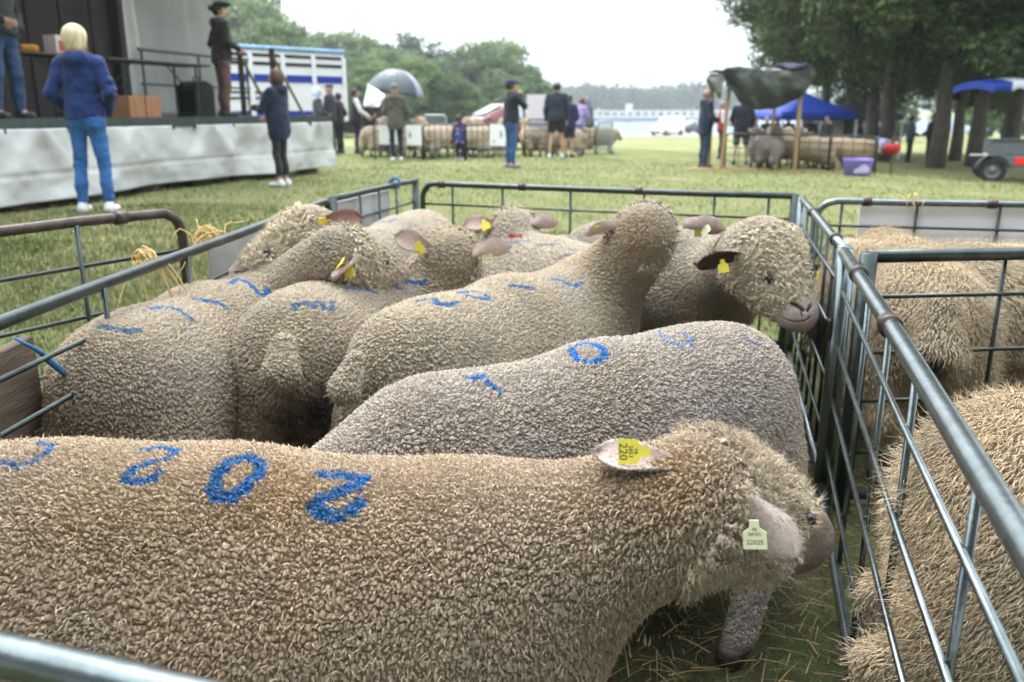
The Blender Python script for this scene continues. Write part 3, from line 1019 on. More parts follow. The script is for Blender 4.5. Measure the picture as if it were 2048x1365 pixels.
    if shaggy:
        Ln = rr * 3.6 * lock * (.7 + .6 * rng.rand(n)); Rd = rr * .34
        lean = np.full(n, 1.36) + rng.randn(n) * .10
        VV, FF, CC = locks_mesh(P, N, flow, Ln, Rd, lean, cl, rng, sides=5, curl=.30, pointed=True, fuzz=fuzz, flat=.6, fuzz_len=.022)
    else:
        Ln = rr * head_l * (.7 + .6 * rng.rand(n)) * lock; Rd = rr * .50
        lean = np.full(n, 1.0) + rng.randn(n) * .3
        VV, FF, CC = locks_mesh(P, N, flow, Ln, Rd, lean, cl, rng, sides=5, curl=.35, fuzz=fuzz // 4, flat=.8, fuzz_len=.010)
        # fibres
        Pf, _ = tri_sample(VB, QB, fuzz, rng)
        Nf = sgrad(pr, Pf); Nf /= np.linalg.norm(Nf, axis=1, keepdims=True)
        mz, hd, lg = regions(Pf)
        ok = (np.maximum(mz, lg) < .5) & (Nf[:, 2] > -.6)
        Pf, Nf = Pf[ok], Nf[ok]; k = len(Pf)
        fl = flw0 = -UP * .7 - d * .5 + rng.randn(k, 3) * .5
        dr = Nf * (.6 + .4 * Nf[:, 2:3]) + fl * .8 + rng.randn(k, 3) * .3
        dr /= np.linalg.norm(dr, axis=1, keepdims=True)
        sdv = np.cross(dr, rng.randn(k, 3)); sdv /= np.linalg.norm(sdv, axis=1, keepdims=True)
        ln_ = fuzz_l * (.5 + rng.rand(k, 1))
        o = Pf - Nf * .002
        tip = o + dr * ln_ - UP * ln_ * .3 + rng.randn(k, 3) * .2 * ln_
        mid = o + dr * ln_ * .55
        W5 = np.stack([o - sdv * .0009, o + sdv * .0009, mid + sdv * .0008, mid - sdv * .0008, tip], 1).reshape(-1, 3)
        cb = np.repeat(wool_col(Pf, np.full(k, .5)) * (.95 + .35 * rng.rand(k, 1)), 5, 0)
        fb = (len(VV) + np.arange(k) * 5)[:, None]
        FF = [np.concatenate([FF[0], (fb[:, :, None] + np.array([[0, 1, 2, 3]])[None]).reshape(-1, 4)]), np.concatenate([FF[1], (fb[:, :, None] + np.array([[3, 2, 4]])[None]).reshape(-1, 3)])]
        VV = np.concatenate([VV, W5]); CC = np.concatenate([CC, cb])
    link('fleece', np_mesh('fleece', VV - org, FF, M_FLEECE, CC), t)
    # ears with their tags, eyes
    for q, e in zip((-1, 1), ears):
        if e is None:
            e = {}
        if e.get('skip'): continue
        bp = poll + sd * q * e.get('out', .070) + u * e.get('up', .035) - f * e.get('back', .02)
        if 'base' in e: bp = V3(e['base'])
        if 'px' in e: hit = trace(pr, *e['px']); bp = (hit if hit is not None else PY(*e['px'], poll[1])) + norm(ray(*e['px'])) * e.get('sink', .006)
        a = V3(e['dir']) if 'dir' in e else sd * q * 1.0 - f * .25 + u * .05
        nn = V3(e['n']) if 'n' in e else f * 1.0 + u * .4
        Ve, Fe, ce = ear_mesh(bp, a, nn, e.get('len', ear_len), e.get('w', ear_w), e.get('blunt', 1), e.get('droop', .015), V3(e.get('tint', (.56, .46, .405))), seed, V3(e.get('inner', (.46, .35, .31))))
        # short hair on the ear
        Fq = np.concatenate([Fe[0], Fe[1], Fe[2]]); kf = rng.choice(len(Fq), 2600); bw = rng.dirichlet((1, 1, 1, 1), 2600)
        Pe = (Ve[Fq[kf]] * bw[:, :, None]).sum(1); ne = vert_normals(Ve, Fq)[Fq[kf, 0]]
        de = ne * .55 + norm(a) * .9 + rng.randn(2600, 3) * .35; de /= np.linalg.norm(de, axis=1, keepdims=True)
        se = np.cross(de, rng.randn(2600, 3)); se /= np.linalg.norm(se, axis=1, keepdims=True)
        hl = .008 * (.5 + rng.rand(2600, 1))
        HV = np.stack([Pe - se * .0007, Pe + se * .0007, Pe + de * hl], 1).reshape(-1, 3)
        T3 = (len(Ve) + np.arange(2600) * 3)[:, None] + np.arange(3)[None]
        ce = np.concatenate([ce, np.repeat(ce[Fq[kf, 0]] * (.85 + .4 * rng.rand(2600, 1)), 3, 0)]); Ve = np.concatenate([Ve, HV]); Fe = list(Fe) + [T3]
        eo = link('ear', np_mesh('ear', Ve - org, Fe, M_EAR, ce), t)
        for tg in e.get('tags', ()):
            aa = norm(a)
            c = bp + aa * tg.get('at', .07) + norm(nn) * tg.get('off', .006)
            if 'px' in tg: c = PY(*tg['px'], bp[1] + tg.get('off', 0))
            make_tag('ear_tag', eo, c - org, tg['x'], tg['y'], tg.get('w', .038), tg.get('m', M_TAG), tg.get('lines', ()))
    for q in (-1, 1):
        ep = poll + f * fr['L'] * eye_t + sd * q * .080 + u * eye_u
        for _ in range(4):      # settle the eye on the skin
            g = sgrad(pr, ep[None])[0]; ep = ep - g * float(sdf(pr, ep[None])[0])
        b = MB().ball(ep + norm(g) * .001 - org, .0125, 8, 12)
        b.obj('eye', [M_EYE, mat('sheep_eyelid', (.17, .125, .115), rough=.8, var=.2, scale=60)], t, smooth=True)
    return t, pr, fr
# ------------------------------------------------------------------ the sheep in the two near pens
GP, GR = 'sheep in the near pen', 'sheep in the pen on the right'
LN = lambda *p, **k: dict(lines=[list(q) for q in p], **k)
GREYB = V3(.10, .17, .27)
def px2(u, v): return (u, v)
TAGTXT = lambda a, b, c: ((a, .009, .62), (b, .0075, .80), (c, .0125, 1.0))
# --- front ewe, walks to the right along the near hurdle
z1 = .745
hip1 = ridge(-60, 905, z1); sho1 = ridge(930, 945, z1 - .045)
poll1 = PY(1440, 1000, 1.21)
nose1 = PY(1640, 1076, 1.29)
make_sheep('big tan ewe numbered 202 in blue, closest to the camera', GP, hip1, sho1, z1, poll1, nose1, spacing=.0105, zs=z1 - .045, extra=True, col=(.42, .33, .24),
    h=.0090, seed=11, fuzz=60000, fuzz_l=.0085, cell=.0073, stretch=.44, crack=.32, dome=.15, fine_a=.54, bump_h=1.15, lock=1.0, width=1.05, hs=.93, neck_r=.108, bare=.34, topk=1.2, eye_t=.52, eye_u=.040, head_l=1.2, face_col=(.20, .155, .125), head_wool=(.52, .44, .33),
    digits=[LN([(4, 924), (31, 930), (66, 922), (98, 899), (105, 887), (78, 883)], w=.010, a=.75), LN([(125, 877), (156, 869)], w=.007, a=.6),
            LN([(285, 897), (320, 893), (355, 899), (336, 914), (297, 924), (266, 938), (250, 953), (270, 961), (301, 957), (318, 943)], w=.0105),
            LN([(461, 918), (500, 912), (523, 922), (519, 945), (484, 977), (461, 994), (434, 992), (426, 973), (437, 945), (457, 922)], w=.0125),
            LN([(645, 945), (684, 947), (730, 953), (715, 969), (680, 981), (641, 996), (629, 1012), (641, 1027), (676, 1031), (703, 1020), (719, 1004)], w=.0135)],
    stains=[(560, 975, .09, (.42, .27, .13), .45), (860, 960, .10, (.42, .31, .21), .45), (1330, 960, .08, (.45, .30, .15), .5), (250, 1050, .16, (.37, .28, .17), .5), (1000, 1000, .09, (.50, .40, .30), .6)],
    ears=(dict(px=(1352, 925), dir=V3(-.95, .35, .03), n=V3(.1, -.4, .9), len=.120, w=.031, droop=.0, tint=(.46, .38, .35), inner=(.40, .325, .295),
               tags=[dict(at=.045, off=.012, x=V3(0, -.35, -.9), y=V3(-1, .2, -.05), w=.037, lines=(('FR', .008, .45), ('2853', .009, .65), ('220', .017, .95)))]),
          dict(px=(1490, 992), dir=V3(.60, -.30, -.70), n=V3(-.35, .85, -.05), len=.112, w=.031, blunt=1, sink=.010, droop=.0, tint=(.43, .35, .305), inner=(.43, .35, .305),
               tags=[dict(px=(1508, 1046), off=-.045, x=V3(.9, -.25, .12), y=V3(-.25, -.15, -1), w=.032, m=M_TAGP, lines=(('FR', .0065, .30), ('285301', .0062, .50), ('22025', .0092, .85))),
                     dict(at=.045, off=.012, x=V3(.9, -.2, .1), y=V3(.1, .2, -1), w=.030)])))
# --- numbered 100 behind it, head low to the left
z2 = .725
hip2 = ridge(1470, 652, z2); sho2 = ridge(880, 772, z2)
d2 = norm(V3(*(sho2 - hip2)[:2], 0))
poll2 = V3(*(sho2 + d2 * .34)[:2], .50)
make_sheep('greyish ewe numbered 100 in blue, head down behind the front ewe', GP, hip2, sho2, z2, poll2, poll2 + norm(d2 * .75 - UP * .65) * .25, spacing=.0125, col=(.42, .365, .31), face_col=(.20, .17, .15), seed=22, fuzz=60000, fuzz_l=.007, stretch=.9, tail=0, extra=True, cell=.0098, crack=.20, dome=.05, fine_a=.42, h=.0105, zcut=.10, feet={1: (.585, 1.80)},
    digits=[LN([(940, 756), (964, 751), (978, 765), (997, 782)], w=.011), LN([(1142, 697), (1158, 687), (1187, 687), (1210, 702), (1206, 716), (1182, 723), (1158, 718), (1146, 706), (1142, 697)], w=.0115, c=(.05, .20, .50)),
            LN([(1315, 664), (1334, 680), (1357, 690), (1381, 687), (1381, 676), (1362, 664)], w=.010, a=.5, c=(.10, .24, .50)), LN([(1476, 664), (1495, 676), (1504, 687), (1518, 687)], w=.011, a=.45, c=GREYB)])
# --- left ewe seen from behind, head turned right
z3 = .755
hip3 = ridge(216, 650, z3); sho3 = ridge(525, 542, .70)
poll3 = PY(698, 514, 2.72)
make_sheep('ewe numbered 2111 beside the left hurdle, seen from behind with head turned right', GP, hip3, sho3, z3, zs=.70, poll=poll3, nose=poll3 + norm(V3(.58, .68, -.38)) * .25, spacing=.0128, col=(.405, .34, .26), seed=33, h=.0105, cell=.0084, width=1.0, hs=.90, neck_r=.105, bare=.72, tail=0,
    digits=[LN([(461, 567), (472, 557), (491, 561), (507, 574), (518, 586), (533, 590), (533, 576)], w=.012), LN([(389, 595), (411, 599), (438, 605), (457, 616)], w=.011),
            LN([(299, 616), (328, 612), (354, 616), (369, 626), (385, 637)], w=.011), LN([(198, 650), (229, 656), (255, 660), (278, 658)], w=.012, c=GREYB, a=.85)],
    ears=(dict(skip=True), dict(px=(712, 508), dir=V3(-.42, -.55, -.30), n=V3(-.5, -.2, .85), len=.105, w=.032, tags=[dict(at=.05, off=.012, x=V3(.4, -.3, .4), y=V3(-.6, -.3, -.8), w=.034), dict(at=.05, off=-.012, x=V3(.7, -.3, .3), y=V3(.3, -.3, -.9), w=.034)])))
# --- middle ewe, tail towards the camera
z4 = .76
hip4 = ridge(585, 596, z4); sho4 = ridge(840, 556, .70)
poll4 = PY(905, 514, 2.98)
make_sheep('ewe numbered 2113 with dirt under its tail, looking away between two others', GP, hip4, sho4, z4, zs=.70, poll=poll4, nose=poll4 + norm(V3(.10, .90, -.35)) * .25, spacing=.0128, col=(.41, .345, .265), seed=44, h=.0105, cell=.0084, hs=.93, neck_r=.105, bend=.10, tail=.056, tail_len=.065,
    digits=[LN([(587, 617), (590, 607), (611, 603), (625, 610), (642, 603), (648, 613), (662, 619), (666, 603)], w=.012, c=GREYB, a=.9), LN([(688, 576), (713, 576), (737, 578), (756, 586)], w=.010, a=.85),
            LN([(778, 569), (802, 576)], w=.009), LN([(790, 562), (806, 559), (826, 564), (843, 566), (850, 562)], w=.010)],
    stains=[(640, 850, .13, (.085, .075, .065), 1.0), (590, 850, .07, (.11, .095, .08), .8), (690, 860, .10, (.09, .08, .07), .9), (590, 640, .07, (.48, .42, .27), .5)],
    ears=(dict(px=(862, 500), dir=V3(-.85, -.15, .50), n=V3(.3, -.8, .3), tags=[dict(at=.05, off=.008, x=V3(.9, .1, .1), y=V3(.15, 0, -1), w=.034)]),
          dict(px=(946, 506), dir=V3(.9, -.15, .32), n=V3(-.1, .8, .4), tags=[dict(at=.05, off=-.012, x=V3(.95, -.1, .1), y=V3(-.1, -.1, -1), w=.036, m=M_TAGP, lines=(('FR', .007, .3), ('285301', .007, .55), ('21130', .010, .9)))])))
# --- tall ewe in the middle of the pen, head raised and turned away
z5 = .765
hip5 = ridge(800, 622, z5); sho5 = ridge(1165, 532, .715)
poll5 = PY(1292, 466, 3.05)
make_sheep('ewe numbered 2102 standing tall mid pen, head raised and turned away', GP, hip5, sho5, z5, zs=.715, poll=poll5, nose=poll5 + norm(V3(.16, .88, -.42)) * .26, spacing=.0130, col=(.425, .36, .275), seed=55, tail=.045, tail_len=.06, hs=.93, h=.0105, cell=.0084, neck_r=.110,
    digits=[LN([(836, 600), (867, 595), (874, 605), (895, 608), (915, 603)], w=.012), LN([(915, 584), (946, 581), (973, 588), (980, 595), (960, 595), (932, 589)], w=.010),
            LN([(1021, 569), (1042, 572), (1069, 576)], w=.010), LN([(1103, 556), (1120, 559), (1136, 567), (1153, 571), (1164, 566)], w=.011)],
    stains=[(1270, 470, .10, (.40, .26, .13), .5), (1240, 525, .08, (.38, .27, .15), .35)],
    ears=(dict(px=(1232, 446), dir=V3(-.80, -.25, -.12), n=V3(.2, .6, .6), len=.115, tags=[dict(at=.05, off=-.012, x=V3(.3, -.5, .6), y=V3(-.75, -.35, -.25), w=.038)]),
          dict(px=(1366, 446), dir=V3(.95, -.20, .0), n=V3(.0, .8, .5), len=.145, w=.040, tint=(.52, .43, .40), tags=[dict(at=.07, off=-.014, x=V3(.5, -.4, .8), y=V3(-.2, -.5, -.85), w=.042, m=M_TAGP, lines=(('FR', .008, .3), ('285301', .007, .55), ('21020', .011, .9))),
                                                                                  dict(at=.06, off=-.008, x=V3(1, 0, 0), y=V3(0, .1, -1), w=.038)])))
# --- facing the camera at the right end
z6 = .73
hip6 = ridge(1190, 452, z6); sho6 = ridge(1420, 470, z6)
poll6 = PY(1538, 526, 2.80)
make_sheep('ewe with curly fleece on its face, facing the camera at the right hurdle', GP, hip6, sho6, z6, poll6, poll6 + norm(V3(.33, -.62, -.62)) * .245, spacing=.0135, col=(.42, .365, .285), seed=66, head_wool=(.55, .47, .35),
    face_col=(.43, .345, .32), neck_r=.14, h=.0125, bare=.68,
    marks=[dict(line=[(1584, 607), (1596, 613), (1606, 620)], w=.010, c=(.05, .03, .03), dent=.004), dict(line=[(1622, 612), (1616, 622)], w=.008, c=(.05, .03, .03), dent=.004), dict(line=[(1600, 618), (1604, 632)], w=.004, c=(.06, .04, .04)),
           dict(line=[(1562, 634), (1574, 641), (1592, 645), (1610, 642), (1622, 634)], w=.0038, c=(.09, .06, .055), dent=.003)],
    ears=(dict(skip=True), dict(px=(1486, 512), dir=V3(-.95, -.12, -.08), n=V3(-.15, -.75, -.5), len=.155, tint=(.42, .35, .28), inner=(.07, .05, .045), tags=[dict(at=.07, off=.012, x=V3(.9, -.2, .2), y=V3(.1, -.3, -.9), w=.034)])))
# --- far left, head over its neighbour
z7 = .74
hip7 = ridge(850, 424, z7); sho7 = PZ(735, 470, .74)
poll7 = PY(598, 480, 3.02)
make_sheep('ewe with pale curly head facing left over the back of its neighbour', GP, hip7, sho7, z7, poll7, poll7 + norm(V3(-.84, -.22, -.52)) * .305, spacing=.0138, col=(.44, .375, .29), seed=77, hs=1.0, head_wool=(.58, .50, .37),
    face_col=(.43, .35, .32), h=.0125, digits=[LN([(751, 439), (768, 434), (792, 437), (778, 443), (758, 443)], w=.013, a=.6), LN([(754, 461), (772, 461)], w=.012, a=.5)],
    marks=[dict(line=[(470, 545), (484, 545), (500, 541)], w=.006, c=(.08, .05, .05), dent=.003), dict(line=[(466, 528), (474, 534)], w=.007, c=(.08, .05, .05), dent=.003)],
    ears=(dict(px=(640, 446), dir=V3(.92, -.05, .22), n=V3(-.1, -.8, .35), len=.15, w=.034, tint=(.45, .36, .32), inner=(.26, .15, .125), tags=[dict(at=.03, off=-.012, x=V3(.2, -.3, .9), y=V3(-.8, -.4, -.3), w=.036)]), dict(skip=True)))
# --- back of the pen, looking away
z8 = .72
hip8 = ridge(1175, 505, z8); sho8 = ridge(1030, 474, z8)
poll8 = PY(1027, 460, 3.95)
make_sheep('ewe with a small red mark on its neck, looking away at the back hurdle', GP, hip8, sho8, z8, poll8, poll8 + norm(V3(-.05, .90, -.40)) * .26, spacing=.0150, h=.016, col=(.45, .385, .30), seed=88, hs=.95, neck_r=.105,
    digits=[LN([(1018, 470), (1044, 472)], w=.013, c=(.42, .03, .03), a=.9), LN([(1007, 484), (1035, 483), (1062, 479)], w=.012, a=.5), LN([(1079, 490), (1098, 488), (1117, 487)], w=.012, a=.45), LN([(1120, 514), (1150, 507), (1185, 508)], w=.014, c=GREYB, a=.6)],
    ears=(dict(px=(988, 446), dir=V3(-.95, -.15, .10), n=V3(.1, -.7, .5), tint=(.50, .41, .39), tags=[dict(at=.05, off=.012, x=V3(.9, 0, .4), y=V3(-.3, -.3, -.8), w=.040)]), dict(px=(1062, 446), dir=V3(.95, -.15, .18), n=V3(0, .8, .3), len=.12, tint=(.50, .41, .39), tags=[dict(at=.04, off=.012, x=V3(1, 0, 0), y=V3(.2, .1, -1), w=.036)])))
# --- right hand pen: longer, yellower wool
YEL = (.50, .405, .285)
def rsheep(label, hip, sho, zb, poll, nose, seed, **k):
    return make_sheep(label, GR, hip, sho, zb, poll, nose, col=YEL, seed=seed, shaggy=True, subs=1, tail=k.pop('tail', 0), head_wool=(.5, .4, .27), **k)
rs1h = ridge(1975, 818, .75) + V3(.055, .02, 0); rs1s = rs1h + V3(.66, -.30, 0)
rsheep('shaggy yellowish sheep pressed against the near right hurdle', rs1h, rs1s, .75, rs1s + V3(.30, -.15, -.02), rs1s + V3(.50, -.25, -.12), 101, spacing=.0050, h=.014, fuzz=16000, width=1.12)
rs2h = ridge(1868, 548, .74); rs2s = rs2h + V3(.18, .62, 0)
rsheep('shaggy sheep with its tail towards the camera behind the cross hurdle', rs2h, rs2s, .74, rs2s + V3(.05, .33, -.1), rs2s + V3(.08, .5, -.25), 102, spacing=.0068, h=.016, fuzz=9000, tail=.085, tail_len=.13,
    stains=[(1872, 735, .05, (.05, .045, .04), 1.0)])
rs3h = ridge(2110, 508, .73); rs3s = rs3h + V3(-.70, .02, 0)
rsheep('shaggy sheep in front of the white board, dark face behind the corner post', rs3h, rs3s, .73, PY(1700, 560, 3.35), PY(1652, 640, 3.25), 103, spacing=.0085, h=.016, fuzz=6000, face_col=(.13, .12, .13), 
    ears=(dict(skip=True), dict(dir=V3(-.55, -.25, -.10), n=V3(-.2, -.8, .3), tint=(.07, .065, .075), inner=(.05, .045, .05), tags=[dict(at=.08, off=.012, x=V3(.9, 0, .3), y=V3(-.6, -.2, -.6), w=.040)])))
rs4h = V3(1.62, 2.12, 0)
rsheep('shaggy sheep cut off by the right edge of the picture', rs4h, rs4h + V3(.7, .1, 0), .72, rs4h + V3(1.05, .1, .66), rs4h + V3(1.25, .1, .5), 104, spacing=.0120, h=.016, fuzz=5000)
# ------------------------------------------------------------------ hurdles, boards and ties of the near pens
M_GALV = mat('galvanised_tube', (.16, .19, .195), rough=.27, metal=.9, var=.30, scale=14, bump=.08, bscale=60, spec=.5)
M_GALVD = mat('weathered_steel', (.050, .062, .060), rough=.36, metal=.8, var=.35, scale=16, bump=.12, bscale=60, spec=.5)
M_RUST = mat('rusty_steel', (.060, .048, .042), rough=.42, metal=.65, var=.45, scale=22, bump=.2, bscale=70)
M_DROP = mat('water_drop', (.8, .85, .9), rough=.03, spec=.6, trans=.95, var=.02)
def arc(p, a, b, r, n=7):
    """rounded corner at p between directions a (towards the first leg) and b"""
    a, b = norm(a), norm(b)
    c = p + a * r + b * r
    return [c - b * r * cos(t) - a * r * sin(t) for t in np.linspace(0, pi / 2, n)]
def hurdle(label, A, B, zb=.06, rails=(.73, .555, .38, .20), bars=(), rnd=(True, True), r=.0165, mats=(M_GALVD, M_GALVD), group='hurdles of the near pens', drops=0, collar=(), bottom=True, top_r=.085, posts=()):
    A, B = V3(A), V3(B)
    zA = gz(A[0], A[1]); zB = gz(B[0], B[1])
    d = norm(V3(B[0] - A[0], B[1] - A[1], 0)); ln = float(np.linalg.norm((B - A)[:2]))
    t = thing('hurdle', label, 'hurdle', (A[0], A[1], 0), 0, group)
    o = V3(A[0], A[1], 0)
    A0, B0 = A - o, B - o
    path = [V3(A0[0], A0[1], zA + .01)]
    path += arc(A0, -UP, B0 - A0, top_r) if rnd[0] else []
    if not rnd[0]:
        path = []
        MB().tube([V3(*A0[:2], zA + .01), A0 + UP * .012], r * 1.35, 10).obj('post', mats[0], t, smooth=True)
        path += [A0]
    path += [A0 + (B0 - A0) * k for k in np.linspace(.2, .8, 4)]
    if rnd[1]:
        path += arc(B0, A0 - B0, -UP, top_r) + [V3(B0[0], B0[1], zB + .01)]
    else:
        MB().tube([V3(*B0[:2], zB + .01), B0 + UP * .012], r * 1.35, 10).obj('post', mats[0], t, smooth=True)
        path += [B0]
    # small dents keep the tube from being perfectly straight
    jit = np.random.RandomState(int(abs(A[0] * 1000 + A[1] * 77)) % 9999)
    path = [p + V3(*(jit.randn(3) * .0015)) for p in path]
    MB().tube(path, r, 12).obj('frame', mats[0], t, smooth=True)
    lift = lambda k: zA + (zB - zA) * k
    if bottom:
        MB().tube([A0 * 0 + V3(0, 0, zb + zA), V3(B0[0], B0[1], zb + zB)], r * .8, 8).obj('bottom_rail', mats[0], t, smooth=True)
    zt0 = A[2]
    for z in rails:
        za = A[2] - .85 + z; zb_ = B[2] - .85 + z
        MB().tube([V3(0, 0, za), V3(B0[0] * .5, B0[1] * .5, (za + zb_) / 2 - .003), V3(B0[0], B0[1], zb_)], .0066, 8).obj('rail', mats[1], t, smooth=True)
    sd = V3(-d[1], d[0], 0)
    for k in bars:
        p = A0 + (B0 - A0) * k + sd * .012
        MB().tube([V3(p[0], p[1], p[2] - .005), V3(p[0], p[1], zb + lift(k))], .0072, 8).obj('bar', mats[1], t, smooth=True)
    for k in posts:
        p = A0 + (B0 - A0) * k
        MB().tube([V3(p[0], p[1], p[2] + .02), V3(p[0], p[1], lift(k) + .01)], r * 1.3, 10).obj('post', mats[0], t, smooth=True)
    for k in collar:
        p = A0 + (B0 - A0) * k
        MB().tube([p - d * .02, p + d * .02], r * 1.32, 12).obj('collar', M_RUST, t, smooth=True)
    if drops:
        b = MB()
        for k in range(drops):
            q = jit.rand(); z = A[2] - r if jit.rand() < .4 else A[2] - .85 + rails[int(jit.rand() * 2) % len(rails)] - .0066
            p = A0 + (B0 - A0) * q
            b.ball(V3(p[0], p[1], z + (B[2] - A[2]) * q - .004), (.0035, .0035, .005), 6, 8)
        w_ = b.obj('water_drops', M_DROP, t, smooth=True, kind='stuff')
    return t
ZT = .85
h6 = hurdle('shiny grey hurdle running along the right from the corner post past the camera', (1.047, 2.652, ZT), (.420, .412, ZT), bars=(.07, .235, .392, .535, .735, .92), rnd=(False, True), r=.0185, mats=(M_GALV, M_GALV), collar=(.165, .42), drops=8)
h5 = hurdle('far right hurdle with close bars between back corner and corner post', (1.450, 4.280, ZT), (1.068, 2.715, ZT), bars=(.13, .27, .40, .53, .66, .80, .92), rnd=(False, False), mats=(M_GALV, M_GALVD), collar=(.35, .86))
h1 = hurdle('back hurdle of the near pen with rounded left corner', (-.545, 5.246, ZT), (1.470, 4.459, ZT), bars=(.09, .241, .435, .633, .81, .94), rnd=(True, False), rails=(.73, .577, .40, .22), collar=(.06, .30, .62), drops=26)
h2 = hurdle('short hurdle at the back left corner with blue twine on its rail', (-.615, 5.475, ZT), (-.906, 4.33, ZT), bars=(.3, .52, .74), rnd=(False, False), rails=(.72, .55, .38, .2))
h3 = hurdle('left hurdle of the near pen, tied with straw coloured twine', (-.915, 4.28, ZT), (-1.105, 1.22, ZT), bars=(.12, .30, .545, .706, .86), rnd=(True, True), rails=(.735, .62, .45, .28, .12), mats=(M_GALVD, M_GALVD), drops=10)
h4 = hurdle('rusty outer hurdle on the grass left of the near pen', (-1.150, 2.955, .945), (-2.05, 1.42, .945), bars=(.22, .40, .62, .84), rnd=(True, True), rails=(.715, .555, .40, .24), mats=(M_RUST, M_GALVD), drops=26, collar=(.13,))
h8 = hurdle('cross hurdle dividing the right hand pen, rail dark with moss', (1.085, 2.562, ZT), (2.95, 2.785, ZT), bars=(.245, .50, .75), rnd=(False, True), rails=(.725, .545, .385, .21), r=.020, drops=14)
h7 = hurdle('back hurdle of the right pen carrying a white board', (1.515, 4.232, ZT), (3.35, 3.855, ZT), bars=(.06, .245, .442, .66, .85), rnd=(True, True), rails=(.73, .58, .40, .22), mats=(M_GALV, M_GALVD), collar=(.12, .42))
h9 = hurdle('blurred bright hurdle rail in front of the camera at bottom left', (-1.17, .835, ZT), (.385, .358, ZT), bars=(.2, .4, .6, .8), rnd=(True, True), r=.0175, mats=(M_GALV, M_GALV), bottom=True)
# brown coupling socket on the corner post
MB().box((1.030, 2.655, .60), (.045, .03, .07), rz=.25, bev=.005).obj('socket', M_RUST, None, label='brown steel coupling socket on the corner post', cat='socket')
# boards
M_BOARD = mat('white_board', (.86, .86, .90), rough=.6, var=.08, scale=5)
M_GREYB = mat('grey_board', (.36, .37, .37), rough=.7, var=.15, scale=6)
def board(name, label, cat, A, B, z0, z1, m, th=.012, group=None):
    A, B = V3(*A, 0), V3(*B, 0); c = (A + B) / 2; d = B - A
    return MB().box((0, 0, 0), (np.linalg.norm(d), th, z1 - z0), rz=atan2(d[1], d[0]), bev=.003).obj(name, m, None, label=label, cat=cat, group=group, loc=(c[0], c[1], (z0 + z1) / 2))
dv = norm(V3(1.835, -.377, 0))
board('sign_board', 'white board hung on the back hurdle of the right pen', 'board', V3(1.715, 4.222, 0)[:2], (V3(1.715, 4.222, 0) + dv * 1.15)[:2], .53, .835, M_BOARD)
board('panel', 'grey panel on the left hurdle under the curly sheep head', 'panel', (-1.072, 2.98), (-1.035, 3.75), .50, .825, M_GREYB)
board('panel', 'grey panel on the short hurdle at the back left corner', 'panel', (-.735, 5.11), (-.965, 4.22), .56, .825, M_GREYB)
M_PLANK = mat('old_plank', (.115, .088, .062), rough=.9, var=.4, scale=5, bump=.4, bscale=30, stretch=(6, .7, 6))
for i, (z0, z1) in enumerate(((.06, .275), (.285, .50), (.51, .745))):
    MB().box((0, 0, 0), (.028, 1.30, z1 - z0), bev=.004, rz=.02 + .004 * i).obj('plank', M_PLANK, None, label=('bottom', 'middle', 'topmost')[i] + ' dark wooden plank boarding up the left hurdle', cat='plank', group='planks along the left hurdle', loc=(-1.165 - .006 * i, 1.38, (z0 + z1) / 2))
# ties
def twine(label, c, seed, m, n=9, r=.0022, size=.05, tails=6, tail=.13, axis=(0, 1, 0), sag=.15):
    rng = np.random.RandomState(seed); b = MB(); c = V3(c); ax = norm(V3(axis))
    e1 = norm(np.cross(ax, UP)); e2 = UP
    for i in range(n):      # turns round the rail
        o = ax * rng.randn() * size * .35; rr = .021 + .012 * rng.rand(); ph = rng.rand() * 6
        b.tube([c + o + ax * (.02 * sin(t * .7 + ph)) + e1 * cos(t) * rr + e2 * sin(t) * rr * (1 + .3 * rng.rand()) for t in np.linspace(0, 2 * pi, 12)], r, 5)
    for i in range(tails):
        p = c + ax * rng.randn() * size * .4 + e1 * rng.randn() * .02; v = norm(ax * rng.randn() + e1 * rng.randn() * .8 + UP * (rng.rand() * 1.2 - .2)) * tail * .25
        pts = [p]
        for k in range(7):
            p = p + v; v = v + V3(*(rng.randn(3) * tail * .05)) - UP * tail * sag * .4; pts.append(p)
        b.tube(pts, [r * .9] * 6 + [r * .6, r * .3], 5)
    return b.obj('twine', m, None, smooth=True, label=label, cat='twine', group='ties on the hurdles')
M_TW = mat('sisal', (.62, .45, .20), rough=.95, var=.2, scale=60)
M_TWB = mat('blue_twine', (.05, .22, .42), rough=.7, var=.2, scale=60)
twine('loose straw coloured twine looped where rusty and left hurdles meet', (-1.047, 2.90, .86), 3, M_TW, n=12, tails=10, tail=.085, axis=h3['label'] and (-.06, -1, 0), size=.06)
twine('straw coloured twine knotted on the left hurdle, ends hanging', (-1.066, 2.45, .86), 4, M_TW, n=9, tails=6, tail=.075, axis=(-.06, -1, 0), sag=.45)
twine('straw coloured twine tied low on the post of the rusty hurdle', (-1.12, 2.95, .70), 5, M_TW, n=6, tails=5, tail=.07, axis=(0, 0, 1), sag=.3)
twine('blue twine tied on the rail at the back left corner', (-.70, 5.15, .86), 6, M_TWB, n=9, tails=5, tail=.04, axis=(-.24, -1, 0))
twine('pale twine standing up from the white board hurdle', (1.935, 4.15, .86), 7, M_TW, n=3, tails=3, tail=.055, axis=(1, -.2, 0), sag=.1)
sb = MB()
q0 = PX(68, 697, -1.10); q1 = PX(98, 722, -1.095)
sb.tube([q0 + V3(-.03, -.02, .03), q0, (q0 + q1) / 2 + V3(0, 0, .004), q1, q1 + V3(.01, .06, -.06), q1 + V3(.02, .08, -.12)], [.003, .005, .006, .008, .008, .004], 10)
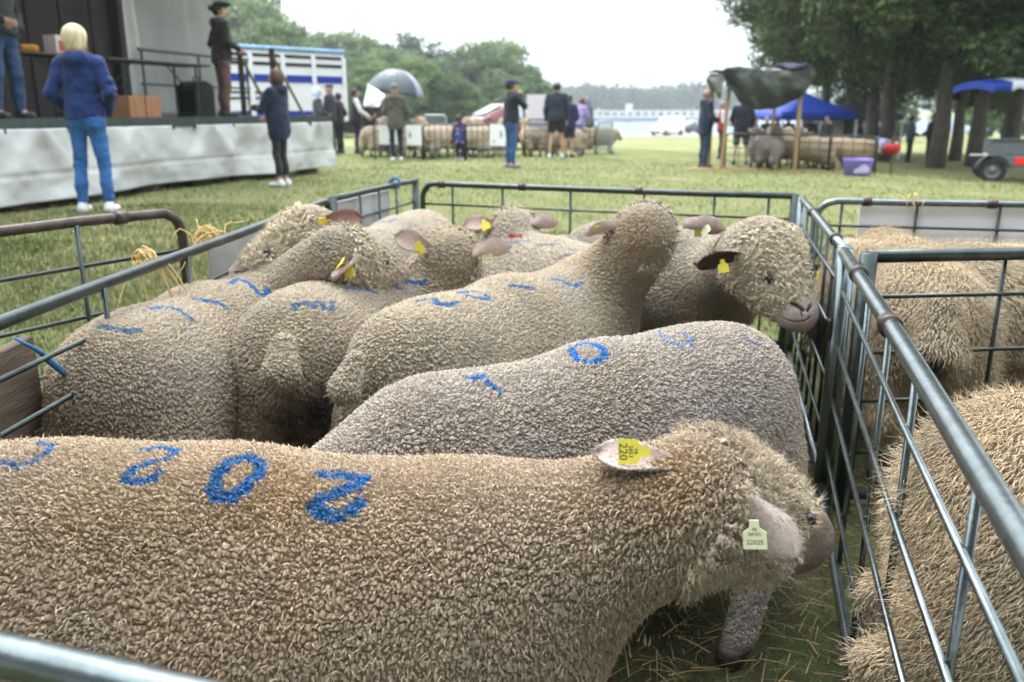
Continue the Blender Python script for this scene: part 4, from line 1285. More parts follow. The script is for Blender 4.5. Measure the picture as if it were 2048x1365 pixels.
sb.obj('strap', mat('blue_cloth', (.045, .17, .34), rough=.85, var=.3, scale=40, bump=.4, bscale=80), None, smooth=True, label='blue cloth strap knotted over the topmost plank', cat='strap')
straw('straw', (.65, 1.9), .9, 1.5, 2400, 31, .5)
# ------------------------------------------------------------------ people
SKIN = (.42, .25, .18)
def cloth(name, col, var=.25, scale=9, bump=.9, bscale=11, rough=.85):
    return mat('cloth_' + name, col, rough=rough, var=var, scale=scale, bump=bump, bscale=bscale, bdist=.03, spec=.2, sheen=.1)
POSE = dict(
    down=((.245, -.03, 1.12), (.245, .05, .86)), pocket=((.275, -.07, 1.13), (.19, .10, .965)), front=((.24, .03, 1.12), (.13, .24, 1.04)),
    fold=((.245, .07, 1.15), (.02, .20, 1.14)), mouth=((.25, .17, 1.20), (.075, .165, 1.45)), up=((.26, .10, 1.18), (.20, .26, 1.36)), back=((.27, -.10, 1.14), (.16, -.16, .98)),
    lift=((.23, .13, 1.15), (.15, .32, 1.18)), rest=((.24, .10, 1.14), (.16, .33, .98)))
def hand_prims(w, dirv, palm, s):
    """palm plus four unequal curled fingers and a thumb leaving the side of the palm"""
    d = norm(V3(dirv)); pn = norm(V3(palm) - d * (V3(palm) @ d)); sd = np.cross(d, pn) * s
    w = V3(w); pr = [ell(w + d * .045, np.array([d, np.cross(pn, d), pn]), (.052, .040, .016), .012)]
    for i, (off, L_) in enumerate(((.030, .068), (.010, .078), (-.010, .072), (-.029, .056))):
        a = w + d * .085 + sd * off; m_ = a + d * L_ * .5 + pn * .010; e = m_ + d * L_ * .30 + pn * L_ * .38
        pr += [cap(a - d * .015, m_, .0095, .0085, .006), cap(m_, e, .0085, .0065, .006)]
    a = w + d * .03 + sd * .036
    pr += [cap(a, a + sd * .022 + d * .032 + pn * .006, .0115, .0095, .010), cap(a + sd * .022 + d * .032 + pn * .006, a + sd * .026 + d * .058 + pn * .018, .0095, .007, .006)]
    return pr
def person(label, loc, face, height=1.72, skin=SKIN, top=None, legs=None, shoe=('white_shoe', (.62, .62, .64)), hair=None, hat=None, arms=('down', 'down'), wd=1.0, stance=.0, depth=15, group=None, lean=0, step=0, tilt=0, slim=1.0, vest=None, child=False, turn=0):
    k = height / 1.72
    h = min(.030, max(.0125, depth * .0011)) * (1 if height > 1.3 else .7)
    t = thing('person', label, 'person', loc, -radians(face), group)
    S = lambda p: V3(p) * k
    sc_ = lambda pr: [('c', p[1] * k, p[2] * k, p[3] * k, p[4] * k, p[5] * k) if p[0] == 'c' else ('e', p[1] * k, p[2], p[3] * k, p[4] * k) for p in pr]
    hr = 1.22 if child else 1.0
    lx = lambda y, z: y + lean * max(0, z - .9)
    ct, st_ = cos(turn), sin(turn)
    def hp(x, y, z):       # points of the head, which can turn on the neck
        return (x * ct - y * st_, lx(0, z) + x * st_ + y * ct, z)
    HR = np.array([[ct, st_, 0], [-st_, ct, 0], [0, 0, 1]])
    arm = []
    for q, a in zip((-1, 1), arms):
        e, w_ = POSE[a]
        arm.append((V3(q * .175 * wd, lx(0, 1.40), 1.40), V3(q * e[0] * (.5 + .5 * wd), lx(e[1], e[2]), e[2]), V3(q * w_[0], lx(w_[1], w_[2]), w_[2])))
    ft = [V3(q * (.095 + stance), q * step, 0) for q in (-1, 1)]
    hip = [V3(q * .085 * wd, 0, .88) for q in (-1, 1)]
    kn = [V3(q * (.095 + stance * .5), q * step * .5 + .02, .48) for q in (-1, 1)]
    ak = [f_ + V3(0, -.01, .085) for f_ in ft]
    # body: one continuous skin
    hd = hr
    pr = [ell(hp(0, .0, 1.605), HR, (.076 * hd, .096 * hd, .112 * hd), .02), ell(hp(0, .035, 1.555), HR, (.055 * hd, .062 * hd, .062 * hd), .03),
          cap(hp(0, .088 * hd, 1.615), hp(0, .108 * hd, 1.578), .012, .016, .02), ell(hp(-.078 * hd, -.005, 1.595), HR, (.012, .026, .034), .01), ell(hp(.078 * hd, -.005, 1.595), HR, (.012, .026, .034), .01),
          cap((0, lx(-.015, 1.38), 1.38), (0, lx(-.005, 1.54), 1.54), .060, .054, .03), cap((0, 0, .95), (0, lx(0, 1.32), 1.32), .105, .115, .06), cap((-.13 * wd, lx(0, 1.38), 1.38), (.13 * wd, lx(0, 1.38), 1.38), .055, .055, .05)]
    for a_, e_, w_ in arm:
        pr += [cap(a_, e_, .046, .038, .03), cap(e_, w_, .038, .026, .02)]
    for i in range(2):
        pr += [cap(hip[i], kn[i], .070, .046, .04), cap(kn[i], kn[i] * .5 + ak[i] * .5 + V3(0, -.012, .05), .044, .043, .02), cap(kn[i] * .5 + ak[i] * .5 + V3(0, -.012, .05), ak[i], .043, .030, .02), cap(ak[i], ft[i] + V3(0, .11, .035), .036, .03, .02)]
    V, Q = mesh_sdf(sc_(pr), h)
    parts_v, parts_q, n0 = [V], [Q], len(V)
    for q, a, (a_, e_, w_) in zip((-1, 1), arms, arm):
        if a == 'pocket': continue
        dv_ = w_ - e_
        hpr = hand_prims(w_ - norm(dv_) * .01, dv_ + V3(0, .02, 0), V3(-q, .3, 0), -q)
        v2, q2 = mesh_sdf(sc_(hpr), .0058 if depth < 15 else .008)
        parts_v.append(v2); parts_q.append(q2 + n0); n0 += len(v2)
    V = np.concatenate(parts_v); Q = np.concatenate(parts_q)
    cols = np.tile(V3(skin), (len(V), 1)) * (.9 + .2 * fbm(V, 30, 3)[:, None])
    for q in (-1, 1):      # eyes, brows and mouth
        e = S(hp(q * .032 * hd, .085 * hd, 1.622)); dd = np.linalg.norm((V - e) * np.array([1, .6, 1.6]), axis=1)
        cols = np.where((dd < .016 * k)[:, None], V3(.05, .035, .03), cols)
        e = S(hp(q * .034 * hd, .085 * hd, 1.645)); dd = np.linalg.norm((V - e) * np.array([.7, .6, 2.2]), axis=1)
        cols = np.where((dd < .018 * k)[:, None], V3(.14, .09, .06), cols)
    e = S(hp(0, .09 * hd, 1.538)); dd = np.linalg.norm((V - e) * np.array([.6, .6, 2.0]), axis=1)
    cols = np.where((dd < .018 * k)[:, None], V3(.30, .11, .10), cols)
    link('body', np_mesh('body', V, [Q], mat('skin', rough=.55, var=.06, scale=60, attr=True, spec=.3), cols), t)
    def part(name, pr_, m_, cut=None, hh=h, pat=None):
        V_, Q_ = mesh_sdf(sc_(pr_), hh, cut)
        V_ = V_ + (np.stack([fbm(V_, 9, 5), fbm(V_, 9, 6), fbm(V_, 9, 7)], 1) - .5) * .018 * k + ((np.abs(fbm(V_ * np.array([1, 1, 1.9]), 7, 15, 2) - .5) - .12) * .05 * k)[:, None] * np.stack([V_[:, 0], V_[:, 1], 0 * V_[:, 0]], -1) / .2 / k if name in ('jacket', 'coat', 'shirt', 'trousers') else V_
        cc = pat(V_) if pat else None
        return link(name, np_mesh(name, V_, [Q_], m_, cc), t)
    # upper clothes
    top = top or {}
    zb = top.get('len', .86)
    tp = [ell((0, lx(0, 1.27), 1.27), I3, (.190 * wd, .130, .20), .05), ell((0, lx(.008, 1.05), 1.05), I3, (.178 * wd * top.get('belly', 1), .140 * top.get('belly', 1), .24), .06), cap((-.145 * wd, lx(-.005, 1.395), 1.395), (.145 * wd, lx(-.005, 1.395), 1.395), .070, .070, .06),
          cap((0, lx(-.015, 1.42), 1.42), (0, lx(-.005, 1.48), 1.48), .080, .070, .03)]
    if zb < .95:
        tp.append(ell((0, 0, .86), I3, (.196 * wd, .152, .26), .06))
    if zb < .7:
        tp.append(cap((0, 0, .85), (0, 0, zb), .17 * wd, .21 * wd, .05))
    sl = []
    for a_, e_, w_ in arm:
        sl += [cap(a_, e_, .071, .060, .035), cap(e_, e_ + (w_ - e_) * (.93 if top.get('sleeve', 1) == 1 else .1), .060, .047, .02)]
    if not top.get('short'):
        if vest is None: tp += sl
    if top.get('hood') == 'down':
        tp += [ell((0, lx(-.095, 1.43), 1.43), I3, (.125, .062, .085), .03), cap((-.09, lx(-.03, 1.46), 1.46), (.09, lx(-.03, 1.46), 1.46), .045, .045, .03)]
    nm = top.get('name', 'jacket')
    part(nm, tp, top.get('m') or cloth(*top['c']), lambda P: np.maximum(zb * k + .02 * k * np.sin(P[:, 0] * 9) - P[:, 2], P[:, 2] - 1.50 * k), pat=top.get('pat'))
    if vest is not None:
        part('sleeves', sl, cloth(*vest))
    # legs
    legs = legs or dict(c=('denim', (.03, .05, .10)))
    lp = [ell((0, 0, .93), I3, (.160 * wd, .128, .15), .05)]
    for q in (-1, 1):
        lp.append(ell((q * .075 * wd, -.035, .88), I3, (.085 * wd, .095, .11), .04))
    lw = legs.get('w', 1.0)
    for i in range(2):
        lp += [cap(hip[i], kn[i], .092 * lw, .064 * lw, .04), cap(kn[i], kn[i] * .45 + ak[i] * .55 + V3(0, -.012, .03), .062 * lw, .060 * lw, .02), cap(kn[i] * .45 + ak[i] * .55 + V3(0, -.012, .03), ak[i] + V3(0, 0, -.03), .060 * lw, legs.get('hem', .050), .02)]
    z0 = legs.get('len', .07)
    part('trousers' if z0 < .3 else 'shorts', lp, legs.get('m') or cloth(*legs['c']), lambda P: np.maximum(z0 * k - P[:, 2], P[:, 2] - 1.03 * k))
    # shoes
    for i, q in enumerate((-1, 1)):
        V_, Q_ = mesh_sdf(sc_([cap(ft[i] + V3(0, -.045, .05), ft[i] + V3(q * .01, .14, .038), .046, .038, .02), cap(ft[i] + V3(0, -.04, .05), ft[i] + V3(0, -.02, .095), .046, .042, .02)]), min(h, .014), lambda P: .004 * k - P[:, 2])
        link('shoe', np_mesh('shoe', V_, [Q_], mat(shoe[0], shoe[1], rough=.6, var=.15, scale=20)), t)
    # hair and headgear
    if hair:
        hm = mat('hair_' + hair[0], hair[1], rough=.55, var=.45, scale=26, bump=.6, bscale=70, stretch=(1.5, 1.5, .25), bdist=.01)
        st2 = hair[2] if len(hair) > 2 else 'short'
        pp = [ell(hp(0, -.012, 1.622), HR, (.092 * hd, .108 * hd, .116 * hd), .02)]
        if st2 == 'bob': pp += [ell(hp(0, -.030, 1.585), HR, (.102 * hd, .098 * hd, .118 * hd), .03)]
        if st2 == 'pixie': pp += [ell(hp(0, -.030, 1.64), HR, (.106 * hd, .108 * hd, .108 * hd), .03), ell(hp(0, -.05, 1.56), HR, (.080, .065, .085), .04)]
        if st2 == 'bun': pp += [ell(hp(-.0, -.125, 1.64), HR, (.05, .05, .045), .02)]
        if st2 == 'long': pp += [ell(hp(0, -.055, 1.52), HR, (.10, .075, .17), .03)]
        fc = lambda P: np.minimum((P - S((0, lx(0, 1.6), 0))) @ V3(-st_, ct, 0) - .040 * k, 1.668 * k - P[:, 2])
        if st2 == 'bald':
            fc = lambda P: np.maximum(np.maximum((P - S((0, lx(0, 1.6), 0))) @ V3(-st_, ct, 0) - .02 * k, P[:, 2] - 1.64 * k), 1.54 * k - P[:, 2])
        part('hair', pp, hm, fc, min(h, .014))
    if hat:
        hm = cloth(hat[0], hat[1])
        ty = hat[2]
        if ty == 'hood':
            part('hood', [ell(hp(0, -.015, 1.61), HR, (.115 * hd, .128 * hd, .145 * hd), .03), cap((0, lx(-.03, 1.45), 1.45), hp(0, -.03, 1.55), .10, .10, .04)], hm, lambda P: (P - S((0, lx(0, 1.6), 0))) @ V3(-st_, ct, 0) - .055 * k, min(h, .015))
        elif ty == 'beanie':
            part('hat', [ell(hp(0, -.01, 1.645), HR, (.098 * hd, .112 * hd, .108 * hd), .03)], hm, lambda P: 1.625 * k - P[:, 2], min(h, .014))
        else:
            pc = [ell(hp(0, -.005, 1.655), HR, (.095 * hd, .112 * hd, .090 * hd), .02)]
            if ty == 'cap': pc += [ell(hp(0, .125 * hd, 1.662), HR, (.070, .075, .012), .01)]
            else: pc += [ell(hp(0, .04, 1.70), HR, (.115, .14, .04), .03)]
            part('cap', pc, hm, lambda P: 1.645 * k - P[:, 2], min(h, .012))
    return t
GF = 'visitors standing on the field'
NAVY = (.010, .016, .040); BLK = (.012, .012, .014); JEAN = ('jean', (.035, .085, .21)); DK = ('dark_trouser', (.018, .020, .026))
def pat_flower(V):
    f1, f2, cid, off = voronoi(V, .075, 5)
    ring = (np.abs(f1 - .30) < .10)
    c = np.tile(V3(.025, .035, .13), (len(V), 1))
    return np.where(ring[:, None], np.where(cid[:, None] < .5, V3(.35, .36, .55), V3(.30, .10, .22)), c)
WS = ('white_shoe', (.62, .62, .64)); DS = ('dark_shoe', (.03, .03, .035))
def at_foot(u, v, hpx, height):
    dp = height * F / hpx; p = PD(u, v, dp); return V3(p[0], p[1], gz(p[0], p[1])), dp
def P_(label, u, v, hpx, height, face, **k):
    loc, dp = at_foot(u, v, hpx, height)
    return person(label, loc, face, height, depth=dp, group=k.pop('group', GF), **k)
P_('blonde woman in blue hooded jacket and bright jeans, back turned, by the stage', 196, 425, 352, 1.66, -6, top=dict(c=('royal_jacket', (.008, .026, .11)), len=.90, hood='down'), legs=dict(c=('bright_jean', (.030, .12, .33)), hem=.045, len=.115, w=.95),
   shoe=WS, hair=('blonde', (.66, .54, .34), 'pixie'), arms=('pocket', 'pocket'), stance=.03, wd=.95, turn=-.25)
P_('woman in navy coat and cropped dark trousers raising one hand to the stage', 566, 373, 224, 1.60, -75, top=dict(name='coat', c=('navy_coat', NAVY), len=.72, hood='down', belly=1.12), legs=dict(c=('charcoal', (.022, .024, .024)), len=.18, w=.9, hem=.05),
   shoe=WS, hair=('brown', (.075, .045, .032), 'bob'), arms=('lift', 'front'), wd=1.12)
P_('person in dark jacket and cap against the livestock truck, hands together', 665, 305, 134, 1.76, -80, top=dict(c=('slate_jacket', (.028, .03, .045)), len=.82), legs=dict(c=('ink_trouser', (.022, .022, .032))), shoe=DS, hat=('grey_cap', (.05, .055, .065), 'cap'), arms=('front', 'front'))
P_('person in grey jacket wearing a pale hood behind the stage end', 641, 312, 128, 1.66, 60, top=dict(c=('graphite', (.05, .055, .06)), len=.8), legs=dict(c=DK), shoe=DS, hat=('pale_hood', (.45, .56, .60), 'hood'), arms=('front', 'front'))
P_('short person in dark coat at the right of the group by the truck', 681, 303, 116, 1.55, -70, top=dict(c=('plum_black', (.025, .02, .03)), len=.8), legs=dict(c=DK), shoe=DS, hair=('dark', (.03, .022, .018)), arms=('front', 'pocket'))
P_('person in dark waistcoat over white sleeves, left of the umbrella', 716, 310, 124, 1.66, 75, top=dict(name='waistcoat', c=('aubergine', (.035, .024, .035)), len=.80), vest=('white_shirt', (.62, .62, .64)), legs=dict(c=('night_blue', (.012, .016, .035))), shoe=DS, hair=('dark', (.03, .022, .018)), arms=('rest', 'rest'))
P_('person in black standing between waistcoat wearer and umbrella holder', 742, 308, 108, 1.62, 160, top=dict(c=('black_jacket', BLK), len=.8), legs=dict(c=('black_trouser', BLK)), shoe=DS, hair=('dark', (.03, .022, .018)), arms=('front', 'front'))
P_('person in brown jacket with red scarf holding the dark umbrella', 766, 312, 118, 1.66, -60, top=dict(c=('umber', (.05, .035, .035)), len=.8), legs=dict(c=DK), shoe=DS, hair=('auburn', (.16, .05, .035)), arms=('up', 'up'))
P_('person in olive parka and white shoes seen from behind beside white signs', 794, 325, 148, 1.70, -10, top=dict(name='coat', c=('olive_parka', (.085, .085, .065)), len=.72, hood='down'), legs=dict(c=('night_blue', (.012, .016, .035)), w=.95), shoe=WS, hat=('grey_beanie', (.12, .13, .125), 'beanie'), arms=('front', 'pocket'), wd=1.05)
P_('small child in flowered blue coat looking into the far sheep pen', 920, 321, 86, 1.02, 20, top=dict(name='coat', m=mat('flower_coat', rough=.8, attr=True, var=.1), pat=pat_flower, len=.66, hood='down'), legs=dict(c=('indigo', (.015, .02, .055)), w=1.1), shoe=('pale_shoe', (.55, .5, .55)), hair=('dark_brown', (.045, .025, .018), 'bob'), arms=('down', 'front'), child=True, wd=1.1)
P_('man in dark jacket, jeans and navy cap with a hand at his mouth', 1022, 336, 168, 1.76, 62, top=dict(c=('dark_navy', (.012, .017, .026)), len=.88, belly=1.05), legs=dict(c=('mid_jean', (.030, .085, .21)), w=1.02), shoe=('brown_shoe', (.28, .22, .22)), hair=('dark', (.03, .022, .018)), hat=('navy_cap', (.018, .02, .07), 'cap'), arms=('mouth', 'mouth'), wd=1.12)
P_('tall person in dark jacket and black shorts with bare legs, grey cap', 1112, 321, 148, 1.80, 8, top=dict(c=('storm', (.020, .026, .045)), len=.86), legs=dict(c=('black_short', BLK), len=.60, w=1.25), shoe=('grey_shoe', (.45, .5, .52)), hair=('dark', (.03, .022, .018)), hat=('ash_cap', (.22, .24, .26), 'cap'), arms=('down', 'down'), stance=.05, step=.05, wd=1.08)
P_('youth in navy top and dark shorts just right of the tall person', 1137, 318, 120, 1.55, 25, top=dict(c=('deep_navy', (.012, .018, .06)), len=.78), legs=dict(c=('dark_short', (.02, .022, .03)), len=.55, w=1.2), shoe=DS, hair=('brown', (.075, .045, .032)), arms=('down', 'front'))
P_('person in lavender clothes leaning over the far hurdles', 1156, 303, 108, 1.60, 40, top=dict(c=('lavender', (.26, .23, .42)), len=.85), legs=dict(c=('lilac', (.22, .19, .37)), w=1.05), shoe=('grey_shoe', (.45, .5, .52)), hair=('auburn', (.16, .05, .035)), arms=('rest', 'rest'), lean=.25)
P_('person in grey hooded top and black trousers at the end of the far pen', 1178, 302, 98, 1.62, -40, top=dict(c=('dove', (.13, .14, .18)), len=.88), legs=dict(c=('black_trouser', BLK)), shoe=DS, hat=('dove_hood', (.16, .17, .21), 'hood'), arms=('rest', 'rest'), lean=.2)
P_('balding man in long navy raincoat beside the tarpaulin shelter', 1406, 337, 151, 1.76, 78, top=dict(name='coat', c=('rain_navy', (.014, .022, .048)), len=.70, hood='down', belly=1.12), legs=dict(c=('dark_jean', (.018, .035, .075)), w=1.08), shoe=('dark_red_shoe', (.07, .03, .04)), hair=('greyish', (.25, .22, .2), 'bald'), arms=('front', 'front'), wd=1.12)
P_('person in dark shirt and dark shorts, bare calves, at the shelter pen', 1479, 334, 134, 1.74, 5, top=dict(name='shirt', c=('dark_shirt', (.016, .018, .028)), len=.84), legs=dict(c=('slate_short', (.028, .030, .042)), len=.50, w=1.25), shoe=DS, hair=('auburn', (.16, .05, .035)), arms=('rest', 'down'), stance=.06, wd=1.15)
P_('person in red jacket half hidden behind the left shelter post', 1440, 312, 112, 1.66, 100, top=dict(c=('crimson', (.30, .02, .03)), len=.84), vest=('pale_sleeve', (.55, .55, .58)), legs=dict(c=DK), shoe=DS, hair=('greyish', (.25, .22, .2)), arms=('front', 'front'))
GZ = 'people gathered under the blue gazebo'
for i, (u, c, lb, fc) in enumerate([(1535, (.02, .022, .025), 'person in black jacket at the left end under the blue gazebo', 170), (1556, (.10, .075, .055), 'person in tan jacket second from the left under the blue gazebo', 150), (1578, (.03, .05, .10), 'person in blue top behind the right shelter post', 200),
                                    (1622, (.014, .014, .018), 'person with folded arms in black under the middle of the blue gazebo', 190), (1655, (.05, .07, .055), 'person in green and black jacket near the white gazebo legs', 165), (1512, (.12, .01, .07), 'person in magenta jacket behind the dark shirted one', 120)]):
    pz = PD(u, 234, 28.5 - .2 * i); g_ = gz(pz[0], pz[1]); hgt_ = min(1.85, max(1.5, pz[2] - g_))
    person(lb, V3(pz[0], pz[1], pz[2] - hgt_), fc, hgt_, top=dict(c=('gazebo_%s' % 'black tan blue ink moss magenta'.split()[i], c), len=.85), legs=dict(c=DK), shoe=DS, hair=('brown', (.075, .045, .032)) if i % 2 else ('greyish', (.25, .22, .2)), arms=('fold', 'fold') if i == 3 else ('front', 'front'), depth=28, group=GZ)
pz = PD(1722, 240, 34)
person('person in black at the right end beyond the gazebo', V3(pz[0], pz[1], pz[2] - 1.7), 90, 1.7, top=dict(c=('black_jacket', BLK), len=.85), legs=dict(c=('black_trouser', BLK)), shoe=DS, hair=('dark', (.03, .022, .018)), arms=('front', 'front'), depth=34, group=GZ)
P_('person in grey blue shirt talking under the trees', 1815, 325, 92, 1.70, 95, top=dict(name='shirt', c=('blue_grey', (.07, .09, .12)), len=.86), legs=dict(c=('black_trouser', BLK)), shoe=DS, hair=('dark', (.03, .022, .018)), arms=('front', 'front'), group='people under the trees')
P_('person in dark clothes facing the grey blue shirt, against a trunk', 1856, 327, 98, 1.76, -95, top=dict(c=('black_green', (.016, .02, .018)), len=.84), legs=dict(c=('black_trouser', BLK)), shoe=DS, hair=('auburn', (.16, .05, .035)), arms=('front', 'front'), group='people under the trees')
# ------------------------------------------------------------------ the mobile stage on the left
TL, TR_ = PD(0, 240, 9.15), PD(660, 233, 15.8)
sa = norm(V3(*(TR_ - TL)[:2], 0)); sb_ = V3(-sa[1], sa[0], 0)
S0 = V3(TL[0], TL[1], 0) - sa * 5.0
SL = float(np.linalg.norm((TR_ - TL)[:2])) + 5.0
DK0, DK1 = TL[2], TR_[2]
dz = lambda s: DK0 + (DK1 - DK0) * (s - 5) / (SL - 5)
sp = lambda s, b, z: V3(*(S0 + sa * s + sb_ * b)[:2], dz(s) + z)
st = thing('stage', 'open show stage with white tarpaulin skirt and grey canvas back', 'stage', V3(*S0[:2], gz(S0[0], S0[1])))
so = V3(st.location)
def slab(name, m, s0, s1, b0, b1, z0, z1, parent=st, o=None, bev=0):
    o = so if o is None else o
    b = MB()
    V = [sp(s, bb, z) - o for s in (s0, s1) for bb in (b0, b1) for z in (z0, z1)]
    b.add(V, [np.array([[0, 1, 3, 2], [4, 6, 7, 5], [0, 4, 5, 1], [2, 3, 7, 6], [0, 2, 6, 4], [1, 5, 7, 3]])])
    return b.obj(name, m, parent)
M_DECK = mat('stage_deck', (.06, .065, .062), rough=.7, var=.3, scale=6)
M_EDGE = mat('stage_edge', (.060, .075, .072), rough=.45, metal=.3, var=.25, scale=9)
slab('deck', M_DECK, 0, SL, .03, 6, -.09, 0)
slab('edge_rail', M_EDGE, -.02, SL + .02, -.03, .028, -.115, .012)
slab('edge_rail', M_EDGE, SL, SL + .05, .03, 6, -.10, .008)
# tarpaulin skirt, hung from hooks, sagging in folds
def skirt():
    n, m = 260, 34
    s = np.linspace(.2, SL - .02, n)[:, None]; t = np.linspace(0, 1, m)[None, :]
    hang = .55
    ph = s / 1.35 * pi
    xx = (s / 1.55) % 1 - .5
    fold = .042 * (.5 + fbm(np.stack([np.floor(s / 1.55).repeat(m, 1).ravel() * 3.3, np.zeros(n * m), np.zeros(n * m)], -1), 1, 5, 1).reshape(n, m)) * np.exp(-((np.abs(xx) - .42 * t) / (.07 + .10 * t)) ** 2) * (1 - .55 * t) + .05 * np.sin(s * 2.3 + t * 2.2 + np.sin(s * .7) * 2) * t + .022 * np.sin(s * 6 - t * 5 + np.sin(s)) * (1 - t)
    pts = np.zeros((n, m, 3))
    flat = np.stack([np.broadcast_to(s, (n, m)).ravel(), t.repeat(n, 0).ravel() * 1.1, np.zeros(n * m)], -1)
    crease = (fbm(flat, 1.7, 3, 3).reshape(n, m) - .5) * .16 + np.abs(fbm(flat, .9, 8, 2).reshape(n, m) - .5) * .12
    hem = np.where(np.abs(t - .62) < .02, -.012, 0)
    for i in range(n):
        p0 = S0 + sa * s[i, 0]
        z1 = dz(s[i, 0]) - .10; z0 = gz(p0[0], p0[1]) + .10
        for j in range(m):
            q = p0 - sb_ * (.045 + fold[i, j] + crease[i, j] * (.3 + .7 * t[0, j]) + hem[0, j])
            pts[i, j] = (q[0], q[1], z1 + (z0 - z1) * t[0, j])
    return pts - so
G_ = skirt()
M_TARP = mat('white_tarp', (.46, .47, .46), rough=.6, var=.16, scale=1.3, bump=.5, bscale=3, bdist=.05)
MB().grid(G_, .006, nrm=sb_ * -1).obj('skirt', M_TARP, st, smooth=True)
hk = MB()
for k in range(26):
    p = sp(.4 + k * (SL - .5) / 25.5, -.045, -.12) - so
    hk.box(p, (.03, .025, .06), rz=atan2(sa[1], sa[0]))
hk.obj('hooks', M_DECK, st, kind='stuff')
for k in range(8):
    p = S0 + sa * (4.2 + k * (SL - 4.5) / 7.2) + sb_ * .25; g_ = gz(p[0], p[1])
    MB().box(V3(p[0], p[1], g_ + .07) - so, (.34, .22, .14), rz=.3 + k, bev=.01).obj('support_block', M_PLANK, st)
    MB().tube([V3(p[0], p[1], g_ + .14) - so, V3(p[0], p[1], dz(8) - .12) - so], .035, 8).obj('support_leg', M_EDGE, st)
slab('shade_sheet', mat('shade_black', (.012, .012, .013), rough=1), .1, SL - .1, 1.2, 1.25, -1.25, -.1)  # upright black sheet standing in for the shade below the deck
# back: dark boarded interior on the left, grey canvas on the right
BK = 2.35
def wall_s(u, v=150):          # where a photo column meets the back wall
    A = sp(0, BK, 0); n = sb_; r = ray(u, v); t = ((A - V3(0, 0, EYE)) @ n) / (r @ n); p = V3(0, 0, EYE) + r * t
    return float((p - A) @ sa)
s_split = wall_s(238); s_end = wall_s(442)
M_DARKW = mat('dark_boards', (.030, .026, .024), rough=.8, var=.3, scale=3, stretch=(1, 1, .2))
slab('back_wall', M_DARKW, -1, s_split, BK, BK + .06, -.02, 4.2)
for k in range(9):
    slab('batten', M_DARKW, s_split - .5 - k * .62, s_split - .46 - k * .62, BK - .03, BK - .002, 0, 4.2)
n, m = 90, 40
s = np.linspace(s_split, s_end, n)[:, None]; z = np.linspace(0, 1, m)[None, :]
fl = np.stack([np.broadcast_to(s, (n, m)).ravel() * 1.3, np.broadcast_to(z, (n, m)).ravel() * 1.2, np.zeros(n * m)], -1)
dsp = (fbm(fl, 1.1, 14, 3).reshape(n, m) - .5) * .22 + .03 * np.sin(s * 3.1 + z)
G2 = np.array([[sp(s[i, 0], BK + .02 + dsp[i, j], z[0, j] * 3.9) - so for j in range(m)] for i in range(n)])
MB().grid(G2, .006).obj('canvas_back', mat('grey_canvas', (.25, .255, .235), rough=.85, var=.15, scale=1.2, bump=.2, bscale=5, bdist=.05), st, smooth=True)
# paler strip of canvas drawn to the left
sA, sB = wall_s(262, 20), wall_s(295, 215)
G3 = []
for j in range(30):
    zz = j / 29 * 3.9; k = 1 - min(1, zz / 2.6)
    x0 = s_split + .02; x1 = x0 + .16 + (sB - sA) * .75 * k + .10
    G3.append([sp(x0 + (x1 - x0) * q, BK - .14 - .05 * sin(q * 7 + zz), zz) - so for q in np.linspace(0, 1, 12)])
MB().grid(np.array(G3), .005).obj('drape', mat('pale_canvas', (.42, .425, .38), rough=.85, var=.1, scale=2), st, smooth=True)
slab('corner_post', M_DARKW, s_split - .12, s_split, BK - .22, BK - .06, 0, 4.2)
slab('roof', mat('stage_roof', (.10, .10, .10), rough=.8), -1, s_end + .1, .3, BK + .1, 3.95, 4.05)
for zz, rr in ((1.06, .028), (.52, .022)):
    MB().tube([sp(s_split + .1, BK - .35, zz) - so, sp(s_end + .4, BK - .35, zz) - so], rr, 8).obj('handrail', M_EDGE, st)
for q in (0.02, .5, .98):
    q_ = s_split + .1 + (s_end + .3 - s_split) * q
    MB().tube([sp(q_, BK - .35, 0) - so, sp(q_, BK - .35, 1.08) - so], .022, 8).obj('rail_post', M_EDGE, st)
# struts at the open end
M_STRUT = mat('dark_strut', (.035, .028, .022), rough=.6, var=.3)
M_STRUTY = mat('strut_yellow', (.10, .085, .03), rough=.6, var=.4, scale=30)
for u_ in (489, 552):
    b_ = None
    A = sp(SL + .02, 0, 0); r = ray(u_, 228); t = ((A - V3(0, 0, EYE)) @ sa) / (r @ sa); p = V3(0, 0, EYE) + r * t
    bb = float((p - A) @ sb_)
    MB().tube([sp(SL + .02, bb, -.05) - so, sp(SL + .02, bb, 1.22) - so], .055, 8).obj('end_post', M_STRUT, st)
    MB().tube([sp(SL + .02, bb, 1.12) - so, sp(SL - .02, bb - .62 if bb > 1 else bb - .6, .02) - so], .028, 8).obj('brace', M_STRUTY, st)
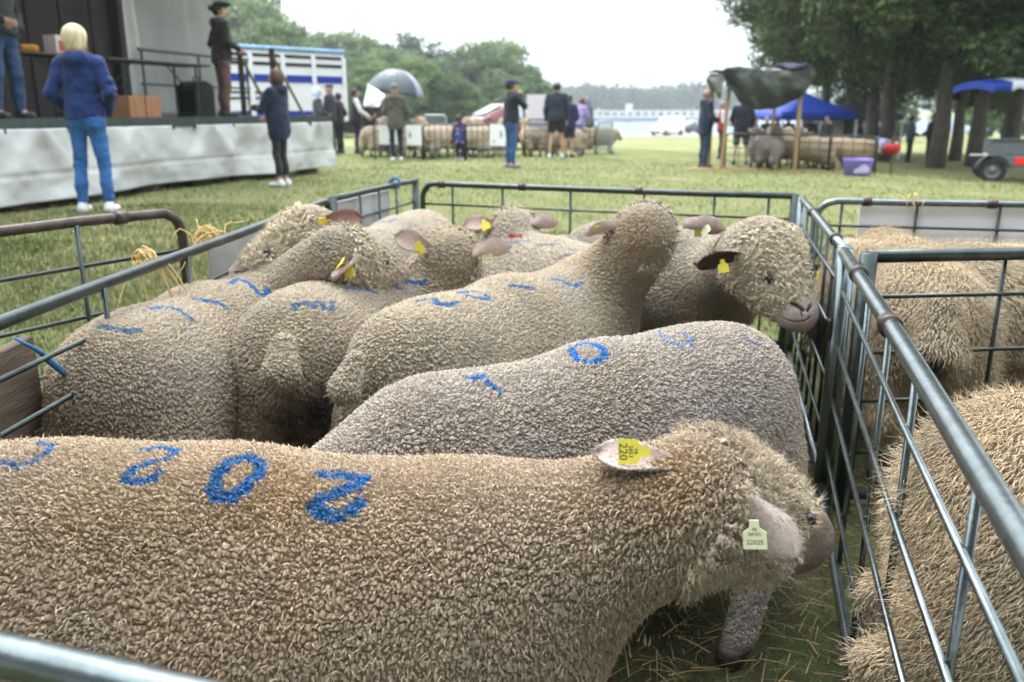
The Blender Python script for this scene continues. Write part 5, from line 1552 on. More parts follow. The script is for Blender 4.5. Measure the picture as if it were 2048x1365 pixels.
# trestle tables on the stage
M_TTOP = mat('table_board', (.055, .042, .034), rough=.6, var=.3, scale=5, stretch=(1, 6, 6))
M_TLEG = mat('table_leg', (.030, .05, .045), rough=.5, metal=.3)
def trestle(label, s0, s1, b0, h_=.78, w_=.52):
    c = sp((s0 + s1) / 2, b0, 0); t = thing('trestle_table', label, 'table', c, atan2(sa[1], sa[0]), 'trestle tables on the stage')
    ln = s1 - s0
    MB().box((0, 0, h_), (ln, w_, .03), bev=.006).obj('table_top', M_TTOP, t)
    for q in (-1, 1):
        x = q * (ln / 2 - .30)
        for y in (-.2, .2):
            MB().tube([(x, y, 0), (x, y, h_ - .015)], .017, 8).obj('leg', M_TLEG, t)
        b = MB()
        for zz in (.06, .42):
            b.tube([(x, -.2, zz), (x, .2, zz)], .012, 6)
        b.tube([(x, 0, .44), (x - q * .42, 0, h_ - .02)], .012, 6)
        b.obj('brace', M_TLEG, t)
    return t
ft_s = lambda u, b, v=150: float(((lambda A, r: V3(0, 0, EYE) + r * (((A - V3(0, 0, EYE)) @ sb_) / (r @ sb_)))(sp(0, b, 0), ray(u, v)) - sp(0, b, 0)) @ sa)
sR = ft_s(392, .95, 120)
trestle('dark trestle table on the stage reaching towards the end rail', sR - 2.2, sR, .95)
trestle('dark trestle table on the stage holding boxes, behind the blonde woman', sR - 4.6, sR - 2.4, 1.0)
tz = .80
def onstage(u, b, zz, v=150): return sp(ft_s(u, b, v), b, zz)
M_CARD = mat('cardboard', (.30, .15, .075), rough=.9, var=.2, scale=6, bump=.15, bscale=30)
def carton(label, p, size, m, flap=True, rz=0, group=None, cat='box'):
    t = thing('carton', label, cat, p, rz, group)
    x, y, z_ = size
    b = MB(); b.box((0, 0, z_ / 2), size, bev=.004); b.obj('box', m, t)
    MB().box((0, 0, z_ + .003), (x * .94, .012, .004)).obj('lid_seam', mat('seam', (.12, .06, .03), rough=.9), t)
    MB().box((0, -y / 2 - .002, z_ * .5), (x * .06, .002, z_ * .9)).obj('tape', mat('tape', (.34, .22, .12), rough=.4), t)
    return t
rzs = atan2(sa[1], sa[0])
carton('brown cardboard box on the stage floor nearer the blonde woman', onstage(258, .55, 0, 230), (.30, .32, .29), M_CARD, rz=rzs, group='cardboard boxes on the stage floor')
carton('brown cardboard box on the stage floor in front of the table leg', onstage(290, .55, 0, 230), (.31, .32, .29), M_CARD, rz=rzs + .05, group='cardboard boxes on the stage floor')
t = thing('printed_carton', 'white and red printed carton standing on the stage table', 'box', onstage(116, 1.0, tz, 90), rzs)
MB().box((0, 0, .115), (.27, .2, .23), bev=.004).obj('box', mat('printed_white', (.50, .42, .40), rough=.7), t)
b = MB(); b.box((-.02, -.102, .10), (.15, .003, .13)); b.box((.08, -.1015, .19), (.09, .002, .05)); b.obj('print', mat('print_red', (.30, .075, .05), rough=.7, var=.5, scale=20), t)
MB().box((0, -.101, .012), (.25, .002, .018)).obj('stripe', mat('print_stripe', (.40, .14, .08), rough=.7), t)
carton('ochre open carton beside the printed carton on the stage table', onstage(153, 1.15, tz, 90), (.24, .2, .17), mat('ochre_card', (.16, .09, .025), rough=.9, var=.25, scale=8), rz=rzs + .3)
MB().box((0, 0, .045), (.20, .16, .09), bev=.03, rz=.4).obj('yellow_packet', mat('yellow_pack', (.42, .20, .02), rough=.6), None, label='small yellow packet lying on the stage table', cat='packet', loc=onstage(58, 1.0, tz, 90))
# black rounded case at the back
bp = onstage(394, 1.2, 0, 225)
t = thing('equipment_case', 'black rounded equipment case on the stage behind the table end', 'case', bp, rzs)
prof = [V3(-.26, 0, 0), V3(.26, 0, 0), V3(.27, 0, .42), V3(.22, 0, .52), V3(.06, 0, .57), V3(-.12, 0, .55), V3(-.24, 0, .48)]
MB().prism(prof, (0, -.17, 0), (0, .17, 0)).obj('shell', mat('case_black', (.012, .017, .016), rough=.6, bump=.2), t)
MB().tube([(-.10, -.05, .55), (-.08, -.05, .62), (.06, -.05, .62), (.07, -.05, .56)], .012, 8).obj('handle', M_STRUT, t)
# people on the stage
pb = onstage(452, .55, 0, 224)
dpt = float(pb[1] * CP + (EYE - pb[2]) * SP)
person('man in dark jacket and brown trousers standing at the end of the stage', pb, 55, 214 * dpt / F, top=dict(c=('coal_jacket', (.016, .015, .016)), len=.84, hood='down'), legs=dict(c=('rose_brown', (.115, .065, .055)), w=1.12), shoe=('boot', (.03, .04, .035)), hair=('black', (.015, .013, .012), 'bun'),
       hat=('black_beret', (.014, .013, .013), 'beret'), arms=('pocket', 'front'), depth=13, wd=1.1, turn=-.3, lean=.05)
pb = onstage(22, .75, 0, 230)
dpt = float(pb[1] * CP + (EYE - pb[2]) * SP)
person('person in dark jacket and jeans at the left edge of the stage', pb, 110, 1.80, top=dict(c=('black_green', (.014, .018, .02)), len=.90), legs=dict(c=('stage_jean', (.022, .055, .12)), w=1.15), shoe=('grey_boot', (.06, .06, .062)), hair=('dark', (.03, .022, .018)), arms=('pocket', 'front'), depth=10, wd=1.15, stance=.06)
# ------------------------------------------------------------------ livestock lorry behind the stage
K0, K1 = PD(475, 95, 25), PD(688, 108, 27.6)
ka = norm(V3(*(K1 - K0)[:2], 0)); kb = V3(-ka[1], ka[0], 0)
kg = -.05
TLn = 8.2; KH = K0[2] - kg
org = V3(*(V3(K1) - ka * TLn)[:2], kg)
lt = thing('livestock_lorry', 'white livestock lorry with blue stripes and slatted vents', 'lorry', org, atan2(ka[1], ka[0]))
M_LW = mat('lorry_white', (.66, .67, .70), rough=.4, var=.05, scale=2)
M_LB = mat('lorry_blue', (.012, .036, .27), rough=.4, var=.06)
M_LD = mat('lorry_dark', (.015, .016, .018), rough=.8)
z0b = .95
MB().box((TLn / 2, 1.2, (z0b + KH) / 2), (TLn, 2.4, KH - z0b), bev=.03).obj('box_body', M_LW, lt)
MB().tube([(0, .02, KH + .02), (TLn, .02, KH + .02)], .075, 10).obj('roof_roll', mat('lorry_roof', (.16, .30, .48), rough=.4, var=.3, scale=3), lt, smooth=True)
for x in (0.05, 1.6, 3.2, 4.8, 5.9, 7.0, TLn - .06):
    MB().box((x, -.035, (z0b + KH) / 2 - .06), (.14, .07, KH - z0b - .2), bev=.01).obj('pillar', M_LW, lt)
sl_ = [(5.97, 6.93), (7.07, TLn - .13), (4.87, 5.83), (3.27, 4.73), (1.67, 3.13), (.12, 1.53)]
def band(name, z, hh, m, spans, y=-.012):
    for x0, x1 in spans:
        MB().box(((x0 + x1) / 2, y, z), (x1 - x0, .016, hh)).obj(name, m, lt)
ZP = lambda v: 1.28 + (221 - v) * 26.5 / F - kg
band('vent', ZP(117.5), .09, M_LD, sl_); band('vent', ZP(133), .10, M_LD, sl_)
band('stripe', ZP(160), .22, M_LB, sl_); band('stripe', ZP(227), .16, M_LB, sl_)
band('vent', ZP(187), .06, M_LD, sl_[2:]); band('vent', ZP(198), .06, M_LD, sl_[2:])
MB().box((TLn / 2, 1.2, .80), (TLn - .3, 1.0, .22)).obj('chassis', M_LD, lt)
def wheel_mesh(r, wd_):
    b = MB()
    b.lathe([(r * .60, -wd_ / 2), (r * .93, -wd_ / 2), (r, -wd_ * .36), (r, wd_ * .36), (r * .93, wd_ / 2), (r * .60, wd_ / 2), (r * .60, -wd_ / 2)], 26)
    t_ = b.mesh('tyre', mat('tyre', (.02, .02, .021), rough=.85), True)
    b = MB()
    b.lathe([(.001, wd_ * .30), (r * .22, wd_ * .32), (r * .28, wd_ * .16), (r * .52, wd_ * .10), (r * .62, wd_ * .42), (r * .62, -wd_ * .42), (r * .5, -wd_ * .3), (.001, -wd_ * .3)], 26)
    return t_, b.mesh('rim', mat('rim_silver', (.16, .165, .17), rough=.45, metal=.6), True)
def add_wheel(parent, c, r, wd_, meshes, out=-1):
    w_ = link('wheel', None, parent, loc=c)
    w_.rotation_euler = (out * pi / 2 * -1, 0, 0)
    link('tyre', meshes[0], w_); link('rim', meshes[1], w_)
    return w_
wm = wheel_mesh(.46, .28)
for x in (1.2, 5.6, 6.7):
    for y, o_ in ((.18, -1), (2.2, 1)):
        add_wheel(lt, (x, y, .46), .46, .28, wm, -o_)
MB().box((TLn + .03, 1.2, .98), (.06, 2.3, .12)).obj('tail_bar', M_LD, lt)
for y in (.15, 2.25):
    MB().box((TLn + .035, y, 1.02), (.05, .18, .08), bev=.01).obj('tail_light', mat('tail_red', (.45, .02, .02), rough=.3), lt)
cab = MB(); cab.prism([V3(-2.0, 0, .45), V3(-.15, 0, .45), V3(-.15, 0, 2.75), V3(-1.3, 0, 2.75), V3(-1.85, 0, 1.7)], (0, .05, 0), (0, 2.35, 0)); cab.obj('cab', M_LW, lt)
# ------------------------------------------------------------------ far sheep: three builds, copied
def far_sheep(name_seed, col, head_down, face, woolly=.034):
    z = .72
    nz = V3(.62, .04, .62) if not head_down else V3(.66, .05, .40)
    poll = V3(.52, .02, .84) if not head_down else V3(.55, .02, .58)
    t, pr, fr = make_sheep('x', 'sheep in the far pen behind the visitors', V3(-.36, 0, 0), V3(.34, 0, 0), z, poll, nz + V3(.10, 0, 0), spacing=.03, col=col, seed=name_seed, h=.022, subs=1, cell=.030, fuzz=2500, fuzz_l=.02, face_col=face, head_wool=tuple(V3(col) * 1.15), root=(0, 0, 0),
               ears=({}, {}), width=1.1)
    return t
fs_a = far_sheep(201, (.46, .38, .28), False, (.36, .28, .25))
fs_b = far_sheep(202, (.43, .35, .25), True, (.30, .24, .21))
fs_c = far_sheep(203, (.22, .20, .17), False, (.06, .055, .05))
fs_d = far_sheep(204, (.40, .31, .21), True, (.14, .075, .05), .03)
used = set()
def put_sheep(proto, u, v, depth, rz, label, group):
    o = proto if proto.name not in used else copy_tree(proto)
    used.add(proto.name)
    p = on(u, v, depth)
    o.location = tuple(p); o.rotation_euler = (0, 0, rz); o['label'] = label; o['group'] = group
    return o
FG = 'sheep in the far pen behind the visitors'
L1 = 'pale woolly sheep packed in the far pen between the white signs and the jeans wearer'
for u, v, dp, rz, pt in [(752, 300, 21.6, 1.2, fs_a), (800, 300, 21.5, 2.2, fs_b), (848, 300, 21.2, 1.9, fs_a), (872, 300, 21.0, 1.2, fs_b), (898, 300, 22.2, .3, fs_a), (948, 300, 21.2, 2.6, fs_b), (975, 300, 21.8, .6, fs_a), (992, 300, 23.0, 2.9, fs_a), (930, 300, 23.2, 0.2, fs_b), (880, 300, 23.4, 3.0, fs_a)]:
    put_sheep(pt, u, v, dp, rz, L1, FG)
FG2 = 'sheep in the small far pen right of the jeans wearer'
L2 = 'pale sheep in the small far pen between jeans wearer and grey hooded person'
for u, v, dp, rz, pt in [(1062, 300, 22.5, 1.8, fs_a), (1085, 300, 23.2, .6, fs_b), (1130, 300, 23.4, 2.7, fs_a), (1195, 297, 25.5, .2, fs_b)]:
    put_sheep(pt, u, v, dp, rz, L2, FG2)
SG = 'sheep in the pen under the tarpaulin shelter'
for u, v, dp, rz, pt, lb in [(1540, 335, 19.4, 1.05, fs_c, 'dark grey sheep at the front under the tarpaulin, rump towards the camera'), (1518, 330, 20.6, 1.5, fs_c, 'dark sheep behind the front grey sheep under the tarpaulin, head away'),
                             (1562, 330, 20.8, .3, fs_c, 'dark sheep facing right beside the right shelter post'), (1572, 330, 22.4, 2.2, fs_a, 'pale sheep at the back left under the tarpaulin'),
                             (1548, 330, 22.0, 3.0, fs_c, 'dark sheep at the very back under the tarpaulin')]:
    put_sheep(pt, u, v, dp, rz, lb, SG)
TG = 'sheep in the pen right of the tarpaulin shelter'
for u, v, dp, rz, pt, lb in [(1622, 330, 19.8, 2.9, fs_d, 'tan sheep right of the shelter post, broadside'), (1606, 330, 21.4, 2.2, fs_a, 'pale sheep with head up just right of the shelter post'), (1660, 330, 20.6, .1, fs_d, 'tan sheep in the middle of the right far pen, head low'),
                             (1690, 330, 20.0, -.4, fs_d, 'brown faced pale sheep behind the purple tub'), (1720, 330, 21.6, .6, fs_b, 'sheep at the right end of the far pen by the last post')]:
    put_sheep(pt, u, v, dp, rz, lb, TG)
# ------------------------------------------------------------------ far hurdles and barrier
def far_hurdle(label, A, B, h_=.82, group='hurdles of the far pens', m=None, nb=7, nr=5):
    A, B = V3(*A[:2], gz(A[0], A[1])), V3(*B[:2], gz(B[0], B[1]))
    t = thing('hurdle', label, 'hurdle', A, 0, group)
    m = m or M_GALVD; D = B - A
    MB().tube([V3(0, 0, 0)] + arc(V3(0, 0, h_), -UP, D, .08, 5) + arc(D + UP * h_, -D, -UP, .08, 5) + [D], .020, 8).obj('frame', m, t, smooth=True)
    for k in range(1, nr):
        z = h_ * k / nr
        MB().tube([UP * z, D + UP * z], .010, 6).obj('rail', m, t)
    for k in range(1, nb):
        MB().tube([D * (k / nb) + UP * .05, D * (k / nb) + UP * h_], .009, 6).obj('bar', m, t)
    return t
fp = [on(750, 316, 20.3), on(845, 316, 20.2), on(930, 316, 20.1), on(1012, 316, 20.0)]
far_hurdle('far hurdle behind the olive parka, carrying two white signs', fp[0], fp[1])
far_hurdle('far hurdle left of the flowered child', fp[1] + V3(.03, 0, 0), fp[2])
far_hurdle('far hurdle right of the flowered child, carrying a tilted sign', fp[2] + V3(.03, 0, 0), fp[3])
q1, q2, q3 = on(1050, 304, 21.6), on(1096, 304, 21.8), on(1190, 298, 25.0)
far_hurdle('short far hurdle right of the jeans wearer', q1, q2)
far_hurdle('far hurdle behind the bare legged person', q2 + V3(.1, .05, 0), q3)
M_SIGNW = mat('sign_white', (.74, .76, .75), rough=.55, var=.04)
M_SIGNG = mat('sign_green', (.05, .26, .16), rough=.6); M_SIGNB = mat('sign_bluegreen', (.16, .32, .34), rough=.6, var=.3, scale=25)
def sign(label, p, w_, h_, rz=0, tilt=0, marks=(), group='white signs on the far hurdles'):
    t = thing('sign', label, 'sign', p, rz, group)
    R = np.array([[cos(tilt), 0, sin(tilt)], [0, 1, 0], [-sin(tilt), 0, cos(tilt)]])
    MB().box((0, 0, h_ / 2), (w_, .015, h_), rot=R, bev=.003).obj('board', M_SIGNW, t)
    for (x, z, a, b_, m_) in marks:
        bb = MB()
        bb.ball(V3(x, -.009, z) @ R.T, (a, .003, b_), 6, 12)
        bb.obj('mark', m_, t)
    return t
def sp_(u, v, dp): p = PD(u, v, dp); return V3(p[0], p[1] - .05, p[2])
sign('white sign with a green dash, left of the olive parka legs', sp_(781, 289, 20.1), .52, .44, marks=[(.05, .09, .10, .016, M_SIGNG)])
sign('white sign with small blue green mark, right of the olive parka legs', sp_(829, 291, 20.1), .36, .46, marks=[(-.09, .24, .035, .07, M_SIGNB)])
sign('white sign with green dot, tilted, left of the jeans wearer', sp_(996, 292, 19.8), .38, .48, tilt=.06, marks=[(-.10, .10, .028, .024, M_SIGNG), (.06, .26, .030, .09, M_SIGNB)])
t = thing('notice_board', 'large white board on posts behind the man with navy cap', 'board', on(1074, 300, 22.3), 0)
MB().box((0, 0, 1.26), (.54, .04, .60), bev=.004).obj('panel', mat('notice_white', (.62, .58, .62), rough=.6, var=.04), t)
MB().box((.03, 0, .80), (.44, .035, .26), bev=.004).obj('panel', mat('notice_grey', (.36, .37, .40), rough=.6, var=.06), t)
for x in (-.2, .24):
    MB().box((x, .03, .75), (.05, .03, 1.5)).obj('post', mat('notice_post', (.40, .30, .20), rough=.8), t)
def barrier(label, p, w_, h_, rz):
    t = thing('crowd_barrier', label, 'barrier', p, rz, 'steel crowd barriers')
    m = mat('barrier_steel', (.36, .42, .43), rough=.35, metal=.6, var=.15)
    MB().tube([(-w_ / 2, 0, .12)] + arc(V3(-w_ / 2, 0, h_), -UP, V3(1, 0, 0), .12) + arc(V3(w_ / 2, 0, h_), V3(-1, 0, 0), -UP, .12) + [(w_ / 2, 0, .12), (-w_ / 2, 0, .12)], .022, 8).obj('frame', m, t, smooth=True)
    for k in range(1, 15):
        MB().tube([(-w_ / 2 + w_ * k / 15, 0, .12), (-w_ / 2 + w_ * k / 15, 0, h_)], .008, 6).obj('bar', m, t)
    for x in (-w_ / 2, w_ / 2):
        MB().box((x, 0, .06), (.05, .5, .12), bev=.01).obj('foot', m, t)
barrier('steel crowd barrier between the far sheep and the red car', on(871, 300, 25.5), .68, 1.02, 0)
barrier('steel crowd barrier at the right end of the far pen', on(1209, 298, 25.2), .46, .95, .1)
# ------------------------------------------------------------------ umbrella and white sheet
uc = PD(797, 139, 20.8)
hnd = on(766, 312, 1.66 * F / 118)
um = thing('umbrella', 'big dark grey umbrella held over the far sheep pen', 'umbrella', uc)
ux = norm(V3(.18, -.06, 1)); e1 = norm(V3(1, 0, 0) - ux * ux[0]); e2 = np.cross(ux, e1)
def canopy(k0, k1, r_, ins):
    G = []
    for t_ in np.linspace(0.02, 1, 12):
        row = []
        for q in np.linspace(0, 1, 9):
            a = (k0 + (k1 - k0) * q) * 2 * pi / 8 + .2
            scal = 1 - .085 * (1 - (2 * q - 1) ** 2) * t_ ** 2
            rr = r_ * sin(t_ * 1.18) / sin(1.18) * scal
            dp = r_ * .80 * (1 - cos(t_ * 1.18)) / (1 - cos(1.18)) * (1 - .05 * (1 - (2 * q - 1) ** 2) * t_)
            row.append((e1 * cos(a) + e2 * sin(a)) * rr - ux * dp)
        G.append(row)
    return np.array(G)
M_UMB = mat('umbrella_cloth', (.055, .075, .085), rough=.45, var=.12, scale=5, spec=.5)
M_UMB2 = mat('umbrella_cloth_pale', (.26, .28, .38), rough=.45, var=.12, scale=5, spec=.5)
for k in range(8):
    MB().grid(canopy(k, k + 1, .72, 0), .003).obj('panel', M_UMB2 if k in (7,) else M_UMB, um, smooth=True)
    G = canopy(k, k + 1, .715, 0)
    MB().tube([g - ux * .006 for g in G[:, 0]], .005, 5).obj('rib', M_GALV, um)
MB().tube([ux * .05, -ux * .86], .008, 8).obj('shaft', M_GALV, um)
MB().tube([-ux * .86, -ux * 1.0, -ux * 1.02 + e1 * .03], .014, 8).obj('handle', M_STRUT, um)
A, B, Cc, D = PD(735, 167, 19.6), PD(772, 192, 19.6), PD(757, 214, 19.4), PD(727, 214, 19.5)
G = np.array([[(A * (1 - a) + D * a) * (1 - b_) + (B * (1 - a) + Cc * a) * b_ + V3(0, .05 * sin(a * 5 + b_ * 4), 0) for b_ in np.linspace(0, 1, 12)] for a in np.linspace(0, 1, 12)])
MB().grid(G, .006).obj('paper_sheet', mat('sheet_white', (.72, .75, .74), rough=.6, var=.08, scale=6), None, smooth=True, label='crumpled white sheet held up at the left of the umbrella', cat='sheet')
# ------------------------------------------------------------------ cars
M_GLASS = mat('car_glass', (.30, .34, .37), rough=.06, spec=.8, var=.05, metal=.3)
def car(label, loc, rz, paint, cat='car', st_=None, wr=.30, van=False):
    """front towards +x; stations: x, bottom, shoulder, top, half width, half width on top"""
    t = thing(cat.replace(' ', '_'), label, cat, loc, rz)
    S = st_ or [(-1.95, .40, .80, .86, .62, .55), (-1.88, .28, .92, .98, .76, .66), (-1.72, .24, .96, 1.30, .82, .62), (-1.35, .22, .97, 1.46, .84, .60), (-.4, .20, .95, 1.50, .85, .62), (.25, .20, .94, 1.45, .85, .61), (.95, .20, .93, 1.00, .85, .70), (1.55, .22, .82, .86, .82, .68), (1.88, .26, .66, .70, .74, .62), (1.97, .36, .56, .58, .62, .50)]
    ring = lambda x, zb, zs, zt, w_, wt: [(x, 0, zb), (x, w_ * .9, zb), (x, w_, zb + .14), (x, w_ * 1.0, (zb + zs) / 2 + .06), (x, w_ * .97, zs), (x, (w_ + wt) / 2 * 1.0, zs + (zt - zs) * .5), (x, wt, zt - .03 * (zt - zs > .1)), (x, wt * .8, zt + .01), (x, 0, zt + .035)]
    R = []
    for s in S:
        h = ring(*s); R.append(h + [(p[0], -p[1], p[2]) for p in h[-2:0:-1]])
    R = np.array(R); n, m = R.shape[:2]
    b = MB()
    q = [[i * m + k, (i + 1) * m + k, (i + 1) * m + (k + 1) % m, i * m + (k + 1) % m] for i in range(n - 1) for k in range(m)]
    b.add(R.reshape(-1, 3), [np.array(q), np.array([list(range(m))]), np.array([[(n - 1) * m + k for k in range(m)][::-1]])])
    body = b.obj('body', paint, t, smooth=True)
    md = body.modifiers.new('soft', 'SUBSURF'); md.levels = 1; md.render_levels = 1
    # glass: panes standing 6 mm proud of the body side
    gi = [i for i, s in enumerate(S) if s[3] - s[2] > .3]
    for sd_2 in (1, -1):
        for a_, b2 in zip(gi[:-1], gi[1:]):
            if van and S[a_][0] < .1: continue
            g = []
            for i in (a_, b2):
                x, zb, zs, zt, w_, wt = S[i]
                x = x + (.05 if i == a_ else -.05)
                g.append([(x, sd_2 * (w_ * .97 * (1 - k) + wt * k + .012 + .02 * (1 - abs(2 * k - 1))), zs + .05 + (zt - zs - .13) * k) for k in np.linspace(0, 1, 4)])
            MB().grid(np.array(g), .006, nrm=(0, sd_2, 0)).obj('window', M_GLASS, t)
    i = gi[-1]; x, zb, zs, zt, w_, wt = S[i]; x2, _, zs2, zt2, w2, wt2 = S[i + 1]
    g = [[(x2 * (1 - k) + x * k - .02 + .05 * (1 - k), yy * ((wt2 * .93) * (1 - k) + wt * .88 * k), (zt2 + .05) * (1 - k) + (zt - .02) * k + .03) for yy in np.linspace(-1, 1, 7)] for k in np.linspace(.06, .94, 5)]
    MB().grid(np.array(g), .008).obj('windscreen', M_GLASS, t, smooth=True)
    j = gi[0]; x, zb, zs, zt, w_, wt = S[j]
    MB().box((S[0][0] - .012, 0, .52), (.03, 1.2, .12), bev=.01).obj('bumper', M_LD, t)
    MB().box((S[-1][0] + .01, 0, .45), (.03, 1.15, .14), bev=.01).obj('bumper', M_LD, t)
    MB().box((S[-1][0] + .028, 0, .47), (.01, .46, .09)).obj('number_plate', mat('plate', (.6, .6, .55), rough=.5), t)
    for y in (-1, 1):
        MB().ball((S[-2][0] - .02, y * S[-2][4] * .80, S[-2][2] - .02), (.10, .13, .075), 8, 12).obj('headlight', mat('headlight', (.55, .57, .6), rough=.1, spec=.8), t, smooth=True)
        MB().ball((S[1][0] - .03, y * S[1][4] * .9, S[1][2] - .06), (.06, .10, .10), 8, 12).obj('tail_light', mat('tail_red', (.45, .02, .02)), t, smooth=True)
        MB().ball((.80, y * (S[5][4] + .10), S[5][2] + .06), (.06, .09, .06), 8, 10).obj('mirror', paint, t, smooth=True)
    wm_ = wheel_mesh(wr, .19)
    for x in (-1.25, 1.22):
        for y in (-1, 1):
            add_wheel(t, (x, y * .76, wr), wr, .19, wm_, y)
    return t
M_RED = mat('car_red', (.13, .018, .026), rough=.22, var=.06, spec=.6)
cr_ = on(1000, 296, 27.5)
car('dark red hatchback parked behind the far sheep pen', cr_ + V3(.15, .6, 0), pi + .32, M_RED)
M_VAN = mat('van_white', (.74, .76, .78), rough=.3, var=.03, spec=.5)
VS = [(-1.98, .42, .95, 1.55, .70, .66), (-1.92, .28, 1.0, 1.78, .80, .72), (-1.6, .24, 1.02, 1.84, .83, .74), (-.6, .22, 1.02, 1.86, .84, .75), (.15, .22, 1.02, 1.82, .84, .74), (.42, .22, 1.02, 1.74, .84, .70), (1.05, .22, 1.0, 1.08, .84, .70), (1.6, .22, .88, .92, .82, .70), (1.9, .26, .70, .74, .74, .62), (1.98, .36, .58, .60, .62, .5)]
car('small white van on the gravel track at the far side of the field', on(1334, 268, 88), -pi / 2 - .85, M_VAN, cat='van', st_=VS, van=True)
car('dark grey car partly hidden beyond the white van', on(1386, 270, 96), -pi / 2 - 1.1, mat('car_grey', (.10, .12, .14), rough=.3))
# ------------------------------------------------------------------ tarpaulin shelter
sf = on(1442, 346, 19.0); sr = on(1588, 342, 19.0)
sh = thing('shelter', 'makeshift shelter of dark green tarpaulin sagging between wooden posts', 'shelter', sf)
M_POST = mat('raw_post', (.27, .19, .10), rough=.85, var=.25, scale=6, bump=.2, stretch=(6, 6, 1))
W_ = sr[0] - sf[0]; zt = PD(1450, 150, 19.0)[2] - sf[2]
MB().box((0.035, 0, zt / 2 + .0), (.075, .055, zt + .12), rot=np.array([[cos(.035), 0, sin(.035)], [0, 1, 0], [-sin(.035), 0, cos(.035)]]), bev=.005).obj('post', M_POST, sh)
MB().box((W_, 0, zt / 2), (.085, .06, zt + .05), bev=.005).obj('post', M_POST, sh)
for x in (0.1, W_ - .05):
    MB().box((x, 1.7, zt / 2), (.07, .06, zt), bev=.005).obj('post', M_POST, sh)
G = []
nu, nv = 64, 46
for i in range(nu):
    a = i / (nu - 1); row = []
    for j in range(nv):
        b_ = j / (nv - 1)
        x = -.10 + (W_ + .34) * a
        if b_ < .45:
            k = b_ / .45; y = 1.8 * (1 - k) - .06; z = zt + .06 - .10 * sin(pi * a) * sin(pi * k) + .04 * (1 - k)
        else:
            k = (b_ - .45) / .55
            drop = .26 + .60 * sin(pi * min(1, a / .98)) ** .65
            y = -.08 - .18 * sin(pi * k) * sin(pi * a) - .07 * sin(13 * a + 5 * k * (.5 - a) * 3) * k ** .6 - .05 * sin(23 * a - 6 * k); z = zt + .10 + .03 * sin(a * 9) * (1 - k) + .06 * max(0, a - .6) - drop * k
        row.append((x, y, z))
    G.append(row)
G = np.array(G)
fl = G.reshape(-1, 3)
wob = np.stack([fbm(fl, 3.0, 40 + k, 4) for k in range(3)], -1).reshape(G.shape) - .5
rid = np.abs(fbm(fl, 2.2, 50, 3) - .5).reshape(nu, nv, 1) * np.array([0, -1, .4])
G = G + wob * .11 + rid * .28
MB().grid(G, .012).obj('tarpaulin', mat('dark_tarp', (.034, .040, .032), rough=.48, var=.4, scale=3, bump=.3, bscale=9, bdist=.04, spec=.25), sh, smooth=True)
bl = MB(); bl.ball((W_ - .22, -.03, zt + .13), (.42, .18, .08), 14, 22)
for f_ in bl.v: f_ += (np.stack([fbm(f_, 6, 60 + k, 3) for k in range(3)], -1) - .5) * .16
bl.obj('bundle', mat('blue_black_tarp', (.022, .026, .055), rough=.4, var=.4, scale=6), sh, smooth=True)
hd_ = MB()
G = np.array([[(-.04 + .05 * sin(b_ * 5 + a * 3) - .08 * b_ * (1 - b_), .02 + a * 1.5, zt + .05 - b_ * (.45 + .12 * sin(a * 6))) for b_ in np.linspace(0, 1, 16)] for a in np.linspace(0, 1, 18)])
hd_.grid(G + (np.stack([fbm(G.reshape(-1, 3), 3, 70 + k) for k in range(3)], -1).reshape(G.shape) - .5) * .12, .010).obj('side_flap', mat('dark_tarp', ()), sh, smooth=True)
# pens under and beside the shelter
e1_, e2_, e3_, e4_ = on(1449, 332, 20.2), on(1592, 333, 19.3), on(1655, 333, 19.1), on(1748, 338, 18.7)
far_hurdle('far hurdle under the front of the tarpaulin shelter', e1_, e2_ - V3(.03, 0, 0), h_=.80, nb=5)
far_hurdle('far hurdle just right of the right shelter post', e2_ + V3(.03, 0, 0), e3_, h_=.80, nb=3)
far_hurdle('far hurdle behind the purple tub', e3_ + V3(.03, 0, 0), e4_, h_=.80, nb=4)
far_hurdle('far hurdle closing the right end of the far pen', e4_ + V3(.03, .02, 0), e4_ + V3(.9, 2.6, 0), h_=.80, nb=6)
straw('straw', (sf[0] + 1.0, sf[1] + .4), 1.75, 1.1, 7000, 41, 0, .006)
straw('straw', (sf[0] + 2.9, sf[1] + .4), 1.3, 1.0, 4000, 42, .15, .006)
tb = thing('feed_tub', 'purple tub with dark contents in front of the far pen', 'tub', on(1713, 356, 17.2))
M_PUR = mat('tub_purple', (.17, .13, .42), rough=.45, var=.12, scale=6)
b = MB(); b.lathe([(.21, .0), (.255, .02), (.285, .30), (.30, .33), (.285, .335), (.262, .28), (.24, .04), (.0, .035)], 30); b.obj('bucket', M_PUR, tb, smooth=True)
b = MB()
for k in np.linspace(-2.6, -.5, 14):
    pass
b.lathe([(.001, .25), (.15, .255), (.262, .262)], 24); b.obj('feed', mat('tub_feed', (.03, .028, .03), rough=.9, bump=.4, bscale=40), tb)
G = np.array([[((.258 + .027 * (z - .02) / .28 + .003) * cos(a), (.258 + .027 * (z - .02) / .28 + .003) * sin(a), z) for z in np.linspace(.07, .07 + .17 * (.4 + .6 * sin((a + 2.2) * 2.2) ** 2), 5)] for a in np.linspace(-2.2, -1.0, 14)])
MB().grid(G).obj('print', mat('tub_print', (.45, .42, .62), rough=.5, var=.3, scale=25), tb)
rb = thing('red_container', 'round red container hanging at the far pen end by the talkers', 'container', PD(1785, 298, 20.5))
MB().lathe([(.02, -.13), (.13, -.12), (.19, .0), (.18, .10), (.15, .12), (.14, .06), (.02, .03)], 22).obj('bowl', mat('red_plastic', (.45, .02, .02), rough=.4), rb, smooth=True)
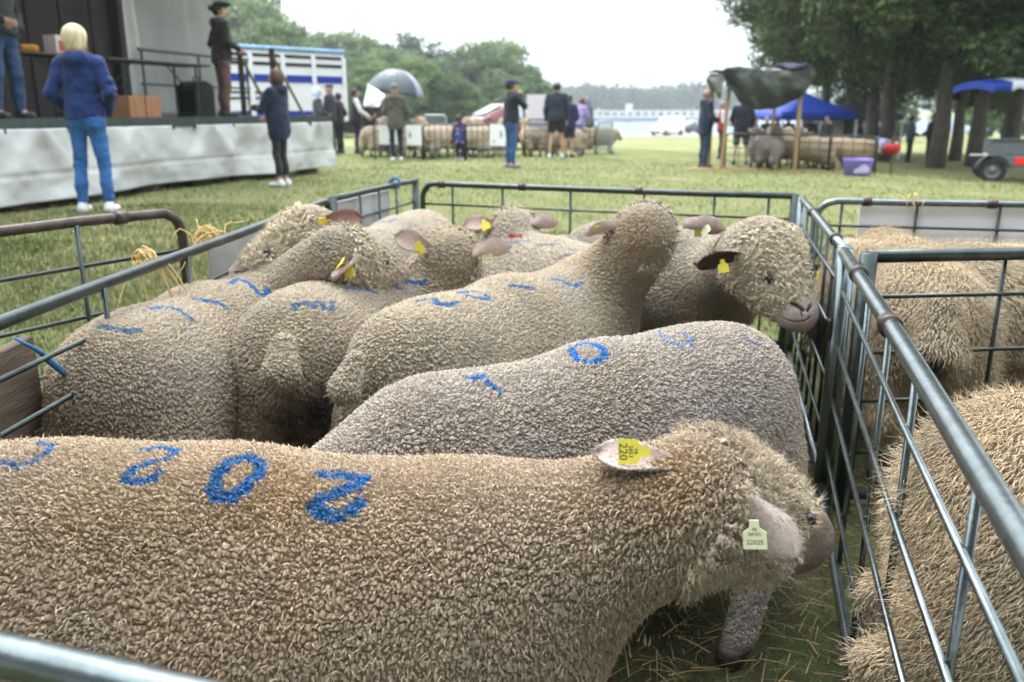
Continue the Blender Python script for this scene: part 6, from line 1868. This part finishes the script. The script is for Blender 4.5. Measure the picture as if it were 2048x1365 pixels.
MB().tube([(-.18, 0, .08), (-.14, 0, .2), (0, 0, .26), (.14, 0, .2), (.18, 0, .08)], .008, 6).obj('handle', M_GALVD, rb)
rp = on(1785, 330, 20.5)
MB().tube([(0, 0, 0), (0, 0, .96)], .03, 8).obj('stake', M_PLANK, None, label='short wooden stake carrying the red container', cat='stake', loc=(rp[0], rp[1] + .06, rp[2]))
cl_ = PD(1765, 288, 20.8)
MB().grid(np.array([[cl_ + V3(-.2 + .4 * a + .02 * sin(b_ * 7), .04 * sin(a * 6 + b_ * 3), .11 - .24 * b_ + .02 * sin(a * 4)) for b_ in np.linspace(0, 1, 9)] for a in np.linspace(0, 1, 12)]), .006).obj('cloth', mat('mauve_cloth', (.36, .36, .56), rough=.8, var=.3, scale=12), None, smooth=True, label='pale blue cloth hung on the right end hurdle of the far pen', cat='cloth')
# ------------------------------------------------------------------ gazebos
def gazebo(label, c, w_, ze, zr, cloth_m, leg_m, rz=0, val=.22):
    t = thing('gazebo', label, 'gazebo', c, rz)
    hw = w_ / 2
    b = MB(); N_ = 10
    for k in range(4):
        a0, a1 = pi / 4 + k * pi / 2, pi / 4 + (k + 1) * pi / 2
        p0, p1 = V3(cos(a0), sin(a0), 0) * hw * sqrt(2), V3(cos(a1), sin(a1), 0) * hw * sqrt(2)
        G = np.array([[(p0 * (1 - q) + p1 * q) * f_ + UP * (zr + (ze - zr) * (f_ ** .85) - .05 * sin(pi * q) * f_) for q in np.linspace(0, 1, N_)] for f_ in np.linspace(.01, 1, N_)])
        b.grid(G, .006)
        G = np.array([[(p0 * (1 - q) + p1 * q) * 1.003 + UP * (ze - .05 * sin(pi * q) - val * z_ + .012 * sin(q * 30)) for q in np.linspace(0, 1, 30)] for z_ in (0, .5, 1)])
        b.grid(G, .004)
    b.obj('canopy', cloth_m, t, smooth=True)
    for k in range(4):
        a0 = pi / 4 + k * pi / 2; p0 = V3(cos(a0), sin(a0), 0) * hw * sqrt(2) * .97
        MB().box(p0 + UP * ze / 2, (.07, .07, ze), bev=.004).obj('leg', leg_m, t)
    fr = MB()
    for k in range(4):
        a0, a1 = pi / 4 + k * pi / 2, pi / 4 + (k + 1) * pi / 2
        p0, p1 = V3(cos(a0), sin(a0), 0) * hw * sqrt(2) * .97, V3(cos(a1), sin(a1), 0) * hw * sqrt(2) * .97
        fr.tube([p0 + UP * (ze - .04), (p0 + p1) / 2 + UP * (ze - .30), p1 + UP * (ze - .04)], .015, 6)
    fr.obj('scissor_frame', leg_m, t)
    return t
M_BLUE = mat('gazebo_blue', (.008, .042, .31), rough=.55, var=.10, scale=3)
M_LEGW = mat('gazebo_leg', (.62, .64, .70), rough=.4)
gc = PD(1607, 226, 29.0); gg = gz(gc[0], gc[1]) - .0
gazebo('blue pop up gazebo with white legs', V3(gc[0], gc[1], gg), 2.62, gc[2] - gg + .02, gc[2] - gg + .68, M_BLUE, M_LEGW, .10)
gc2 = PD(1702, 229, 35.0); gg2 = gz(gc2[0], gc2[1])
gz2 = gazebo('grey brown gazebo with pale side wall beyond the blue one', V3(gc2[0], gc2[1], gg2), 3.0, gc2[2] - gg2, gc2[2] - gg2 + .55, mat('gazebo_grey', (.06, .055, .065), rough=.7), M_LEGW, .06)
MB().grid(np.array([[(x, 1.46 + .03 * sin(x * 9), z) for z in (0.05, 1.0, gc2[2] - gg2 - .1)] for x in np.linspace(-1.45, 1.45, 40)]), .005).obj('side_wall', mat('gazebo_wall', (.50, .52, .53), rough=.7, var=.1), gz2, smooth=True)
# striped stall awning at the right edge
ac = PD(2050, 170, 20.0); aw = thing('stall_awning', 'blue and white striped awning cut off by the right edge', 'awning', V3(ac[0], ac[1], gz(ac[0], ac[1])))
az = ac[2] - aw.location[2]
for k in range(6):
    x0, x1 = -1.22 + k * .42, -1.22 + (k + 1) * .42
    def zz(x, y): return az + .16 - .17 * ((x + .3) / 1.3) ** 2 * (1 if x < -.3 else .3) - .10 * (y / .9) ** 2
    G = np.array([[(x, y, zz(x, y)) for y in np.linspace(-.9, .9, 9)] for x in np.linspace(x0, x1, 5)])
    mm = M_BLUE if k != 1 else mat('awning_white', (.70, .74, .80), rough=.6)
    MB().grid(G, .008).obj('stripe', mm, aw, smooth=True)
    G = np.array([[(x, -.905, zz(x, -.9) - d_ * (.18 + .03 * cos(x * 15))) for d_ in (0, .5, 1)] for x in np.linspace(x0, x1, 9)])
    MB().grid(G, .006).obj('valance', mm, aw, smooth=True)
G = np.array([[(-1.225, y, zz(-1.22, y) - d_ * .16) for d_ in (0, 1)] for y in np.linspace(-.9, .9, 9)])
MB().grid(G, .006).obj('valance', M_BLUE, aw)
for x, y in ((.42, .1),):
    MB().tube([(x, y, 0), (x, y, az - .05)], .025, 8).obj('pole', M_LEGW, aw)
# ------------------------------------------------------------------ trailer
tc_ = on(1983, 359, 18.6)
tr_ = thing('trailer', 'grey metal car trailer with a red tail light', 'trailer', tc_ + V3(.0, .15, 0), -.40)
M_TRL = mat('trailer_grey', (.15, .17, .19), rough=.4, metal=.5, var=.15, scale=5)
sx_ = F / 18.6
MB().box((1.02, .75, .62), (2.0, 1.5, .05)).obj('bed', M_TRL, tr_)
for y in (0.0, 1.5):
    MB().box((1.02, y, .76), (2.05, .03, .30), bev=.006).obj('side', M_TRL, tr_)
for x in (-.02, 2.05):
    MB().box((x, .75, .76), (.03, 1.46, .30), bev=.006).obj('end_panel', M_TRL, tr_)
MB().box((1.02, -.03, .92), (2.1, .05, .04), bev=.008).obj('top_rail', mat('trailer_dark', (.06, .065, .07), rough=.5), tr_)
MB().box((.62, -.02, .46), (1.2, .04, .26), bev=.006).obj('light_board', M_TRL, tr_)
MB().box((.55, -.05, .48), (.20, .04, .15), bev=.015).obj('tail_light', mat('tail_glow', (.75, .03, .02), rough=.25), tr_)
wm2 = wheel_mesh(.27, .17)
add_wheel(tr_, (.06, -.04, .27), .27, .17, wm2, -1); add_wheel(tr_, (.06, 1.55, .27), .27, .17, wm2, 1)
b = MB(); b.grid(np.array([[(.06 + .34 * cos(a), y, .27 + .34 * sin(a)) for y in (-.16, .06)] for a in np.linspace(.1, pi - .1, 12)]), .012); b.obj('mudguard', M_TRL, tr_, smooth=True)
MB().tube([(2.0, .75, .50), (3.2, .75, .45)], .035, 8).obj('drawbar', M_TRL, tr_)
MB().tube([(3.0, .75, 0), (3.0, .75, .5)], .025, 8).obj('prop_stand', M_TRL, tr_)
MB().box((-.25, -.05, .60), (.34, .06, .03)).obj('bracket', M_LEGW, tr_)
# ------------------------------------------------------------------ footbridge over the river
b1, b2 = PD(1100, 236, 255), PD(1470, 240, 250)
br = thing('bridge', 'long white lattice sided bridge over the river', 'bridge', (b1[0], b1[1], 0))
D = b2 - b1; D = V3(D[0], D[1], 0); ln = np.linalg.norm(D); dd = D / ln; rzb = atan2(D[1], D[0])
zd = b1[2]
M_BRW = mat('bridge_white', (.52, .55, .60), rough=.6); M_BRD = mat('bridge_deck', (.26, .29, .33), rough=.7)
MB().box(D / 2 + UP * (zd - .5), (ln, 5, 1.0), rz=rzb).obj('deck', M_BRD, br)
for y in (-2.6, 2.6):
    n_ = V3(-dd[1], dd[0], 0) * y
    b = MB(); b.box(D / 2 + n_ + UP * (zd + 1.95), (ln, .25, .40), rz=rzb); b.box(D / 2 + n_ + UP * (zd + .25), (ln, .25, .45), rz=rzb)
    b.obj('girder', M_BRW, br)
    b = MB(); nn = int(ln / 2.2)
    for k in range(nn + 1):
        b.box(dd * (k * ln / nn) + n_ + UP * (zd + 1.1), (.5, .22, 1.4), rz=rzb)
    b.obj('lattice', M_BRW, br)
for k in (.12, .42, .72, .97):
    MB().box(D * k + UP * (zd - 2.6), (2.0, 4, 3.6), rz=rzb, bev=.1).obj('pier', M_BRD, br)
k_ = .43
MB().box(D * k_ + UP * (zd + 2.9), (1.9, 2.4, 2.2), rz=rzb, bev=.1).obj('tower', M_BRW, br)
# ------------------------------------------------------------------ trees
M_LEAF, n_, l_, b_s = newmat('leaves')
b_s.inputs['Roughness'].default_value = .6
b_s.inputs['Specular IOR Level'].default_value = .25
at_ = n_.new('ShaderNodeAttribute'); at_.attribute_name = 'Col'
tl_ = n_.new('ShaderNodeBsdfTranslucent')
ms_ = n_.new('ShaderNodeMixShader'); ms_.inputs[0].default_value = .24
l_.new(at_.outputs['Color'], b_s.inputs['Base Color']); l_.new(at_.outputs['Color'], tl_.inputs['Color'])
l_.new(b_s.outputs[0], ms_.inputs[1]); l_.new(tl_.outputs[0], ms_.inputs[2]); l_.new(ms_.outputs[0], n_['Material Output'].inputs['Surface'])
M_BARK = mat('bark', (.085, .075, .062), rough=.95, var=.4, scale=6, bump=.8, bscale=14, stretch=(3, 3, .5), bdist=.06)
def crown_mesh(seed, c, rad, nclump, nleaf, leaf, col, clump_r=.135, zmin=None, drop=0.0):
    rng = np.random.RandomState(seed)
    c = V3(c); rad = V3(rad)
    u = rng.randn(nclump, 3); u /= np.linalg.norm(u, axis=1, keepdims=True)
    r = .45 + .55 * rng.rand(nclump, 1) ** .5
    lump = .80 + .45 * fbm(u * 1.6 + seed, 1.3, seed, 2)[:, None]
    cl = c + u * r * rad * lump
    cr_2 = clump_r * rad.min() * (.6 + .9 * rng.rand(nclump))
    k = rng.choice(nclump, nleaf, p=cr_2 ** 2 / (cr_2 ** 2).sum())
    o = rng.randn(nleaf, 3); o /= np.linalg.norm(o, axis=1, keepdims=True)
    P = cl[k] + o * (cr_2[k] * rng.rand(nleaf) ** .45)[:, None] * np.array([1.15, 1.15, .75])
    if zmin is not None:
        m = P[:, 2] > zmin + 3.2 * (fbm(P * np.array([1, 1, .2]), .7, seed + 2, 2) - .5); P, k, o = P[m], k[m], o[m]
    n = len(P)
    N = o + rng.randn(n, 3) * .8 + UP * .5; N /= np.linalg.norm(N, axis=1, keepdims=True)
    T = np.cross(N, rng.randn(n, 3)); T /= np.linalg.norm(T, axis=1, keepdims=True); B = np.cross(N, T)
    s = leaf * (.6 + .8 * rng.rand(n, 1))
    V = np.stack([P - T * s, P - B * s * .62, P + T * s, P + B * s * .62], 1).reshape(-1, 3)
    Q = (np.arange(n) * 4)[:, None] + np.arange(4)[None]
    tone = (.72 + .56 * rng.rand(nclump))[k][:, None] * (.75 + .5 * rng.rand(n, 1))
    cc = V3(col) * tone * np.where(rng.rand(n, 1) < .05, np.array([[2.0, 1.35, .7]]), 1.0)
    me = np_mesh('crown', V, [Q], M_LEAF, np.repeat(cc, 4, 0), smooth=False)
    return me
def trunk_mesh(seed, r0, h_, limbs, spread, top):
    rng = np.random.RandomState(seed); b = MB()
    pts = [V3(0, 0, -.2)]; n = 9
    for i in range(1, n):
        pts.append(V3(rng.randn() * .05 * r0 * 4, rng.randn() * .05 * r0 * 4, h_ * i / (n - 1)))
    rs = [r0 * 1.25, r0 * 1.06] + [r0 * (1 - .55 * i / n) for i in range(2, n)]
    b.tube(pts, rs, 12)
    for k in range(limbs):
        z = h_ * (.35 + .6 * rng.rand()); a = rng.rand() * 2 * pi; p = V3(0, 0, z); v = V3(cos(a), sin(a), .9)
        q = [p]
        for j in range(5):
            p = p + norm(v) * spread / 5; v = v + V3(rng.randn() * .35, rng.randn() * .35, .1); q.append(p)
        rr = r0 * (.42 - .03 * k % .2)
        b.tube(q, [rr * (1 - j / 6.5) for j in range(6)], 8)
        for j in (2, 3, 4):
            w_ = q[j]; v2 = V3(rng.randn(), rng.randn(), .5)
            b.tube([w_, w_ + norm(v2) * spread * .22, w_ + norm(v2 + V3(0, 0, .4)) * spread * .42], [rr * .4, rr * .25, rr * .1], 6)
    return b.mesh('trunk', M_BARK, True)
def plant_tree(crown, trunk, loc, s, rz, label, group, name='broadleaf_tree', sz=None):
    t = thing(name, label, 'tree', loc, rz, group)
    t.scale = (s, s, sz or s)
    link('crown', crown, t); link('trunk', trunk, t)
    return t
LEAF = (.048, .080, .020)
cr1 = crown_mesh(1, (0, 0, 8.2), (4.4, 4.4, 6.2), 300, 64000, .080, LEAF, zmin=2.7)
cr2 = crown_mesh(2, (0, 0, 8.0), (4.8, 4.5, 6.0), 300, 64000, .080, (.040, .070, .018), zmin=2.5)
cr3 = crown_mesh(3, (0, 0, 8.5), (4.3, 4.8, 6.4), 300, 64000, .080, (.060, .090, .022), zmin=3.1)
tk = [trunk_mesh(k, .22, 9.0, 9, 3.8, 0) for k in (1, 2, 3)]
RG = 'row of dark trees on the right'
for i, (u, v, dp, c_, s, rz, lb) in enumerate([
        (1869, 335, 24.5, 0, 1.0, .3, 'dark tree with the thickest trunk, behind the two talkers'), (1944, 335, 25.5, 1, .92, 2.0, 'tree whose trunk stands left of the trailer under the awning edge'),
        (1766, 334, 28.0, 2, 1.02, 4.1, 'tree with broad trunk right of the grey gazebo'), (1738, 330, 32.0, 1, 1.05, .9, 'tree behind the broad trunk at the gazebo end'),
        (1690, 328, 37.0, 0, 1.05, 5.2, 'tree behind the blue gazebo, crown over the shelter'), (2020, 334, 27.0, 2, .95, 3.0, 'tree trunk behind the trailer near the right edge'),
        (1908, 328, 33.0, 1, .95, 1.4, 'slender leaning tree between the two thick trunks'), (1640, 322, 43.0, 2, 1.15, 2.6, 'farthest tree of the row, its crown farthest left'),
        (2100, 345, 21.0, 1, 1.0, 5.0, 'tree whose crown fills the top right corner'), (1716, 322, 44.0, 1, .72, 2.2, 'low leafed tree in the gap right of the gazebo'), (1880, 322, 46.0, 2, .70, 4.4, 'low leafed tree far behind the thickest trunk'), (2000, 322, 42.0, 0, .72, 1.1, 'low leafed tree far behind the trailer')]):
    plant_tree((cr1, cr2, cr3)[c_], tk[c_], on(u, v, dp), s, rz, lb, RG, 'park_tree')
# unseen tree row added behind the camera to put the near flanks in shade
for i, (x, y, c_, s_) in enumerate([(-11.0, -6.5, 0, .95), (-5.2, -8.0, 1, 1.0), (.6, -8.4, 2, 1.0), (6.0, -7.6, 0, 1.0), (11.5, -6.0, 1, .95)]):
    plant_tree((cr1, cr2, cr3)[c_], tk[c_], V3(x, y, gz(x, y)), s_, i * 1.7, ('leftmost', 'second', 'middle', 'fourth', 'rightmost')[i] + ' unseen tree added behind the camera for shade', 'unseen trees added for shade behind the camera', 'park_tree')
# wooded bank beyond the field
bk = [crown_mesh(11 + k, (0, 0, 6.2), (4.6, 4.6, 5.4), 150, 20000, .17, col, clump_r=.19) for k, col in enumerate([(.055, .100, .040), (.075, .125, .045), (.045, .085, .045), (.105, .165, .050)])]
tkb = trunk_mesh(9, .30, 8, 6, 3.4, 0)
rngb = np.random.RandomState(17)
def bank_top(u):
    return np.interp(u, [430, 480, 520, 560, 600, 640, 690, 760, 830, 900, 960, 1010, 1050, 1080], [-10, 28, 30, 42, 70, 78, 84, 93, 92, 104, 100, 104, 135, 180])
zones = [(430, 700, 'behind the livestock lorry'), (700, 860, 'behind the umbrella'), (860, 1090, 'beyond the red car')]
for row, (dp0, dp1, n0, f) in enumerate([(78, 86, 13, .62), (96, 106, 14, .85), (118, 134, 15, 1.0)]):
    for i in range(n0):
        u = 440 + (1060 - 440) * (i + .5 * (row % 2) + rngb.rand() * .5) / n0
        dp = dp0 + (dp1 - dp0) * rngb.rand()
        base = PD(u, 262, dp); g_ = gz(base[0], base[1]); loc = V3(base[0], base[1], g_)
        top_z = 1.28 + (221 - (221 - (221 - bank_top(u)) * (f + .12 * rngb.randn()))) * 0 + (221 - bank_top(u)) * (f + .10 * rngb.randn()) * dp / F
        hgt_ = max(3.5, top_z - g_)
        k = rngb.randint(4) if row else rngb.choice([1, 3, 0])
        s = hgt_ / 12.0
        zl = next(z_ for z_ in zones if z_[0] <= u < z_[1] + 1)
        rowl = ('low bright green tree at the front of the wooded bank ', 'mid height tree in the wooded bank ', 'tall tree on the skyline of the wooded bank ')[row]
        plant_tree(bk[k], tkb, loc, s * (1.0 + .25 * rngb.rand()), rngb.rand() * 6, rowl + zl[2], rowl.strip() + ' ' + zl[2], 'broadleaf_tree', s)
# shrubs behind the trees on the right, seen between the trunks
for i, (u, dp, s) in enumerate([(1795, 66, .30), (1965, 72, .34), (2036, 64, .36)]):
    base = PD(u, 262, dp); plant_tree(bk[3 if i % 2 else 1], tkb, V3(base[0], base[1], gz(base[0], base[1])), s, i * 1.3, 'bright green bush far behind the row of dark trees', 'bushes seen between the dark trunks', 'bush')
# far wood along the opposite bank: reads as one mass
def far_wood(name, y0, x0, x1, n, zt, col, seed, leaf, base=-.6, kind='stuff'):
    rng = np.random.RandomState(seed)
    x = x0 + (x1 - x0) * rng.rand(n); y = y0 + 26 * rng.rand(n)
    top = zt * (.62 + .6 * fbm(np.stack([x * .03, y * 0, 0 * x], -1), 1.6, seed, 3))
    nl = 60
    cx = np.repeat(x, nl) ; cy = np.repeat(y, nl); tz_ = np.repeat(top * (.6 + .4 * rng.rand(n)), nl)
    o = rng.randn(n * nl, 3); o /= np.linalg.norm(o, axis=1, keepdims=True)
    rr = np.repeat(zt * (.18 + .14 * rng.rand(n)), nl) * rng.rand(n * nl) ** .4
    P = np.stack([cx, cy, base + np.maximum(tz_ * rng.rand(n * nl) ** .35, .1)], -1) + o * rr[:, None]
    P[:, 2] = np.maximum(P[:, 2], base)
    m_ = n * nl
    N = o + rng.randn(m_, 3) * .7 + UP * .4; N /= np.linalg.norm(N, axis=1, keepdims=True)
    T = np.cross(N, rng.randn(m_, 3)); T /= np.linalg.norm(T, axis=1, keepdims=True); B = np.cross(N, T)
    s = leaf * (.6 + .8 * rng.rand(m_, 1))
    V = np.stack([P - T * s, P - B * s * .7, P + T * s, P + B * s * .7], 1).reshape(-1, 3)
    tone = np.repeat(.6 + .8 * rng.rand(n, 1), nl, 0) * (.8 + .4 * rng.rand(m_, 1))
    link(name, np_mesh(name, V, [(np.arange(m_) * 4)[:, None] + np.arange(4)[None]], M_LEAF, np.repeat(V3(col) * tone, 4, 0), smooth=False), None, 'dark green wood along the far river bank', 'wood', None, kind)
far_wood('far_wood', 470, 10, 135, 420, 14, (.045, .085, .028), 61, .9)
hx = np.linspace(-900, 1200, 220); hr_ = np.linspace(0, 1, 26)
G = []
for a in hx:
    row = []
    for r_ in hr_:
        y = 760 + r_ * 690
        z = -1 + 30 * sin(min(1, r_ * 1.15) * pi / 2) * (.75 + .5 * float(fbm(np.array([[a * .004, r_, 0]]), 1.5, 5, 3)[0]))
        row.append((a, y, z))
    G.append(row)
G = np.array(G)
G[..., 2] += ((fbm(G.reshape(-1, 3) * np.array([1, .4, 1]), .05, 77, 3) - .5) * 7).reshape(G.shape[:2])
MB().grid(G.transpose(1, 0, 2)).obj('hills', mat('wooded_hill', (.060, .095, .050), rough=1, var=.5, scale=.04), smooth=True, kind='structure')
# ------------------------------------------------------------------ the wet air
hm_ = bpy.data.materials.new('haze'); hm_.use_nodes = True
hn = hm_.node_tree.nodes; hn.remove(hn['Principled BSDF'])
pv_ = hn.new('ShaderNodeVolumePrincipled')
pv_.inputs['Color'].default_value = (.86, .92, 1.0, 1)
pv_.inputs['Density'].default_value = .0006
pv_.inputs['Anisotropy'].default_value = .2
hm_.node_tree.links.new(pv_.outputs[0], hn['Material Output'].inputs['Volume'])
MB().box((0, 740, 25), (3100, 1560, 66)).obj('haze', hm_, kind='stuff')
